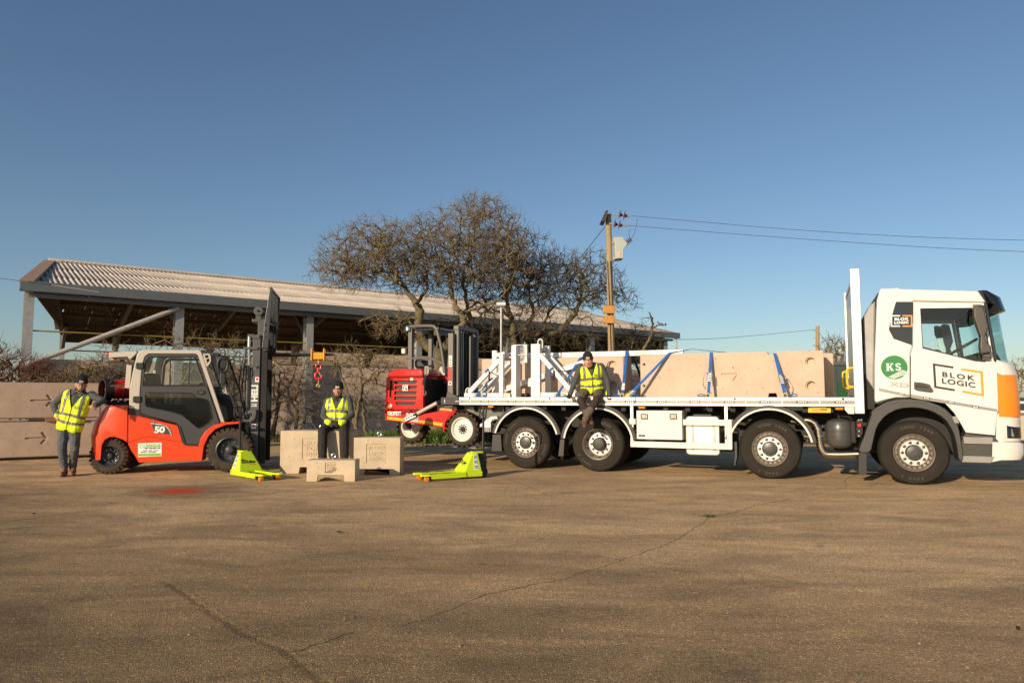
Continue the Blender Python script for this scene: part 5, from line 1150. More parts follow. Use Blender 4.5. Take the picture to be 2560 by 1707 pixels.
# carriage, load backrest and forks
cx0=2.60; cz0,cz1=2.30,3.47
MB().prism([(cx0-.05,cz0),(cx0+.06,cz0),(cx0+.12,cz1-.02),(cx0+.07,cz1),(cx0-.0,2.9)],.08,.12).build('backrest_side',charcoal,fl,bevel=.008)
MB().prism([(cx0-.05,cz0),(cx0+.06,cz0),(cx0+.12,cz1-.02),(cx0+.07,cz1),(cx0-.0,2.9)],FW-.02,FW+.02).build('backrest_side',charcoal,fl,bevel=.008)
for k in range(9):
    y=.19+k*.145; MB().box(cx0+.055,cx0+.085,y-.018,y+.018,2.88,cz1-.02).build('backrest_bar',charcoal,fl,bevel=.004)
MB().box(cx0+.05,cx0+.10,.10,FW,cz1-.05,cz1).box(cx0+.05,cx0+.10,.10,FW,2.84,2.90).build('backrest_rail',charcoal,fl,bevel=.006)
MB().box(cx0-.02,cx0+.05,.12,FW-.02,2.66,2.78).box(cx0-.02,cx0+.05,.12,FW-.02,2.25,2.37).build('carriage_plate',charcoal,fl,bevel=.006)
for y in (.45,.88): MB().box(cx0-.10,cx0-.02,y,y+.06,2.2,2.95).build('carriage_upright',chassis,fl)
for y in (.42,.84):
    MB().prism([(cx0+.05,2.80),(cx0+.11,2.80),(cx0+.11,2.26),(cx0+.15,2.235),(3.86,2.232),(3.86,2.218),(cx0+.30,2.18),(cx0+.05,2.18)],y,y+.13).build('fork',chassis,fl,bevel=.006)
for z in (2.55,2.42,2.32): MB().ball((cx0-.005,.075,z+.2),.022,8).build('carriage_bolt',chrome,fl)
# stickers and lettering
def sticker(q,y,name,m,parent,d=.003): return MB().prism(q,y-d,y).build(name,m,parent)
ps=[(0.49,0.549),(0.881,0.559),(0.889,0.316),(0.499,0.305)]
pl_=sticker(ps,-.001,'advert_plate',decalw,body)
gx0,gx1=ps[0][0],ps[1][0]; gz1,gz0=ps[0][1],ps[2][1]; gw=gx1-gx0; gh=gz1-gz0
MB().prism([(gx0+.004,gz0+.004),(gx1-.004,gz0+.004),(gx1-.004,gz0+gh*.22),(gx0+.004,gz0+gh*.20)],-.0055,-.004).build('green_band',decalg,pl_)
text('ANGUS',pl_,(gx0+gw*.64,-.005,gz0+gh*.80),decalg,gh*.30,.001,.004,1.1,xscale=1.0)
text('LIFT TRUCKS LTD',pl_,(gx0+gw*.62,-.005,gz0+gh*.61),decalk,gh*.125,.001,.002,1.15)
text('SALES  HIRE  PARTS',pl_,(gx0+gw*.55,-.005,gz0+gh*.43),decalk,gh*.105,.001,.001,1.2)
text('SERVICE  TRAINING',pl_,(gx0+gw*.45,-.005,gz0+gh*.31),decalk,gh*.105,.001,.001,1.2)
lgx=gx0+gw*.09; lgz=gz0+gh*.60
thick_path([(lgx+.075,lgz+gh*.33),(lgx+.072,lgz+gh*.05)],.006,-.0055,-.004,'lift_mark',decalg,pl_)
thick_path([(lgx,lgz+gh*.10),(lgx+.01,lgz+gh*.30),(lgx+.048,lgz+gh*.30),(lgx+.055,lgz+gh*.06),(lgx-.005,lgz+gh*.06),(lgx,lgz+gh*.16)],.010,-.0055,-.004,'lift_mark',decalg,pl_)
pb_=[(0.68,0.949),(0.867,0.891),(0.956,0.851),(1.016,0.788),(1.055,0.689),(1.042,0.696),(0.759,0.736)]
bd=MB().prism(pb_,-.010,-.001).build('model_badge',charcoal,body,bevel=.003)
MB().prism([(0.852,0.898),(0.963,0.851),(1.016,0.788),(1.055,0.689),(1.031,0.696),(0.995,0.781),(0.942,0.841)],-.0125,-.010).build('silver_edge',alu,bd)
cc=(0.842,0.785); text('50',bd,(cc[0],-.0115,cc[1]),decalw,.155,.001,.007,.95,xscale=1.15)
cc=(0.782,0.895); shear_text('G3 series',bd,cc,decalw,.033,R(-8),bold=.001,y=-.0115)
hq=[(2.417,1.505),(2.465,1.789),(2.474,1.95)]
def side_sticker(c,w,h,m=decalw): return MB().box(c[0]-w/2,c[0]+w/2,mq-.004,mq-.0005,c[1]-h/2,c[1]+h/2).build('sticker',m,fl)
hx=mo0+.065
me=text_mesh('HELI',.150,.001,.008,1.05,xscale=1.05); me.materials.clear(); me.materials.append(decalw)
obj('lettering',me,fl,loc=(hx,mq-.003,1.45),rot=(R(90),R(-90),0))
wz=1.717; s1=side_sticker((hx+.03,wz),.07,.11); MB().box(hx-.005,hx+.065,mq-.0065,mq-.0045,wz+.04,wz+.055).box(hx+.012,hx+.05,mq-.0065,mq-.0045,wz-.02,wz+.02).build('warning_mark',hookred,s1)
wz=1.947; s2=side_sticker((hx-.02,wz),.045,.055); MB().box(hx-.042,hx+.002,mq-.0065,mq-.0045,wz+.012,wz+.027).build('warning_mark',amber,s2)
s3=side_sticker((hx-.01,1.226),.10,.055); text('0051',s3,(hx-.01,mq-.005,1.226),decalk,.05,.0006,.001)
s4=side_sticker((hx-.01,0.825),.09,.09); text('10t',s4,(hx-.01,mq-.005,0.835),decalk,.06,.0006,.002)
# gas bottle lying on the counterweight
gb=thing('gas_bottle','red gas bottle lying in a black ring behind the forklift cab','gas bottle',(-7.25,13.248,1.252),0.209)
gr_=.175
MB().lathe([(0,-.02),(.10,-.02),(.17,.01),(gr_,.08),(gr_,.62),(.17,.70),(0,.73)],(-.22,.0,.27),(.80,.60,0),28).build('cylinder',red,gb,smooth=True)
MB().lathe([(.172,-.12),(.20,-.12),(.204,-.03),(.20,.03),(.172,.04),(.166,-.02)],(-.22,0,.27),(.80,.60,0),28).build('guard_ring',black,gb,smooth=True)
MB().lathe([(.0,-.06),(.035,-.06),(.04,.0),(0,.02)],(-.22,0,.27),(.80,.60,0),10).tube(smooth_pts([(-.24,-.03,.30),(-.18,-.16,.32),(.05,-.2,.33),(.30,-.15,.30),(.36,-.12,.1)],5),.014,6).build('valve_and_hose',mat('brass',(.35,.22,.08),.35,.8),gb,smooth=True)
for x in (-.10,.20): MB().tube(smooth_pts([(x-.12,-.18,.02),(x-.1,-.2,.2),(x+.0,-.1,.5),(x+.12,.1,.51)],4),.018,6).build('clamp_strap',chassis,gb,smooth=True)
MB().box(-.30,.45,-.22,.45,0,.07).build('cradle',chassis,gb,bevel=.015)
for k in range(6): MB().ball((-.2+k*.11,-.24,.04+.01*(k%2)),.02,6).build('cradle_bolt',chrome,gb)
# orange hook block on the forks
hkx,hkz=(3.555,2.191)
hk=thing('fork_hook','orange fork sleeve carrying a red swivel hook on the forklift forks','hook',(-3.728,13.536,0.0),0.209)
om=mat('sleeve_orange',(.85,.36,.01),.4,var=.05,coat=.2)
for y in (.40,.82):
    MB().prism([(-.125,2.175),(-.085,2.115),(.085,2.115),(.125,2.175),(.125,2.245),(-.125,2.245)],y-.01,y+.17).build('fork_sleeve',om,hk,bevel=.006)
    MB().box(-.13,-.105,y-.035,y+.195,2.09,2.33).build('sleeve_flange',om,hk,bevel=.006); MB().box(.105,.13,y-.035,y+.195,2.09,2.33).build('sleeve_flange',om,hk,bevel=.006)
MB().box(-.10,.10,.50,.86,2.12,2.17).box(-.05,.05,.60,.76,2.10,2.20).build('cross_beam',om,hk,bevel=.006)
hy=.52
HK=.56; HS_=(HK,HK,HK); HL=(.01*(1-HK),hy*(1-HK),2.10*(1-HK))
MB().cyl((0.01,hy,2.13),(0.01,hy,1.96),.018,10).lathe([(0,0),(.045,0),(.045,.03),(0,.03)],(0.01,hy,2.06),(0,0,1),10).build('shackle_pin',chrome,hk,smooth=True,loc=HL).scale=HS_
MB().tube(smooth_pts([(.01,hy,1.99),(-.065,hy,1.95),(-.075,hy,1.88),(-.05,hy,1.80),(.01,hy,1.77),(.07,hy,1.80),(.095,hy,1.88),(.085,hy,1.95),(.01,hy,1.99)],4),.020,8).build('swivel_ring',hookred,hk,smooth=True,loc=HL).scale=HS_
MB().lathe([(0,-.05),(.04,-.05),(.045,0),(.03,.05),(0,.05)],(.01,hy,1.78),(0,0,1),12).build('swivel',hookred,hk,smooth=True,loc=HL).scale=HS_
hkp=smooth_pts([(.012,hy,1.78),(.0,hy,1.70),(-.07,hy,1.64),(-.095,hy,1.55),(-.06,hy,1.465),(.02,hy,1.435),(.10,hy,1.47),(.135,hy,1.53),(.155,hy,1.575)],5)
MB().tube(hkp,[.026+.016*math.sin(math.pi*i/(len(hkp)-1)) for i in range(len(hkp))],10).build('hook',hookred,hk,smooth=True,loc=HL).scale=HS_
MB().bar((.02,hy,1.70),(.10,hy,1.55),.02,.035).build('safety_latch',chrome,hk,loc=HL).scale=HS_
MB().tube(smooth_pts([(.02,hy,1.50),(.03,hy,1.38),(.02,hy,1.26)],4),.017,8).tube([(.02+.06*math.cos(t),hy+.02*math.sin(3*t),1.21+.05*math.sin(t)) for t in [2*math.pi*k/14 for k in range(14)]],.02,7,closed=True).tube([(-.01,hy-.03,1.23),(.05,hy+.02,1.20)],.022,7).build('rope_knot',rope,hk,smooth=True,loc=HL).scale=HS_

# ================================================================ TRUCK MOUNTED LIFT TRUCK (same axes as the lorry)
mo=thing('truck_mounted_forklift','red truck mounted forklift with white wheels hung behind the lorry','forklift',(-1.769,15.096,0.0),TA)
face=[(-1.066,1.32),(-1.044,1.812),(-0.996,1.812),(-0.145,1.808),(-0.126,1.775),(-0.127,1.321)]
ebx0,ebx1=-1.072,-0.12
ez0,ez1,ezh=1.085,1.796,1.985
grl=[]
for (xa,xb,za,zb,cut) in [(-0.829,1.731,-0.265,1.655,0),(-0.827,1.617,-0.263,1.543,0),(-0.835,1.503,-0.268,1.429,0),(-0.839,1.387,-0.276,1.314,0)]:
    grl.append([(xa,za),(zb if False else zb,za),(0,0)]) if False else grl.append((xa,xb,za,zb))
holes=[]
for g in grl:
    xa,za_,xb,zb_=g[0],g[1],g[2],g[3]
    z_hi=max(za_,zb_); z_lo=min(za_,zb_); holes.append([(xa,z_lo),(xb-.03,z_lo),(xb,z_hi),(xa+.005,z_hi)])
gb0,gb1=[(-0.813,1.269),(-0.283,1.202)]
holes.append([(gb0[0]+.05,gb1[1]),(gb1[0]-.05,gb1[1]),(gb1[0]-.01,gb0[1]),(gb0[0],gb0[1])])
gv=[(-0.95,1.729),(-0.888,1.729),(-0.891,1.342),(-0.957,1.387)]; holes.append([gv[3],gv[2],gv[1],gv[0]])
fo=[(ebx0+.06,ez0+.03),(ebx1-.04,ez0+.03),(ebx1-.04,ez1-.015),(ebx0+.085,ez1-.015)]
pan=MB().prism(fo,-.012,.02,holes=holes).build('grille_panel',red,mo)
mesh_m=mat('grille_mesh',(.05,.047,.042),.6,.3,var=.6,vscale=140)
MB().box(ebx0+.1,ebx1-.06,.035,.05,ez0+.05,ez1-.03).build('grille_mesh',mesh_m,pan)
MB().box(ebx1,ebx1+.012,.07,.94,ez0+.0,ez1-.02).build('front_cover',chassis,mo,bevel=.004)
bx_=MB().prism([(ebx0,ez0-.06),(ebx0+.03,ez1),(ebx1,ez1),(ebx1,ez0-.02)],.055,.95).build('engine_cover',red,mo,bevel=.035,seg=3)
MB().prism([(ebx0,ez0-.12),(ebx0+.03,ez1),(ebx0+.07,ez1),(ebx0+.055,ez0-.1)],-.015,.06).build('corner_post',red,mo,bevel=.012)
MB().box(ebx1-.045,ebx1,-.012,.06,ez0-.02,ez1).build('corner_post',red,mo,bevel=.015)
hood=[(-1.038,1.805),(-1.014,1.89),(-0.916,1.944),(-0.771,1.985),(-0.172,1.973),(-0.13,1.904),(-0.129,1.798)]
MB().prism(hood,-.02,1.0).build('hood',red,mo,bevel=.04,seg=4,smooth=True)
MB().box(ebx0+.045,ebx1-.005,-.014,.0,ez1-.006,ez1+.006).build('hood_gap',chassis,mo)
lx,lz=(-0.557,1.573)
lgp=MB().box(lx-.065,lx+.065,-.026,-.013,lz-.062,lz+.062).build('logo_plate',decalw,pan,bevel=.002)
thick_path(arc_pts(lx-.01,lz+.005,.035,-20,250,12),.018,-.029,-.0265,'logo_mark',decalk,lgp); MB().box(lx+.005,lx+.045,-.029,-.0265,lz-.045,lz-.005).build('logo_mark',decalk,lgp)
c=(-0.405,1.761); sp=MB().box(c[0]-.035,c[0]+.035,-.018,-.013,c[1]-.03,c[1]+.03).build('warning_sticker',decalw,pan); MB().box(c[0]-.028,c[0]+.028,-.0205,-.0185,c[1]-.0,c[1]+.022).build('warning_mark',amber,sp)
c=(-0.935,1.168); MB().lathe([(.058,.0),(.06,-.02),(.048,-.022),(.046,-.01)],(c[0],-.012,c[1]),n=20).build('lamp_bezel',chrome,pan,smooth=True); MB().ball((c[0],-.018,c[1]),.044,12,(1,.5,1)).build('amber_lamp',amber,pan,smooth=True)
for k,xx in enumerate((0,.10,.19)):
    c=(-0.475,1.121); MB().box(c[0]+xx-.02,c[0]+xx+(.02 if k!=1 else .035),-.02,-.012,c[1]-(.03 if k!=1 else .012),c[1]+(.03 if k!=1 else .015)).build('latch',black,pan,bevel=.004)
# chassis arms and wheels
low=[(-1.073,0.884),(-1.056,1.003),(-0.168,1.011),(0.331,1.098),(0.662,1.07),(0.54,0.98),(0.434,0.865),(0.381,0.737),(-0.135,0.792),(-0.556,0.83)]
arm=MB().prism(low,-.005,.42).build('chassis_arm',red,mo,bevel=.012)
MB().prism(low,1.75,2.15).build('chassis_arm',red,mo)
stripe=mat('reflective_yellow',(.85,.42,.005),.4)
for q in ([(-1.009,0.961),(-0.539,0.917),(-0.538,0.857),(-1.008,0.898)],[(-0.22,0.889),(0.351,0.838),(0.334,0.774),(-0.219,0.84)]): MB().prism(q,-.009,-.005).build('yellow_stripe',stripe,arm)
MB().prism([(-0.54,1.034),(-0.228,1.052),(-0.225,0.835),(-0.538,0.865)],-.012,-.005).build('tread_plate',mat('tread_plate',(.42,.40,.36),.4,.6,var=.5,vscale=40,bump=1.0,bscale=50),arm)
c=(-0.816,1.016); text('MOFFETT',arm,(c[0],-.0075,c[1]),decalw,.118,.001,.004,.98,xscale=.62)
c=(-0.969,1.032); lg2=MB().box(c[0]-.03,c[0]+.03,-.009,-.005,c[1]-.032,c[1]+.032).build('logo_plate',decalw,arm); MB().box(c[0]-.012,c[0]+.026,-.011,-.0095,c[1]-.02,c[1]+.012).build('logo_mark',decalk,lg2)
MB().box(-0.894,0.39,.42,1.75,ez0-.05,ez0+.12).build('chassis_bed',chassis,mo)
wcream=mat('cream_rim',(.72,.68,.60),.4,coat=.2,var=.03)
def mof_wheel(x,y,z,r=.362,flip=False):
    pr=[(.235,.02),(.25,.0),(r-.05,-.01),(r-.02,.02),(r-.02,.24),(r-.05,.27),(.235,.25)]
    mb=MB().lathe(pr,n=48)
    for k in range(20):
        a=2*math.pi*k/20
        for y0,y1,s0,s1 in ((.0,.135,0,.12),(.135,.27,.27,.15)):
            q=[]
            for rr,h in ((r-.024,.085),(r+.012,.065)):
                for yy,sft in ((y0,s0),(y1,s1)):
                    for t in (-h,h): q.append((rr*math.cos(a+sft+t),yy,rr*math.sin(a+sft+t)))
            mb.add(q,[(0,1,3,2),(4,6,7,5),(0,2,6,4),(1,5,7,3),(0,4,5,1),(2,3,7,6)])
    w=mb.build('wheel',rubber2,mo,smooth=True,ang=25,loc=(x,y,z),rot=(0,0,math.pi if flip else 0))
    MB().lathe([(.248,.03),(.252,-.002),(.245,-.008),(.225,.0),(.215,.03),(.20,.045),(.185,.04),(.11,.035),(.0,.035)],n=40).build('rim',wcream,w,smooth=True)
    MB().lathe([(.06,.036),(.058,.02),(.05,.012),(0,.01)],n=18).build('hub',chassis,w,smooth=True)
    for k in range(10):
        t=2*math.pi*k/10; MB().lathe([(.017,.036),(.017,.022),(0,.018)],(.085*math.cos(t),0,.085*math.sin(t)),n=8).build('wheel_nut',chassis,w)
    return w
wc=(0.81,0.714)
mof_wheel(wc[0],-.02,wc[1]); mof_wheel(wc[0],2.2,wc[1],flip=True)
rc_=(-0.991,0.699)
mof_wheel(rc_[0],.95,rc_[1])
MB().prism([(-0.985,0.757),(-0.633,0.769),(-0.647,0.71),(-0.691,0.658),(-0.871,0.648),(-0.961,0.653)],.75,.92).build('rear_motor',offw,mo,bevel=.02)
MB().lathe([(0,0),(.09,0),(.09,.12),(0,.12)],(-0.939,0.66,0.719),(0,1,0),14).build('rear_motor_cap',black,mo,smooth=True)
MB().prism([(0.342,0.769),(0.459,0.735),(0.459,0.711),(0.343,0.745)],-.02,.3).build('red_step',red,mo)
MB().prism(arc_pts(wc[0],wc[1],.44,95,188,12)+arc_pts(wc[0],wc[1],.415,188,95,12),-.02,.3).build('fender',red,mo,smooth=True)
# operator station and overhead guard
MB().box(ebx1-.02,-0.004,.95,2.1,ez0,1.855).build('operator_platform',chassis,mo,bevel=.03)
MB().prism([(-0.612,1.927),(-0.26,1.963),(0.021,1.809),(0.021,1.7),(-0.609,1.705)],.85,2.1).build('rear_hood',red,mo,bevel=.04)
MB().prism([(-0.582,1.787),(-0.137,1.755),(0.048,1.699),(0.053,1.05),(-0.573,0.99)],.80,2.0).build('side_cover',gloss,mo,bevel=.03)
MB().prism([(-0.171,2.056),(-0.094,2.061),(-0.041,2.013),(-0.039,1.85),(-0.231,1.866)],.8,1.0).build('lamp_box',mat('pale_plastic',(.45,.45,.45),.5),mo,bevel=.02)
MB().prism([(-1.081,2.249),(-0.834,2.245),(-0.767,2.043),(-1.062,2.048)],1.2,1.7).build('seat',black,mo,bevel=.05)
gq=.6
post=[(-0.814,2.915),(-0.803,2.018)]
def mp3(pts,q): return [(x,q,z) for x,z in pts]
MB().box(post[0][0]-.05,post[0][0]+.05,gq-.02,gq+.08,post[1][1]-.1,post[0][1]).build('guard_post',moffgrey,mo,bevel=.008)
gp=[(-0.598,2.909),(-0.591,2.244)]
MB().box(gp[0][0]-.05,gp[0][0]+.05,1.1,1.2,gp[1][1]-.5,gp[0][1]).build('guard_post',moffgrey,mo,bevel=.008)
MB().tube(smooth_pts(mp3([(-0.878,2.951),(-0.599,2.963),(-0.271,2.95),(-0.174,2.903),(-0.115,2.767),(-0.019,2.424),(0.061,1.91)],gq),5),.036,10).build('guard_hoop',moffgrey,mo,smooth=True)
MB().tube(smooth_pts(mp3([(-0.878,2.951),(-0.599,2.963),(-0.271,2.95),(-0.174,2.903),(-0.115,2.767),(-0.019,2.424),(0.061,1.91)],1.9),5),.036,10).build('guard_hoop',moffgrey,mo,smooth=True)
MB().tube(mp3([(-0.891,2.242),(-0.31,2.241),(-0.217,2.199),(0.06,2.093)],gq),.026,8).build('guard_rail',moffgrey,mo,smooth=True)
ct=[(-0.27,2.923),(-0.162,2.891)]
MB().box(ct[0][0]-.55,ct[1][0]+.10,gq+.04,1.88,ct[0][1]-.07,ct[0][1]-.01).build('canopy',gloss,mo,bevel=.015)
MB().box(ct[1][0],ct[1][0]+.06,gq,1.92,ct[0][1]-.16,ct[0][1]+.0).build('canopy_lip',moffgrey,mo,bevel=.01)
MB().tube(smooth_pts(mp3([(-0.183,2.626),(-0.191,2.462),(-0.259,2.382),(-0.273,2.245)],.7),4),.016,8).build('grab_handle',moffgrey,mo,smooth=True)
c=(-0.822,2.911); MB().lathe([(.06,-.05),(.06,.03),(.03,.06),(0,.06)],(c[0]-.03,.55,c[1]),(0,0,1),14).build('beacon',chrome,mo,smooth=True)
c=(-0.974,2.408); wl=MB().box(c[0]-.05,c[0]+.05,.55,.65,c[1]-.06,c[1]+.06).build('work_lamp',panelw,mo,bevel=.02); MB().bar((c[0],.6,c[1]-.06),(c[0]+.2,.6,c[1]-.12),.03,.03).build('lamp_arm',black,wl)
# pedal ladder shaped step plate and hook hanging on the cover edge
c=[(-0.072,2.028),(0.029,2.026),(0.03,1.891),(-0.002,1.84),(-0.07,1.841)]
MB().prism(c,-.05,-.02,holes=[[(c[0][0]+.025,c[0][1]-.03-k*.042),(c[1][0]-.03,c[0][1]-.03-k*.042),(c[1][0]-.03,c[0][1]-.05-k*.042),(c[0][0]+.025,c[0][1]-.05-k*.042)] for k in range(4)]).build('step_plate',mat('plate_grey',(.25,.235,.21),.5,.4),mo)
MB().tube(smooth_pts([(x,-.04,z) for x,z in [(-0.017,1.84),(-0.069,1.736),(-0.092,1.633)]],3),.04,8).build('control_handle',black,mo,smooth=True)
MB().tube(smooth_pts([(x,-.04,z) for x,z in [(-0.092,1.633),(-0.09,1.439),(-0.066,1.421),(-0.036,1.439),(-0.037,1.503)]],4),.016,8).build('hanger_hook',moffgrey,mo,smooth=True)
# mast
mx0,mx1=.235,.36
for y0 in (.42,1.36):
    MB().box(mx0,mx1,y0,y0+.10,1.1,2.76).build('outer_mast_rail',moffgrey,mo,bevel=.008)
    MB().box(mx0+.10,mx1+.07,y0+.12,y0+.2,1.1,2.92).build('inner_mast_rail',moffgrey,mo,bevel=.008)
MB().box(mx0+.08,mx1+.08,.52,1.46,2.84,2.93).build('mast_top_bar',moffgrey,mo,bevel=.01)
for y in (.66,.78,.92,1.06,1.2): MB().box(mx0+.05,mx0+.12,y-.025,y+.025,1.2,2.84).build('chain_run' if y!=.92 else 'lift_cylinder',chassis if y!=.92 else mat('cylinder_grey'),mo)
MB().cyl((mx0+.09,.72,1.3),(mx0+.09,.72,2.75),.03,10).build('hydraulic_hose',chassis,mo,smooth=True)
MB().cyl((mx0+.06,1.0,2.2),(mx0+.06,1.0,2.8),.022,10).build('cylinder_rod',chrome,mo,smooth=True)
MB().prism([(mx0-.12,1.02),(mx1+.2,1.02),(mx1+.2,1.35),(mx0+.0,1.50),(mx0-.05,1.3)],.40,1.5).build('mast_foot',mat('dark_mast_foot',(.06,.058,.055),.5),mo,bevel=.01)
for z,h in ((2.152,.24),): 
    s=MB().box(mx0+.03,mx0+.105,.412,.4185,z-h/2,z+h/2).build('warning_sticker',decalw,mo)
    for k in range(4): MB().box(mx0+.045,mx0+.09,.409,.411,z-.10+k*.055,z-.075+k*.055).build('warning_mark',amber if k%2 else hookred,s)
me=text_mesh('MOFFETT',.13,.001,.006,.95,xscale=.80); me.materials.clear(); me.materials.append(mat('decal_red',(.62,.03,.015),.5))
obj('lettering',me,mo,loc=(mx0+.062,.414,1.833),rot=(R(90),R(-90),0))
c=1.674; l3=MB().box(mx0+.02,mx0+.10,.412,.4185,c-.04,c+.04).build('logo_plate',decalw,mo); MB().box(mx0+.04,mx0+.085,.409,.4115,c-.022,c+.02).build('logo_mark',decalk,l3)
# mounting arms to the lorry
aa=[(-0.574,0.891),(-0.539,0.941),(-0.341,1.022),(-0.256,1.005),(-0.27,0.956),(-0.509,0.861),(-0.559,0.861)]
ar_=MB().prism(aa,-.07,-.03).build('perforated_arm',offw,mo,bevel=.004)
for (x,z) in [(-0.482,0.921),(-0.428,0.946),(-0.373,0.971),(-0.319,0.992),(-0.546,0.894)]: MB().lathe([(.017,0),(.017,-.006),(0,-.006)],(x,-.069,z),n=10).build('arm_hole',chassis,ar_)
a0_,a1_=[(-0.228,1.032),(0.242,1.257)]
MB().cyl((a0_[0],-.05,a0_[1]),(a1_[0],-.05,a1_[1]),.042,12).build('stay_tube',mat('stay_cream',(.50,.46,.40),.5,.2),mo,smooth=True)
a2=[(-0.312,0.992),(-0.2,1.042),(0.256,1.263),(0.31,1.281)]
MB().cyl((a2[0][0],-.05,a2[0][1]),(a2[1][0],-.05,a2[1][1]),.03,10).build('stay_end',black,mo,smooth=True); MB().cyl((a2[2][0],-.05,a2[2][1]),(a2[3][0],-.0,a2[3][1]),.04,10).build('stay_end',black,mo,smooth=True)
MB().prism([(0.21,1.16),(0.515,1.128),(0.515,1.079),(0.211,1.092)],.1,.5).build('packing_timber',newwood,mo,bevel=.006)
MB().prism([(0.629,1.139),(0.966,1.132),(0.966,1.066),(0.629,1.081)],.1,.5).build('packing_timber',newwood,mo,bevel=.006)
# tail frame of the lorry behind the rearmost wheel
MB().prism([(-8.176,1.223),(-7.24,1.227),(-7.239,0.99),(-7.379,0.988),(-7.636,0.915),(-8.082,1.123)],.3,.34).build('tail_plate',mat('tail_plate_grey',(.10,.10,.098),.5,.3,var=.2),truck)
wa=MB().prism([(-7.705,0.826),(-7.452,0.991),(-7.325,0.998),(-7.306,0.947),(-7.458,0.887),(-7.458,0.681),(-7.63,0.677),(-7.617,0.804),(-7.694,0.769)],.15,.25).build('underrun_arm',offw,truck,bevel=.01)
for (x,z) in [(-7.414,0.92),(-7.367,0.94)]: MB().lathe([(.016,0),(.016,-.006),(0,-.006)],(x,.149,z),n=10).build('arm_hole',chassis,wa)
MB().prism([(-7.625,0.77),(-7.472,0.773),(-7.472,0.692),(-7.625,0.689)],.13,.2).build('lamp_cluster',mat('lamp_grey',(.25,.24,.23),.4),wa)
MB().prism([(-8.015,0.701),(-7.747,0.706),(-7.746,0.465),(-8.014,0.459)],.7,1.6).build('tail_gearbox',chassis,truck)
pq=[(-1.688,19.758),(-1.439,20.049),(-0.994,20.049),(-0.973,19.29),(-1.378,19.199)]
tag(MB().prism(pq,.0,.03,plane='xy').build('steel_plate',galv),'pale steel plate lying on the ground below the white lift wheel','plate')


# ================================================================ CONCRETE BLOCKS
def arrow_poly(x,z,l,w=.028,hd=.12):
    return [(x,z-w/2),(x+l-w*1.6,z-w/2),(x+l-hd,z-hd+w*.2),(x+l-hd+w,z-hd-w*.5),(x+l+w*.4,z),(x+l-hd+w,z+hd+w*.5),(x+l-hd,z+hd-w*.2),(x+l-w*1.6,z+w/2),(x,z+w/2)]
def circ(x,z,r,n=18): return [(x+r*math.cos(2*math.pi*k/n),z+r*math.sin(2*math.pi*k/n)) for k in range(n)]
def barrier(name,label,group,loc,rot,L_,H,D,arrow=None,holes=(),top_notch=None,bot_notch=None,m=concrete,rough_=.008,cat='concrete block'):
    """cast block: outer skin carries the engraved arrow, a second skin the lifting holes"""
    out=[(0,0)]
    if bot_notch: a,b,h=bot_notch; out+=[(a,0),(a+.02,h),(b-.02,h),(b,0)]
    out+=[(L_,0),(L_,H)]
    if top_notch: a,b,h=top_notch; out+=[(b,H),(b-.02,H-h),(a+.02,H-h),(a,H)]
    out+=[(0,H)]
    mb=MB(); hs=[circ(x,z,r) for x,z,r in holes]
    mb.prism(out,0,.028,holes=hs+([arrow_poly(*arrow)] if arrow else []))
    mb.prism(out,.028,.085,holes=[circ(x+.01,z,r*.86) for x,z,r in holes])
    mb.prism(out,.085,D)
    o=mb.build(name,m,bevel=.018,seg=2); o.location=loc; o.rotation_euler=(0,0,rot)
    return tag(o,label,cat,group)
DZ=1.377
def tw(x,y,z): return (TO[0]+x*math.cos(TA)-y*math.sin(TA),TO[1]+x*math.sin(TA)+y*math.cos(TA),z)
bx0,bx1=-4.479,-1.314
hp=[(-1.524,1.977),(-1.528,1.568),(-4.409,1.985),(-4.415,1.585)]
ap=[(-3.008,1.788),(-2.703,1.785)]
nb=[(-2.23,1.384),(-2.072,1.384),(-2.228,2.166),(-2.079,2.144)]
nt=[(-3.783,2.174),(-3.618,2.17)]
barrier('barrier_block','long buff concrete block with arrow strapped on the lorry nearest the headboard','concrete blocks loaded on the lorry',tw(bx0,.4,DZ),TA,bx1-bx0,.80,.72,
    (ap[0][0]-bx0,ap[0][1]-DZ,ap[1][0]-ap[0][0]),[(hp[0][0]-bx0,hp[0][1]-DZ,.085),(hp[1][0]-bx0,hp[1][1]-DZ,.085),(hp[2][0]-bx0,hp[2][1]-DZ,.028),(hp[3][0]-bx0,hp[3][1]-DZ,.028)],(nb[2][0]-bx0,nb[3][0]-bx0,.05),(nb[0][0]-bx0,nb[1][0]-bx0,.07))
b2=-1.135
barrier('barrier_block','second long buff concrete block standing behind the strapped arrow block','concrete blocks loaded on the lorry',tw(b2-3.2,1.35,DZ),TA,3.2,.80,.7)
lx0,lx1=-7.944,-4.891
lh=[(-5.124,1.992),(-5.107,1.6)]
barrier('barrier_block','buff concrete block with round hole behind the white frames and the man on the lorry','concrete blocks loaded on the lorry',tw(lx0,.75,DZ),TA,lx1-lx0,.79,.7,None,[(lh[0][0]-lx0,lh[0][1]-DZ,.095),(lh[1][0]-lx0,lh[1][1]-DZ,.085)],None,(.9,1.1,.07))
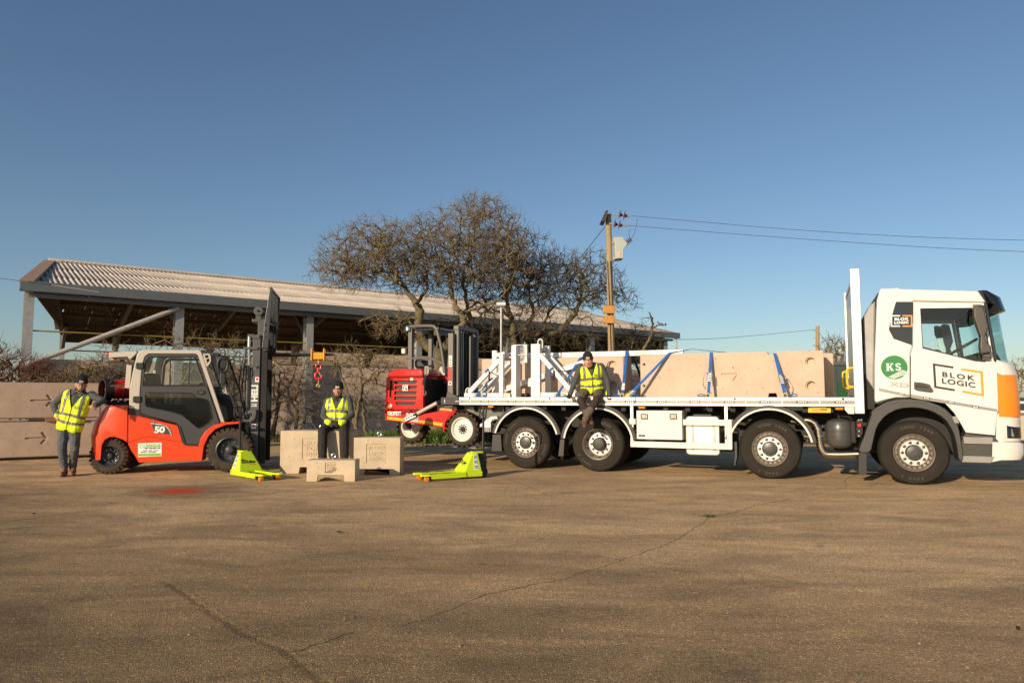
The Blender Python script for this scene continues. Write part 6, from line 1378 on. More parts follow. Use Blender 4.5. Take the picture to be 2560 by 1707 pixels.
# stack at the far left
sa=0.547; se=(-9.498,16.471); SL=3.5
so=(se[0]-SL*math.cos(sa),se[1]-SL*math.sin(sa))
def sw_(x,y,z): return (so[0]+x*math.cos(sa)-y*math.sin(sa),so[1]+x*math.sin(sa)+y*math.cos(sa),z)
SF=0.547
def sx(p): return (p[0]-so[0])*math.cos(sa)+(p[1]-so[1])*math.sin(sa)
a1=sx((-10.87,16.04)); a2=sx((-10.797,16.04))
barrier('barrier_block','weathered pink concrete block with arrow at the bottom of the left stack','stacked concrete blocks at left',sw_(0,0,.07),sa,SL,.76,.75,(a1,.40,.40,.034,.12),[],m=conc3)
barrier('barrier_block','weathered pink concrete block with arrow on top of the left stack','stacked concrete blocks at left',sw_(0,.02,.92),sa,SL,.78,.75,(a2,.38,.40,.034,.12),[],m=conc3)
for k,(x,lab) in enumerate(((.5,'left timber bearer lying between the stacked pink blocks'),(2.75,'right timber bearer lying between the stacked pink blocks'))):
    o=MB().box(0,.75+.0,-.06,.8,0,.088).build('timber_bearer',timber,bevel=.008); o.location=sw_(x-.3,.0,.832); o.rotation_euler=(0,0,sa); tag(o,lab,'timber','timber bearers in the left stack')
for x,lab in ((.5,'left timber bearer half hidden in the dark gap under the left stack'),(2.9,'right timber bearer in the dark gap under the stack behind the standing man')):
    o=MB().box(0,.2,.05,.7,0,.068).build('timber_bearer',timber); o.location=sw_(x,.0,.0); o.rotation_euler=(0,0,sa); tag(o,lab,'timber','bearers under the left stack')
# the three lettered blocks
def lettered(label,loc,W_,H,D,panel,lines,sizes,notch,rot=.0,ring=.045):
    t=thing('lettered_block',label,'concrete block',loc,rot,'lettered ballast blocks on the yard')
    a,b,h=notch; out=[(0,0),(a,0),(a+.015,h),(b-.015,h),(b,0),(W_,0),(W_,H),(0,H)]
    x0,x1,z0,z1=panel
    mb=MB().prism(out,0,.012,holes=[[(x0,z0),(x1,z0),(x1,z1),(x0,z1)]]).prism(out,.012,D)
    b_=mb.build('body',conc2,t,bevel=.014)
    n=len(lines); hh=(z1-z0)
    for i,(l,s) in enumerate(zip(lines,sizes)):
        me=text_mesh(l,s,.0055,.0005,1.12); me.materials.clear(); me.materials.append(conc2); obj('raised_lettering',me,t,loc=((x0+x1)/2,.010,z1-hh*(.22+i*.28)),rot=(R(90),0,0))
    MB().lathe([(ring*.5,0),(ring*.55,.012),(ring*.3,.02),(.0,.02)],(W_/2,D*.45,H),(0,0,1),14).cyl((W_/2,D*.45,H),(W_/2,D*.45,H+.03),.010,8).tube([(W_/2+ring*.72*math.cos(u),D*.45+.004*math.cos(u),H+.028+ring*.72+ring*.72*math.sin(u)) for u in [2*math.pi*k/18 for k in range(18)]],ring*.22,8,closed=True).build('lifting_eye',steel,t,smooth=True)
    return t
lettered('largest pale lettered block with the seated man on its top',(-4.199,13.0,0),1.33,.765,.62,(.40,.92,.26,.625),('BLOCK','LOGIC','1000KG'),(.115,.115,.115),(.345,1.0,.115))
lettered('stained pale lettered block on the right of the three',(-2.815,12.77,0),.825,.655,.45,(.225,.60,.21,.545),('BLOCK','LOGIC','560KG'),(.095,.095,.095),(.185,.645,.10))
lettered('smallest pale lettered block standing in front of the other two',(-3.365,11.79,0),.79,.345,.36,(.30,.485,.135,.305),('BLOCK','LOGIC','101KG'),(.045,.045,.042),(.17,.62,.105),R(.5))

# ================================================================ PALLET TRUCKS
def pallet_truck(label,loc,rot):
    t=thing('pallet_truck',label,'pallet truck',loc,rot,'lime pallet trucks on the yard')
    for y in (-.15,.15):
        tip=[(.30,y-.08),(.98,y-.08),(1.09,y-.045),(1.10,y-.02),(1.10,y+.02),(1.09,y+.045),(.98,y+.08),(.30,y+.08)]
        f=MB().prism(tip,.085,.118,plane='xy').build('fork',lime,t,bevel=.008)
        MB().box(.30,.93,y-.08,y-.068,.045,.085).box(.30,.93,y+.068,y+.08,.045,.085).build('fork_side',lime,f)
        for x in (.92,.99):
            MB().lathe([(.0,-.03),(.036,-.03),(.038,-.02),(.038,.02),(.036,.03),(0,.03)],(x,y,.038),n=14).build('roller',amber if x>.95 else chassis,f,smooth=True)
        MB().box(.55,.70,y-.03,y+.03,.1185,.121).box(.80,.93,y-.03,y+.03,.1185,.121).build('fork_slot',chassis,f)
        MB().bar((.62,y-.05,.09),(.62,y-.05,.03),.03,.02).build('push_rod',lime,f)
    MB().box(-.02,.34,-.215,.215,.035,.122).build('base',lime,t,bevel=.015)
    q=[(-.01,-.205,.12),(.33,-.21,.12),(.33,.21,.12),(-.01,.205,.12),(.02,-.105,.43),(.125,-.105,.43),(.125,.105,.43),(.02,.105,.43)]
    b=MB().add(q,[(0,3,2,1),(4,5,6,7),(0,1,5,4),(1,2,6,5),(2,3,7,6),(3,0,4,7)]).build('housing',lime,t,bevel=.018,seg=3)
    MB().box(-.12,.10,-.05,.05,.41,.445).build('top_bracket',lime,t,bevel=.012)
    # sloping front face frame for the print
    o=V((.2275,0,.275)); up=V((-.205,0,.31)).normalized(); n=V((.31,0,.205)).normalized(); ax=V((0,1,0))
    Mx=Matrix((ax,up,n)).transposed().to_4x4(); Mx.translation=o+n*.004
    me=text_mesh('Lifter',.075,.0008,.0015,.95); me.transform(Matrix.Translation((.04,-.02,0))); me.transform(Mx); me.materials.clear(); me.materials.append(decalk); obj('lettering',me,b)
    me=text_mesh('by Pramac',.026,.0008,.0006,1.0); me.transform(Matrix.Translation((.045,-.065,0))); me.transform(Mx); me.materials.clear(); me.materials.append(mat('decal_orange')); obj('lettering',me,b)
    ring=MB(); P_=[(-.10+.030*math.cos(a),.0+.030*math.sin(a)) for a in [R(-50+280*k/16) for k in range(17)]]
    ring.tube([tuple(Mx@V((x,y,.001))) for x,y in P_],.0085,6)
    for sx_ in (-1,1): ring.bar(tuple(Mx@V((-.10+sx_*.026-.012,-.035,.001))),tuple(Mx@V((-.10+sx_*.026+.012,-.035,.001))),.02,.004)
    ring.build('ring_logo',decalk,b)
    # sticker strips on both flanks
    for sg in (-1,1):
        a=V((.05,sg*.197,.15)); c=V((.14,sg*.199,.15)); d=V((.058,sg*.114,.40)); e=V((.112,sg*.114,.40)); nn=V((0,sg*.95,.32)).normalized()
        P4=[p+nn*.006 for p in (a,c,e,d)]
        st=MB().add([tuple(p) for p in P4]+[tuple(p-nn*.003) for p in P4],[(0,1,2,3),(7,6,5,4),(0,4,5,1),(1,5,6,2),(2,6,7,3),(3,7,4,0)]).build('sticker',decalw,b)
        for k in range(3):
            t0,t1=.06+k*.32,.06+k*.32+.24
            l=lambda u,v:(P4[0]+(P4[3]-P4[0])*v)*(1-u)+(P4[1]+(P4[2]-P4[1])*v)*u+nn*.002
            for (u0,u1,v0,v1) in ((.15,.24,t0,t1),(.76,.85,t0,t1),(.36,.64,t0+.04,t0+.10),(.36,.64,t0+.14,t0+.20),(.15,.4,t1-.02,t1)):
                qq=[l(u0,v0),l(u1,v0),l(u1,v1),l(u0,v1)]
                MB().add([tuple(p) for p in qq]+[tuple(p-nn*.0015) for p in qq],[(0,1,2,3),(7,6,5,4),(0,4,5,1),(1,5,6,2),(2,6,7,3),(3,7,4,0)]).build('sticker_mark',decalk,st)
    for y in (-.06,.06):
        w=MB().lathe([(.0,-.025),(.03,-.025),(.085,-.022),(.09,-.012),(.09,.012),(.085,.022),(.03,.025),(0,.025)],(-.10,y,.09),n=24).build('steer_wheel',black,t,smooth=True)
        MB().lathe([(.022,-.028),(.022,-.027),(0,-.03)],(-.10,y,.09),(0,1,0),10).build('wheel_hub',galv,w)
    MB().box(-.17,-.01,-.07,.07,.15,.33).cyl((-.09,0,.15),(-.09,0,.46),.045,14).build('pump',black,t,bevel=.012,smooth=True)
    MB().tube([(-.13,.0,.36),(-.135,0,.60),(-.14,0,1.22)],[.026,.022,.019],10).build('handle_pole',black,t,smooth=True)
    MB().box(-.175,-.095,-.045,.045,.30,.44).build('handle_yoke',black,t,bevel=.012)
    hl_=[(-.14,y,z) for y,z in rrect(-.115,.115,1.00,1.20,.05,4)]
    MB().tube([(x+.10*(1.2-z),y,z) for x,y,z in hl_],.013,8,closed=True).build('handle_loop',black,t,smooth=True)
    MB().prism([(-.05,1.05),(.05,1.05),(.035,1.12),(-.035,1.12)],-.135,-.115,plane='yz').build('handle_plate',dkgrey,t)
    MB().tube([(-.19+.018*math.cos(k*1.3),.018*math.sin(k*1.3),.22+k*.006) for k in range(24)],.006,5).build('spring',black,t)
    MB().ball((.36,-.20,.135),.012,6).ball((.07,-.235,.10),.012,6).build('grease_nipple',galv,t)
    return t
pallet_truck('lime pallet truck by the forklift front wheel with forks pointing right',(-4.74,12.64,0),R(-44))
pallet_truck('lime pallet truck by the lorry tail with forks pointing left',(-.62,12.42,0),R(210))

# ================================================================ WHITE STEEL FRAMES, BEAMS AND STRAPS ON THE DECK
def fbar(mb,crop,a,b,w,y0,y1):
    d=V((b[0]-a[0],b[1]-a[1],0)); d.normalize(); n=V((-d.y,d.x,0))*(w/2)
    return mb.prism([(a[0]+n.x,a[1]+n.y),(b[0]+n.x,b[1]+n.y),(b[0]-n.x,b[1]-n.y),(a[0]-n.x,a[1]-n.y)],y0,y1)
def frame_thing(label):
    return thing('lifting_stand',label,'stand',TO,TA,'white steel lifting stands on the lorry deck')
def fb(t,name,a,b,w,q,d=.09):
    mb=MB(); fbar(mb,None,a,b,w,q,q+d); return mb.build(name,offw,t,bevel=.006)
zb=DZ+.002
fa=frame_thing('white triangular steel stand at the tail end of the lorry deck')
A_=[(-7.224,2.239),(-7.223,1.405),(-7.989,1.437),(-7.223,1.436),(-7.946,1.454),(-7.261,2.118)]
fb(fa,'upright',(A_[0][0],A_[0][1]),(A_[0][0],zb),.092,.12); fb(fa,'base_rail',(A_[2][0]-.05,zb+.04),(A_[3][0]-.047,zb+.04),.078,.12); fb(fa,'brace',(A_[4][0],zb+.09),(A_[5][0],A_[5][1]),.088,.125,.08)
B_=[(-7.541,2.336),(-7.54,1.465),(-7.178,2.09),(-7.864,1.475),(-7.101,2.425),(-7.101,1.396),(-7.263,2.243),(-7.498,2.254)]
fb(fa,'upright',(B_[0][0],B_[0][1]),(B_[0][0],zb),.10,.50); fb(fa,'brace',(B_[3][0],zb+.06),(B_[2][0],B_[2][1]),.09,.505,.08)
C_=[(-6.982,2.403),(-6.983,1.396)]
fb(fa,'tall_upright',(C_[0][0],C_[0][1]),(C_[0][0],zb),.10,.20,.26)
fb(fa,'top_rail',(B_[0][0],B_[7][1]-.01),(C_[0][0],B_[7][1]-.01),.08,.505,.08)
MB().box(A_[0][0]-.04,A_[0][0]+.04,.21,.50,B_[6][1]-.05,B_[6][1]+.04).build('cross_tie',galv,fa)
MB().box(A_[0][0]+.047,C_[0][0]-.055,.14,.22,zb,zb+.075).build('base_tie',galv,fa)
MB().box(A_[2][0]-.05,A_[2][0]+.05,.21,.50,zb,zb+.07).build('base_tie',offw,fa)
for x in (A_[2][0]+.02,): MB().tube(smooth_pts([(x-.05,.16,zb+.07),(x-.05,.16,zb+.14),(x,.16,zb+.18),(x+.05,.16,zb+.14),(x+.05,.16,zb+.07)],4),.012,7).build('lifting_loop',offw,fa,smooth=True)
fz=frame_thing('white steel stand with big upright and lifting loop left of the man on the lorry')
D_=[(-6.49,2.415),(-6.493,1.396),(-6.406,2.208),(-5.767,1.577),(-6.473,1.434),(-5.81,1.433)]
fb(fz,'tall_upright',(D_[0][0],D_[0][1]),(D_[0][0],zb),.185,.12,.11)
fb(fz,'brace',(D_[2][0],D_[2][1]),(D_[3][0],zb+.12),.092,.125,.08)
fb(fz,'base_rail',(D_[4][0]+.09,zb+.045),(D_[5][0]+.3,zb+.045),.085,.122,.085)
E_=[(-6.382,2.4),(-6.386,1.472),(-6.341,2.184),(-5.836,1.676)]
fb(fz,'upright',(E_[0][0],E_[0][1]),(E_[0][0],zb),.09,.50); fb(fz,'brace',(E_[2][0],E_[2][1]),(E_[3][0]+.05,E_[3][1]-.1),.09,.505,.08)
MB().box(D_[0][0]+.02,D_[0][0]+.10,.23,.50,D_[0][1]-.12,D_[0][1]-.03).build('cross_tie',galv,fz)
fb(fz,'top_rail',(D_[0][0]+.1,D_[0][1]-.08),(E_[0][0],E_[0][1]-.05),.07,.30,.06)
MB().tube(smooth_pts([(D_[0][0]+.03,.2,D_[0][1]-.02),(D_[0][0]+.03,.2,D_[0][1]+.06),(D_[0][0]+.075,.2,D_[0][1]+.10),(D_[0][0]+.12,.2,D_[0][1]+.06),(D_[0][0]+.12,.2,D_[0][1]-.08)],4),.013,8).build('lifting_loop',offw,fz,smooth=True)
# clamp plates and hanging chain between the frames
H_=[(-7.031,2.419),(-6.722,2.406),(-6.819,2.409),(-6.753,2.059),(-6.985,2.216),(-6.712,2.208)]
cl=thing('chain_clamp','galvanised clamp with hanging chain between the two white frames','clamp',TO,TA)
MB().box(H_[0][0],H_[1][0],.28,.36,H_[0][1]-.012,H_[0][1]+.006).build('top_plate',galv,cl); MB().box(H_[4][0],H_[5][0],.26,.34,H_[4][1]-.008,H_[4][1]+.008).build('lower_plate',galv,cl)
MB().box(H_[2][0],H_[2][0]+.08,.30,.38,H_[3][1],H_[0][1]-.012).build('hanging_post',offw,cl,bevel=.005)
MB().cyl((H_[2][0]+.02,.33,H_[0][1]),(H_[2][0]+.02,.33,H_[0][1]+.06),.018,8).build('bolt',chrome,cl)
def chain(x,y,z0,n,par):
    for k in range(n):
        z=z0-k*.045; a=k%2
        P_=[(x+(.014*math.cos(u) if a else 0),y+(0 if a else .014*math.cos(u)),z+.028*math.sin(u)) for u in [2*math.pi*i/10 for i in range(10)]]
        MB().tube(P_,.0055,5,closed=True).build('chain_link',galv,par,smooth=True)
chain(H_[2][0]-.03,.27,H_[0][1]-.03,8,cl); chain(H_[2][0]+.01,.26,H_[0][1]-.05,6,cl); chain(H_[4][0]+.0,.25,H_[4][1]-.01,5,cl)
# long beam lying on top and slanting beam
lb0=-7.369; lb1=-3.752
lbm=thing('long_beam','long white steel beam lying along the tops of the loaded blocks','beam',TO,TA)
MB().box(lb0,lb1,.85,.95,DZ+.803,DZ+.905).build('beam',offw,lbm,bevel=.006)
for c in ((-5.829,2.234),(-4.529,2.21)):
    s=MB().box(c[0]-.16,c[0]+.16,.846,.8495,DZ+.835,DZ+.88).build('label_strip',mat('faded_label',(.62,.61,.58),.5),lbm)
    for k in range(2): text('BLOK LOGIC',s,(c[0]-.078+k*.155,.8455,DZ+.857),mat('faded_print',(.30,.30,.30),.6),.022,.0005)
s0,s1=[(-7.399,1.504),(-5.645,2.067)]
sbm=thing('slanting_beam','white steel beam slanting up behind the frames against the block','beam',TO,TA)
mb=MB(); fbar(mb,None,(s0[0],s0[1]+.02),(s1[0],s1[1]),.10,.62,.70); sb=mb.build('beam',offw,sbm,bevel=.006)
c=(-6.79,1.661); MB().box(c[0]-.05,c[0]+.05,.60,.72,c[1]-.07,c[1]+.03).build('clamp',offw,sbm,bevel=.004)
# straps
stl=mat('light_blue_webbing',(.05,.18,.42),.7,var=.15,vscale=30)
def band(mb,pts,w,wd=(1,0,0),t=.004):
    P=[V(p) for p in pts]; wdv=V(wd).normalized()*(w/2); n=len(P); vs=[]
    for i,p in enumerate(P):
        d=(P[min(n-1,i+1)]-P[max(0,i-1)]).normalized(); nn=d.cross(wdv).normalized()*(t/2); w2=nn.cross(d).normalized()*(w/2)
        vs+=[p-w2-nn,p+w2-nn,p+w2+nn,p-w2+nn]
    fs=[(0,1,2,3),(4*n-1,4*n-2,4*n-3,4*n-4)]
    for i in range(n-1):
        a=4*i
        for k in range(4): fs.append((a+k,a+(k+1)%4,a+4+(k+1)%4,a+4+k))
    return mb.add(vs,fs)
def lashing(label,bot,top,over,fr_=.30,tail=1,loop=False):
    t=thing('ratchet_strap',label,'strap',TO,TA,'blue ratchet straps on the lorry load')
    B,Tp=V(bot),V(top); 
    band(MB(),[B,B+(Tp-B)*.5,Tp]+[V(o) for o in over],.052).build('webbing',strap,t)
    d=(Tp-B).normalized(); c=B+(Tp-B)*fr_; up=d; sd=V((1,0,0)); 
    mb=MB()
    for s in (-.036,.036): mb.bar(tuple(c-up*.07+sd*s+V((0,-.02,0))),tuple(c+up*.09+sd*s+V((0,-.035,0))),.007,.035)
    for k in range(5): mb.bar(tuple(c+up*(-.06+k*.035)-sd*.036+V((0,-.022,0))),tuple(c+up*(-.06+k*.035)+sd*.036+V((0,-.022,0))),.011,.014)
    mb.build('ratchet',chrome,t)
    band(MB(),smooth_pts([c+up*.08+V((-.02*tail,-.02,0)),c+up*.09+V((-.06*tail,-.05,0)),c+V((-.10*tail,-.06,-.02)),c+V((-.10*tail,-.05,-.14)),c+V((-.06*tail,-.03,-.2))],4),.045,(0,1,.2)).build('strap_tail',stl,t)
    if loop: band(MB(),smooth_pts([B+V((-.02*tail,-.02,.01)),B+V((-.07*tail,-.02,.03)),B+V((-.14*tail,.0,.045)),B+V((-.19*tail,.02,.02)),B+V((-.13*tail,.03,.008)),B+V((-.05*tail,.02,.006))],4),.04,(0,1,.35)).build('strap_coil',stl,t)
    MB().tube(smooth_pts([(B.x-.035,B.y-.01,1.37),(B.x-.03,B.y-.02,1.42),(B.x,B.y-.02,1.44),(B.x+.03,B.y-.02,1.42),(B.x+.035,B.y-.01,1.37)],3),.010,7).build('strap_hook',yellow if loop!=2 else steel,t,smooth=True)
    return t
def bt(e,q=.03): return (e,q,1.385)
TZ=DZ+.80
x=[-4.739,-4.839,-4.638,-3.93,-3.199,-3.179,-1.931,-2.097,-6.028,-5.761,-7.734,-7.57]
lashing('blue ratchet strap over the long beam just right of the seated man',bt(x[0]),(x[1],.83,TZ+.11),[(x[1],.97,TZ+.11),(x[1],1.6,TZ-.1),(x[1]+.05,2.4,1.40)],.20,1,True)
lashing('blue strap slanting from the deck across the left end of the arrow block',bt(x[2]),(x[3],.39,TZ+.008),[(x[3]+.35,.75,TZ+.10),(x[3]+.9,1.2,TZ+.05),(x[3]+1.2,2.1,TZ)],.06,-1,True)
lashing('blue ratchet strap hanging straight down the middle of the arrow block',bt(x[4]),(x[5],.39,TZ+.008),[(x[5],1.12,TZ+.008),(x[5]-.05,2.05,TZ+.005)],.42,1,True)
lashing('blue ratchet strap leaning over the arrow block nearest the headboard',bt(x[6]),(x[7],.39,TZ-.035),[(x[7],1.12,TZ-.03),(x[7],2.05,TZ+.005)],.38,-1,True)
lashing('blue ratchet strap holding the frame left of the seated man',bt(x[8]),(x[9],.72,2.14),[(x[9]+.05,.76,TZ)],.38,-1,2)
lashing('short blue strap tied low on the frame nearest the lorry tail',bt(x[10]),(x[11],.22,1.671),[(x[11]+.05,.4,1.769)],.6,-1,2)
for lab,a,b in (('thin dark blue tie between the braces of the tail frame',[(-7.523,1.912),(-7.271,1.784)],1),('thin dark blue tie between the braces of the right frame',[(-6.152,1.919),(-5.9,1.897)],1)):
    t=thing('tie_strap',lab,'strap',TO,TA,'thin ties on the white frames')
    band(MB(),[(a[0][0]-.05,.115,a[0][1]-.04),(a[0][0]+.03,.112,a[0][1]+.03)],.04,(1,0,-.8)).build('webbing',strap,t)
    MB().tube(smooth_pts([(a[0][0]+.03,.115,a[0][1]),((a[0][0]+a[1][0])/2,.3,(a[0][1]+a[1][1])/2-.03),(a[1][0],.5,a[1][1])],4),.010,6).build('cord',chassis,t)
    MB().tube([(a[0][0]+.05,.10,a[0][1]-.02),(a[0][0]+.055,.10,a[0][1]-.22)],[.012,.022],6).build('loose_end',mat('navy_cord',(.015,.02,.06),.8),t)


# ================================================================ PEOPLE
skin=mat('skin',(.55,.28,.18),.55,var=.08,vscale=30); skin2=mat('tanned_skin',(.42,.20,.125),.55,var=.08,vscale=30)
beard=mat('beard_hair',(.06,.032,.02),.9,var=.3,vscale=80); beard2=mat('dark_stubble',(.085,.045,.03),.9,var=.3,vscale=80); beard3=mat('ginger_stubble',(.36,.165,.09),.8,var=.2,vscale=80)
jacket=mat('grey_softshell',(.060,.068,.068),.8,var=.12,vscale=9); jackin=mat('black_collar',(.018,.017,.017),.85)
jeans=mat('worn_denim',(.045,.065,.10),.9,var=.3,vscale=7,c2=(.12,.125,.125)); ktrous=mat('black_work_trousers',(.022,.019,.017),.9,var=.2,vscale=8); brtrous=mat('brown_work_trousers',(.115,.088,.066),.9,var=.15,vscale=8); kneep=mat('dark_brown_knee_panels',(.040,.026,.020),.9)
boot=mat('tan_boot_leather',(.22,.105,.045),.7,var=.25,vscale=14); boot2=mat('brown_boot_leather',(.12,.055,.03),.7,var=.3,vscale=14); glove=mat('dark_work_glove',(.026,.019,.016),.75)
hivis=mat('hi_vis_yellow',(.74,.92,.01),.6,var=.03); refl=mat('silver_reflective_band',(.20,.19,.18),.45,.2); zipm=mat('vest_zip',(.05,.05,.02),.6); wool=mat('black_wool',(.012,.012,.013),.95,bump=.3,bscale=250)
lipm=mat('lips',(.42,.16,.12),.5); eyew=mat('eye_white',(.75,.72,.68),.3); eyek=mat('eye_dark',(.02,.014,.01),.2)
def cap_mb(mb,a,b,ra,rb,n=12):
    a,b=V(a),V(b); d=(b-a); L_=d.length
    if L_<1e-5: return mb.ball(tuple(a),ra,n)
    d/=L_; pts=[];rr=[]
    for k in range(4): t=R(90-k*30); pts.append(a-d*ra*math.sin(t)); rr.append(max(.0008,ra*math.cos(t)))
    pts.append(a); rr.append(ra); 
    pts.pop(); rr.pop()
    for k in range(3,-1,-1): t=R(90-k*30); pts.append(b+d*rb*math.sin(t)); rr.append(max(.0008,rb*math.cos(t)))
    # keep samples strictly ordered along the axis
    o=[];last=-1e9
    for p,r_ in zip(pts,rr):
        s=(p-a).dot(d)
        if s>last+1e-5: o.append((p,r_)); last=s
    return mb.tube([p for p,_ in o],[r_ for _,r_ in o],n)
def remesh(mb,vox,smooth=3):
    me=mb.mesh('body_src',[]); o=bpy.data.objects.new('body_src',me); col.objects.link(o)
    m=o.modifiers.new('r','REMESH'); m.mode='VOXEL'; m.voxel_size=vox
    s=o.modifiers.new('s','SMOOTH'); s.factor=.5; s.iterations=smooth
    bpy.context.view_layer.update()
    out=bpy.data.meshes.new_from_object(o.evaluated_get(bpy.context.evaluated_depsgraph_get())); bpy.data.objects.remove(o); return out
def person(label,base,J,look,mats,hat_tilt=0.0,glasses=False,gloved=True,group=None,vest_open=.0,kind=0,feet=None,hands=None,smile=True,yaw=0.0):
    """J: joints in world space. look: unit vector the face points to. Body is one skin; hat, vest and glasses are its children."""
    b=V(base); J={k:V(v)-b for k,v in J.items()}
    t=thing('person',label,'person',tuple(b),0,group)
    M_={k:i for i,k in enumerate(mats)}; ML=list(mats.values())
    caps=[]                                             # (a,b,ra,rb,zone)
    def C(a,c,ra,rb,z): caps.append((V(a),V(c),ra,rb,z))
    f=V(look).normalized(); hd=J['head']; up=(hd-J['neck']).normalized(); up=(up*.5+V((0,0,1))*.8).normalized()
    rt=f.cross(up).normalized(); up=rt.cross(f).normalized()     # rt: towards the person's right as f x up
    sr,sl=J['sh_r'],J['sh_l']; hr,hl=J['hip_r'],J['hip_l']; pel=(hr+hl)/2; chest=(sr+sl)/2
    tu=(chest-pel).normalized(); lat=(sl-sr).normalized(); lat=(lat-tu*lat.dot(tu)).normalized(); fw=lat.cross(tu).normalized()
    if fw.dot(f)<0: fw=-fw
    W_=(sl-sr).length
    # torso: side by side columns make it wider than deep
    for s in (-1,0,1):
        C(pel+lat*s*.085+tu*.02,pel+lat*s*.075+tu*.20,.112,.110,'top'); C(pel+lat*s*.075+tu*.20,chest+lat*s*.105-tu*.10,.110,.118 if s else .125,'top')
    C(chest-lat*W_*.36-tu*.045,chest+lat*W_*.36-tu*.045,.078,.078,'top'); C(chest-lat*.07+tu*.0,J['neck']+tu*.02,.085,.062,'top'); C(chest+lat*.07,J['neck']+tu*.02,.085,.062,'top')
    C(J['neck']-up*.02,J['neck']+up*.045,.074,.070,'collar')
    C(J['neck'],hd-up*.04,.055,.055,'skin')
    for s,sd in ((-1,'r'),(1,'l')):
        sh,el,wr=J['sh_'+sd],J['el_'+sd],J['wr_'+sd]
        C(sh,el,.072,.056,'top'); C(el,wr,.056,.044,'top'); C(wr-(wr-el).normalized()*.05,wr,.047,.046,'top')
        hp,kn,an=J['hip_'+sd],J['kn_'+sd],J['an_'+sd]
        lk=1.0 if kind!=2 else 1.18
        C(hp,kn,.102*lk,.074*lk,'leg'); 
        mid=kn+(an-kn)*.45
        C(kn,mid,.074*lk,.072*lk,'knee' if kind==3 else 'leg'); C(mid,an,.070*lk,.062*lk,'leg'); C(an-(an-kn).normalized()*.06,an,.066*lk,.066*lk,'leg')
        if kind==3: C(kn+(hp-kn)*.14,kn,.074,.076,'knee')
        ft=J['toe_'+sd]; d=(ft-an); hz=V((d.x,d.y,d.z)); 
        heel=J['heel_'+sd] if 'heel_'+sd in J else V((an.x,an.y,.045))-V((d.x,d.y,0)).normalized()*.05
        C(an,heel,.052,.045,'boot'); C(heel,ft,.046,.040,'boot'); C(an,heel+(ft-heel)*.55,.052,.048,'boot'); C(heel+(ft-heel)*.5,ft-(ft-heel)*.08,.052,.044,'boot')
        # hand: palm, four unequal bent fingers, thumb from the side of the palm
        kn_=J['kn1_'+sd] if 'kn1_'+sd in J else wr+(wr-el).normalized()*.09
        pal=(kn_-wr).normalized(); nrm=J['pn_'+sd] if 'pn_'+sd in J else V((0,-1,0)); nrm=V(nrm); nrm=(nrm-pal*nrm.dot(pal)).normalized(); side=pal.cross(nrm).normalized()*(1 if sd=='r' else -1)
        z='hand'
        curl=J.get('curl_'+sd,V((.5,0,0))).x
        for k,o_ in enumerate((-.030,-.010,.010,.030)):
            C(wr+side*o_*.6,kn_+side*o_,.021,.017,z)
            l=(.072,.084,.080,.062)[k]; dd=pal; p=kn_+side*o_*1.08
            for q,(fr,cu) in enumerate(((.45,.35),(.32,.9),(.23,1.3))):
                a=curl*cu; dd=(pal*math.cos(a)-nrm*math.sin(a)); p2=p+dd*l*fr*1.1; C(p,p2,.0115-.001*q,.0105-.001*q,z); p=p2
        th0=wr+(kn_-wr)*.25-side*.030; th1=th0+(pal*.6-side*.75-nrm*.25).normalized()*.042; th2=th1+(pal*.9-side*.15-nrm*.4).normalized()*.036
        C(th0,th1,.017,.013,z); C(th1,th2,.0125,.010,z)
    # head and face
    C(hd+up*.030-f*.012,hd+up*.030+f*.010,.086,.080,'skin'); C(hd+up*.01+f*.02,hd-up*.055+f*.035,.070,.052,'skin'); C(hd-up*.085+f*.045-rt*.018,hd-up*.085+f*.045+rt*.018,.030,.030,'chin')
    for s in (-1,1):
        C(hd+rt*s*.038-up*.012+f*.052,hd+rt*s*.030-up*.04+f*.050,.026,.024,'skin')     # cheeks
        C(hd+rt*s*.012+up*.032+f*.078,hd+rt*s*.040+up*.030+f*.066,.0125,.011,'brow')    # brow ridge
        C(hd+rt*s*.078-f*.005+up*.008,hd+rt*s*.080-f*.008-up*.028,.016,.012,'skin')      # ears
        C(hd+rt*s*.052-up*.06+f*.025,hd+rt*s*.02-up*.092+f*.045,.032,.028,'chin')        # jaw
    C(hd+up*.022+f*.080,hd-up*.014+f*.100,.0105,.0145,'skin'); C(hd-up*.018+f*.090-rt*.012,hd-up*.018+f*.090+rt*.012,.011,.011,'skin')
    C(hd-up*.040+f*.084-rt*.020,hd-up*.040+f*.084+rt*.020,.010,.010,'lip'); C(hd-up*.056+f*.080-rt*.016,hd-up*.056+f*.080+rt*.016,.011,.011,'chin'); C(hd-up*.030+f*.083-rt*.022,hd-up*.030+f*.083+rt*.022,.008,.008,'tash')
    mb=MB()
    for a,c,ra,rb,z in caps: cap_mb(mb,a,c,ra,rb,10)
    me=remesh(mb,.0085,2)
    n=len(me.vertices); co=np.empty(n*3,np.float32); me.vertices.foreach_get('co',co); co=co.reshape(-1,3)
    zones=[c[4] for c in caps]; zi={z:i for i,z in enumerate(sorted(set(zones)))}
    A=np.array([c[0] for c in caps]);B=np.array([c[1] for c in caps]);ra=np.array([c[2] for c in caps]);rb=np.array([c[3] for c in caps])
    def nearest(P):
        D=B-A; L2=(D*D).sum(1)+1e-12; best=np.full(len(P),1e9); idx=np.zeros(len(P),int)
        for k in range(len(caps)):
            u=np.clip(((P-A[k])@D[k])/L2[k],0,1); d=np.linalg.norm(P-(A[k]+u[:,None]*D[k]),axis=1)-(ra[k]+(rb[k]-ra[k])*u)
            m=d<best; best[m]=d[m]; idx[m]=k
        return idx
    vi=nearest(co); zn=np.array([zones[k] for k in vi])
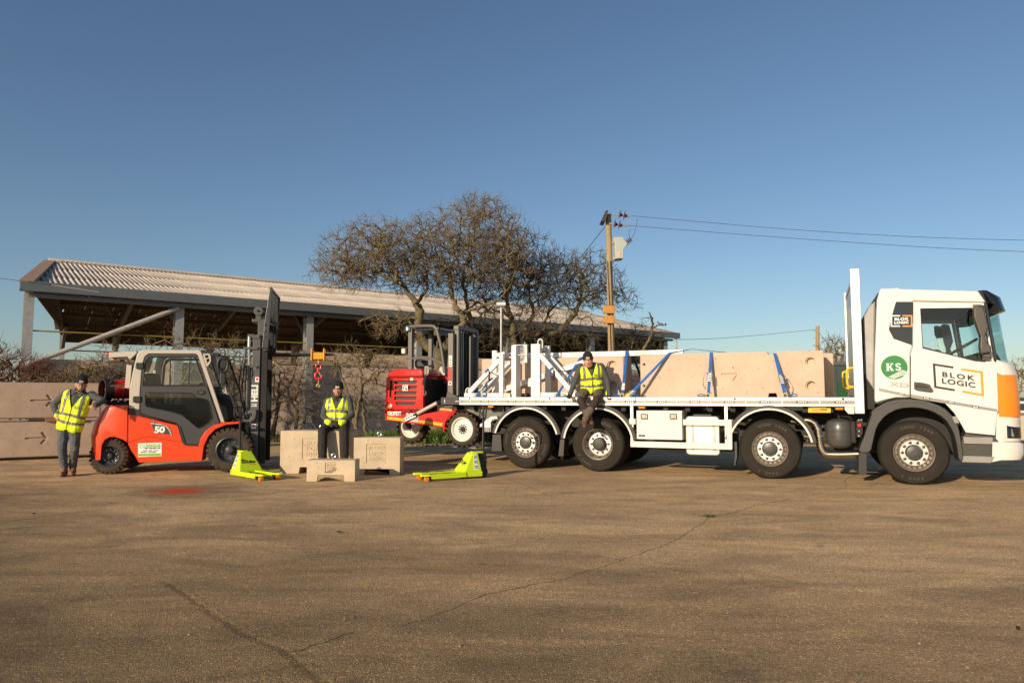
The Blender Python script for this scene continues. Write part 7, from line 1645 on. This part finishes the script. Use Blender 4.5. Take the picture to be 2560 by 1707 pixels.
    # cloth folds: across the limbs near the joints, softer elsewhere
    soft=np.isin(zn,['top','leg','knee']); disp=np.zeros(n)
    jn=[J[k] for k in ('el_r','el_l','kn_r','kn_l','an_r','an_l','hip_r','hip_l')]
    nr=np.empty(n*3,np.float32); me.vertices.foreach_get('normal',nr) if False else None
    me.update(); vn=np.array([v.normal[:] for v in me.vertices])
    for i in np.nonzero(soft)[0]:
        p=V(co[i]); w=max(math.exp(-((p-q).length/.12)**2) for q in jn)
        disp[i]=noise.noise(p*14+V((3,1,7)))*.006+noise.noise(V((p.x*22,p.y*22,p.z*48)))*.010*w+noise.noise(p*30)*.003
    co2=co+vn*disp[:,None]; me.vertices.foreach_set('co',co2.astype(np.float32).ravel())
    me.materials.clear()
    for m_ in ML: me.materials.append(m_)
    fc=np.array([p.center[:] for p in me.polygons]); fi=nearest(fc); mi=[]
    zm={'top':'top','collar':'collar','skin':'skin','chin':'beard','tash':'beard','lip':'lip','brow':'skin','leg':'leg','knee':'knee','boot':'boot','hand':'hand'}
    for k in fi: mi.append(M_[zm[zones[k]]])
    me.polygons.foreach_set('material_index',mi); me.shade_smooth(); body=obj('body',me,t)
    # eyes
    for s in (-1,1):
        e=MB().mi(0).ball(tuple(hd+rt*s*.031+up*.012+f*.076),.0115,10).mi(1).ball(tuple(hd+rt*s*.031+up*.011+f*.083),.0062,8); e.build('eye',[eyew,eyek],t,smooth=True)
    if smile:
        MB().tube([tuple(hd-up*(.043+.006*(1-abs(s)**2))+f*(.0955-.010*abs(s))+rt*s*.024) for s in (-1,-.5,0,.5,1)],.0042,6).build('teeth',eyew,t,smooth=True)
    if glasses:
        g=MB()
        for s in (-1,1):
            g.tube([tuple(hd+rt*(s*.033+.024*math.cos(a))+up*(.010+.018*math.sin(a))+f*.098) for a in [2*math.pi*k/14 for k in range(14)]],.0028,5,closed=True)
            g.tube([tuple(hd+rt*s*.057+up*.014+f*.096),tuple(hd+rt*s*.082+up*.012+f*.0)],.0028,5)
        g.tube([tuple(hd-rt*.010+up*.014+f*.099),tuple(hd+rt*.010+up*.014+f*.099)],.003,5).build('glasses',eyek,t)
    # beanie
    c=hd+up*.058-f*.006; hb=MB(); vs=[];fs=[]; rings=[(-.018,.100),(-.02,.106),(.0,.108),(.035,.107),(.038,.102),(.07,.098),(.10,.084),(.122,.058),(.132,.025),(.134,.002)]; N_=24
    for h,r_ in rings:
        for k in range(N_):
            a=2*math.pi*k/N_; vs.append(c+(rt*math.cos(a)*.93+f*math.sin(a)*1.02)*r_+up*(h+(.010 if math.sin(a)<0 else 0)*-1)+up*.004*math.sin(3*a))
    for i in range(len(rings)-1):
        for k in range(N_): fs.append((i*N_+k,i*N_+(k+1)%N_,(i+1)*N_+(k+1)%N_,(i+1)*N_+k))
    hat=hb.add(vs,fs).build('beanie',wool,t,smooth=True,ang=60)
    def patch(x0,x1,z0,z1,m_,d=.111):
        q=[]
        for x,z in ((x0,z0),(x1,z0),(x1,z1),(x0,z1)): q.append(c+rt*x+up*z+f*(math.sqrt(max(0,1-(x/.105)**2))*d))
        MB().add([tuple(p) for p in q]+[tuple(p-f*.003) for p in q],[(0,1,2,3),(7,6,5,4),(0,4,5,1),(1,5,6,2),(2,6,7,3),(3,7,4,0)]).build('hat_logo',m_,hat)
    for g_ in ((-.034,-.004,.028,.033),(-.034,-.029,-.008,.033),(-.034,-.004,-.010,-.005)): patch(-g_[1],-g_[0],g_[2],g_[3],decalw)
    for g_ in ((.002,.034,.028,.033),(.029,.034,-.008,.033),(.002,.034,-.010,-.005)): patch(-g_[1],-g_[0],g_[2],g_[3],mat('decal_orange'))
    for r_ in range(2):
        for k in range(4): patch(-.021+k*.0115-.0045,-.021+k*.0115+.0045,.014-r_*.015,.024-r_*.015,decalw,.1115)
    # hi-vis waistcoat
    vm=MB()
    for a,c_,r1,r2,z in caps:
        if z=='top' and all((p-chest).length<.75 for p in (a,c_)) and abs((a-c_).dot(lat))<.5:
            da=min((a-J['el_r']).length,(a-J['el_l']).length,(c_-J['el_r']).length,(c_-J['el_l']).length)
            if da<.05: continue
            cap_mb(vm,a,c_,r1+.017,r2+.017,12)
    C2=remesh(vm,.0085,3); bm=bmesh.new(); bm.from_mesh(C2); bpy.data.meshes.remove(C2)
    H_=(chest-pel).length; dele=[]
    for fc_ in bm.faces:
        p=fc_.calc_center_median()-pel; a=p.dot(lat); h=p.dot(tu); d=p.dot(fw); k=True
        # hem
        if h<-.035+(.02 if abs(a)<.03 and d>0 else 0)-.02*abs(a)/.15: k=False
        # arm holes
        for s,sh in ((-1,sr),(1,sl)):
            q=sh-pel; dx=abs(a-q.dot(lat)); dh=h-q.dot(tu)
            if a*s>abs(q.dot(lat))+.012 and dh<.08 and dh>-.20: k=False
            if a*s>abs(q.dot(lat))+.05: k=False
        # neck and V front
        if h>H_+.055: k=False
        nk=(J['neck']-pel); 
        if math.hypot(a-nk.dot(lat),d-nk.dot(fw))<.088 and h>H_-.02: k=False
        if d>0:
            v0=H_*.60
            if h>v0 and abs(a)<(h-v0)*.44: k=False
        if not k: dele.append(fc_)
    bmesh.ops.delete(bm,geom=dele,context='FACES')
    for fc_ in bm.faces:
        p=fc_.calc_center_median()-pel; a=p.dot(lat); h=p.dot(tu); d=p.dot(fw); m_=0
        sag=.018*math.cos(a*14)
        if .085<h+sag*.3<.135 or .215<h-sag*.5<.265: m_=1
        if h>=.24 and .112<abs(a)<.160: m_=1
        if abs(a)<.007 and d>0: m_=2
        fc_.material_index=m_; fc_.smooth=True
    for v in bm.verts:
        p=v.co; v.co=v.co+v.normal*(noise.noise(p*10+V((5,2,1)))*.010+noise.noise(V((p.x*25,p.y*25,p.z*14)))*.005)
    vme=bpy.data.meshes.new('vest'); bm.to_mesh(vme); bm.free()
    for m_ in (hivis,refl,zipm): vme.materials.append(m_)
    vest=obj('vest',vme,t); so_=vest.modifiers.new('thickness','SOLIDIFY'); so_.thickness=.004; so_.offset=1
    # printed mark on the wearer's left breast
    pc=pel+lat*.075*(1)+tu*(H_*.66); 
    dirv=fw; 
    hit=vest.ray_cast(tuple(pc+dirv*.5),tuple(-dirv)) if False else None
    q0=pc+fw*.150
    for (x0,x1,z0,z1) in ((-.035,.035,.022,.026),(-.035,.035,-.026,-.022),(-.035,-.031,-.026,.026),(.031,.035,-.026,.026),(-.022,.022,.005,.013),(-.022,.022,-.013,-.005)):
        q=[q0+lat*x+tu*z for x,z in ((x0,z0),(x1,z0),(x1,z1),(x0,z1))]
        MB().add([tuple(p) for p in q]+[tuple(p-fw*.003) for p in q],[(0,1,2,3),(7,6,5,4),(0,4,5,1),(1,5,6,2),(2,6,7,3),(3,7,4,0)]).build('vest_print',mat('olive_print',(.16,.22,.01),.7),vest)
    return t
def mset(top,leg,bootm,hand,sk,bd,knee=None,br=None):
    return dict(top=top,collar=jackin,skin=sk,beard=bd,lip=lipm,brow=br or bd,leg=leg,knee=knee or leg,boot=bootm,hand=hand)
# man leaning on the forklift
w=lambda q:q
J1={}
for k,p in dict(head=(-7.542,12.47,1.583),neck=(-7.621,12.55,1.473),sh_r=(-7.839,12.52,1.428),sh_l=(-7.412,12.58,1.416),
    el_r=(-8.091,12.6,1.249),wr_r=(-7.963,12.5,1.063),kn1_r=(-7.88,12.44,1.001),el_l=(-7.166,12.5,1.308),wr_l=(-7.217,12.36,1.233),kn1_l=(-7.229,12.32,1.176),
    hip_r=(-7.861,12.56,0.842),hip_l=(-7.678,12.58,0.829),kn_r=(-7.838,12.5,0.48),an_r=(-7.853,12.6,0.158),toe_r=(-7.804,12.45,0.04),heel_r=(-7.865,12.66,0.043),
    kn_l=(-7.656,12.56,0.482),an_l=(-7.771,12.72,0.159),toe_l=(-7.674,12.54,0.045),heel_l=(-7.787,12.77,0.051)).items(): J1[k]=p
def put(J,**kw): J.update(kw); return J
put(J1,pn_r=(-.3,.9,.2),pn_l=(.3,-.9,.2),curl_r=(.7,0,0),curl_l=(.45,0,0))
person('bearded man in glasses, hi-vis vest and jeans leaning on the forklift',(J1['an_r'][0],12.6,0),J1,(.52,-.85,-.10),mset(jacket,jeans,boot,skin,skin,beard),glasses=True,gloved=False,group='men in hi-vis vests')
# man sitting on the largest block
J2=dict(head=(-3.209,13.14,1.492),neck=(-3.229,13.2,1.36),sh_r=(-3.413,13.22,1.303),sh_l=(-3.029,13.22,1.324),
    el_r=(-3.479,13.16,1.036),wr_r=(-3.32,12.98,0.914),kn1_r=(-3.237,12.92,0.865),el_l=(-2.945,13.16,1.051),wr_l=(-3.096,12.96,0.909),kn1_l=(-3.159,12.89,0.877),
    hip_r=(-3.36,13.22,0.879),hip_l=(-3.106,13.22,0.879),kn_r=(-3.4,12.86,0.773),an_r=(-3.367,12.76,0.267),
    kn_l=(-3.018,12.86,0.748),an_l=(-2.976,12.78,0.265))
for s in 'rl':
    a=J2['an_'+s]; J2['an_'+s]=(a[0],a[1],.11); J2['heel_'+s]=(a[0],a[1]+.05,.046); J2['toe_'+s]=(a[0]+(-.04 if s=='r' else .03),a[1]-.2,.042)
put(J2,pn_r=(.1,-.8,.6),pn_l=(-.1,-.8,.6),curl_r=(.45,0,0),curl_l=(.45,0,0))
person('smiling bearded man in hi-vis vest and black trousers sitting on the largest block',(J2['hip_r'][0]+.17,13.2,.765),J2,(.10,-.99,-.06),mset(jacket,ktrous,boot2,glove,skin2,beard2),group='men in hi-vis vests',kind=2)
# man sitting on the edge of the lorry deck
q3=13.50
J3=dict(head=(1.432,13.36,2.04),neck=(1.471,13.46,1.928),sh_r=(1.294,13.46,1.95),sh_l=(1.683,13.46,1.95),
    el_r=(1.19,13.44,1.667),wr_r=(1.089,13.4,1.429),kn1_r=(1.053,13.31,1.367),el_l=(1.803,13.44,1.678),wr_l=(1.815,13.31,1.421),kn1_l=(1.799,13.24,1.356),
    hip_r=(1.391,13.52,1.491),hip_l=(1.652,13.52,1.491),kn_r=(1.26,13.1,1.316),an_r=(1.404,13.06,0.985),toe_r=(1.445,12.94,0.909),heel_r=(1.424,13.1,0.919),
    kn_l=(1.553,13.12,1.332),an_l=(1.334,12.96,0.988),toe_l=(1.307,12.84,0.855),heel_l=(1.311,12.99,0.944))
put(J3,pn_r=(-.2,-.9,.3),pn_l=(.2,-.9,.3),curl_r=(.6,0,0),curl_l=(.6,0,0))
person('man in hi-vis vest sitting on the lorry deck edge with crossed ankles',(J3['hip_r'][0]+.15,13.5,1.374),J3,(-.12,-.98,-.08),mset(jacket,brtrous,boot2,glove,skin,beard3,kneep),group='men in hi-vis vests',kind=3,smile=False)
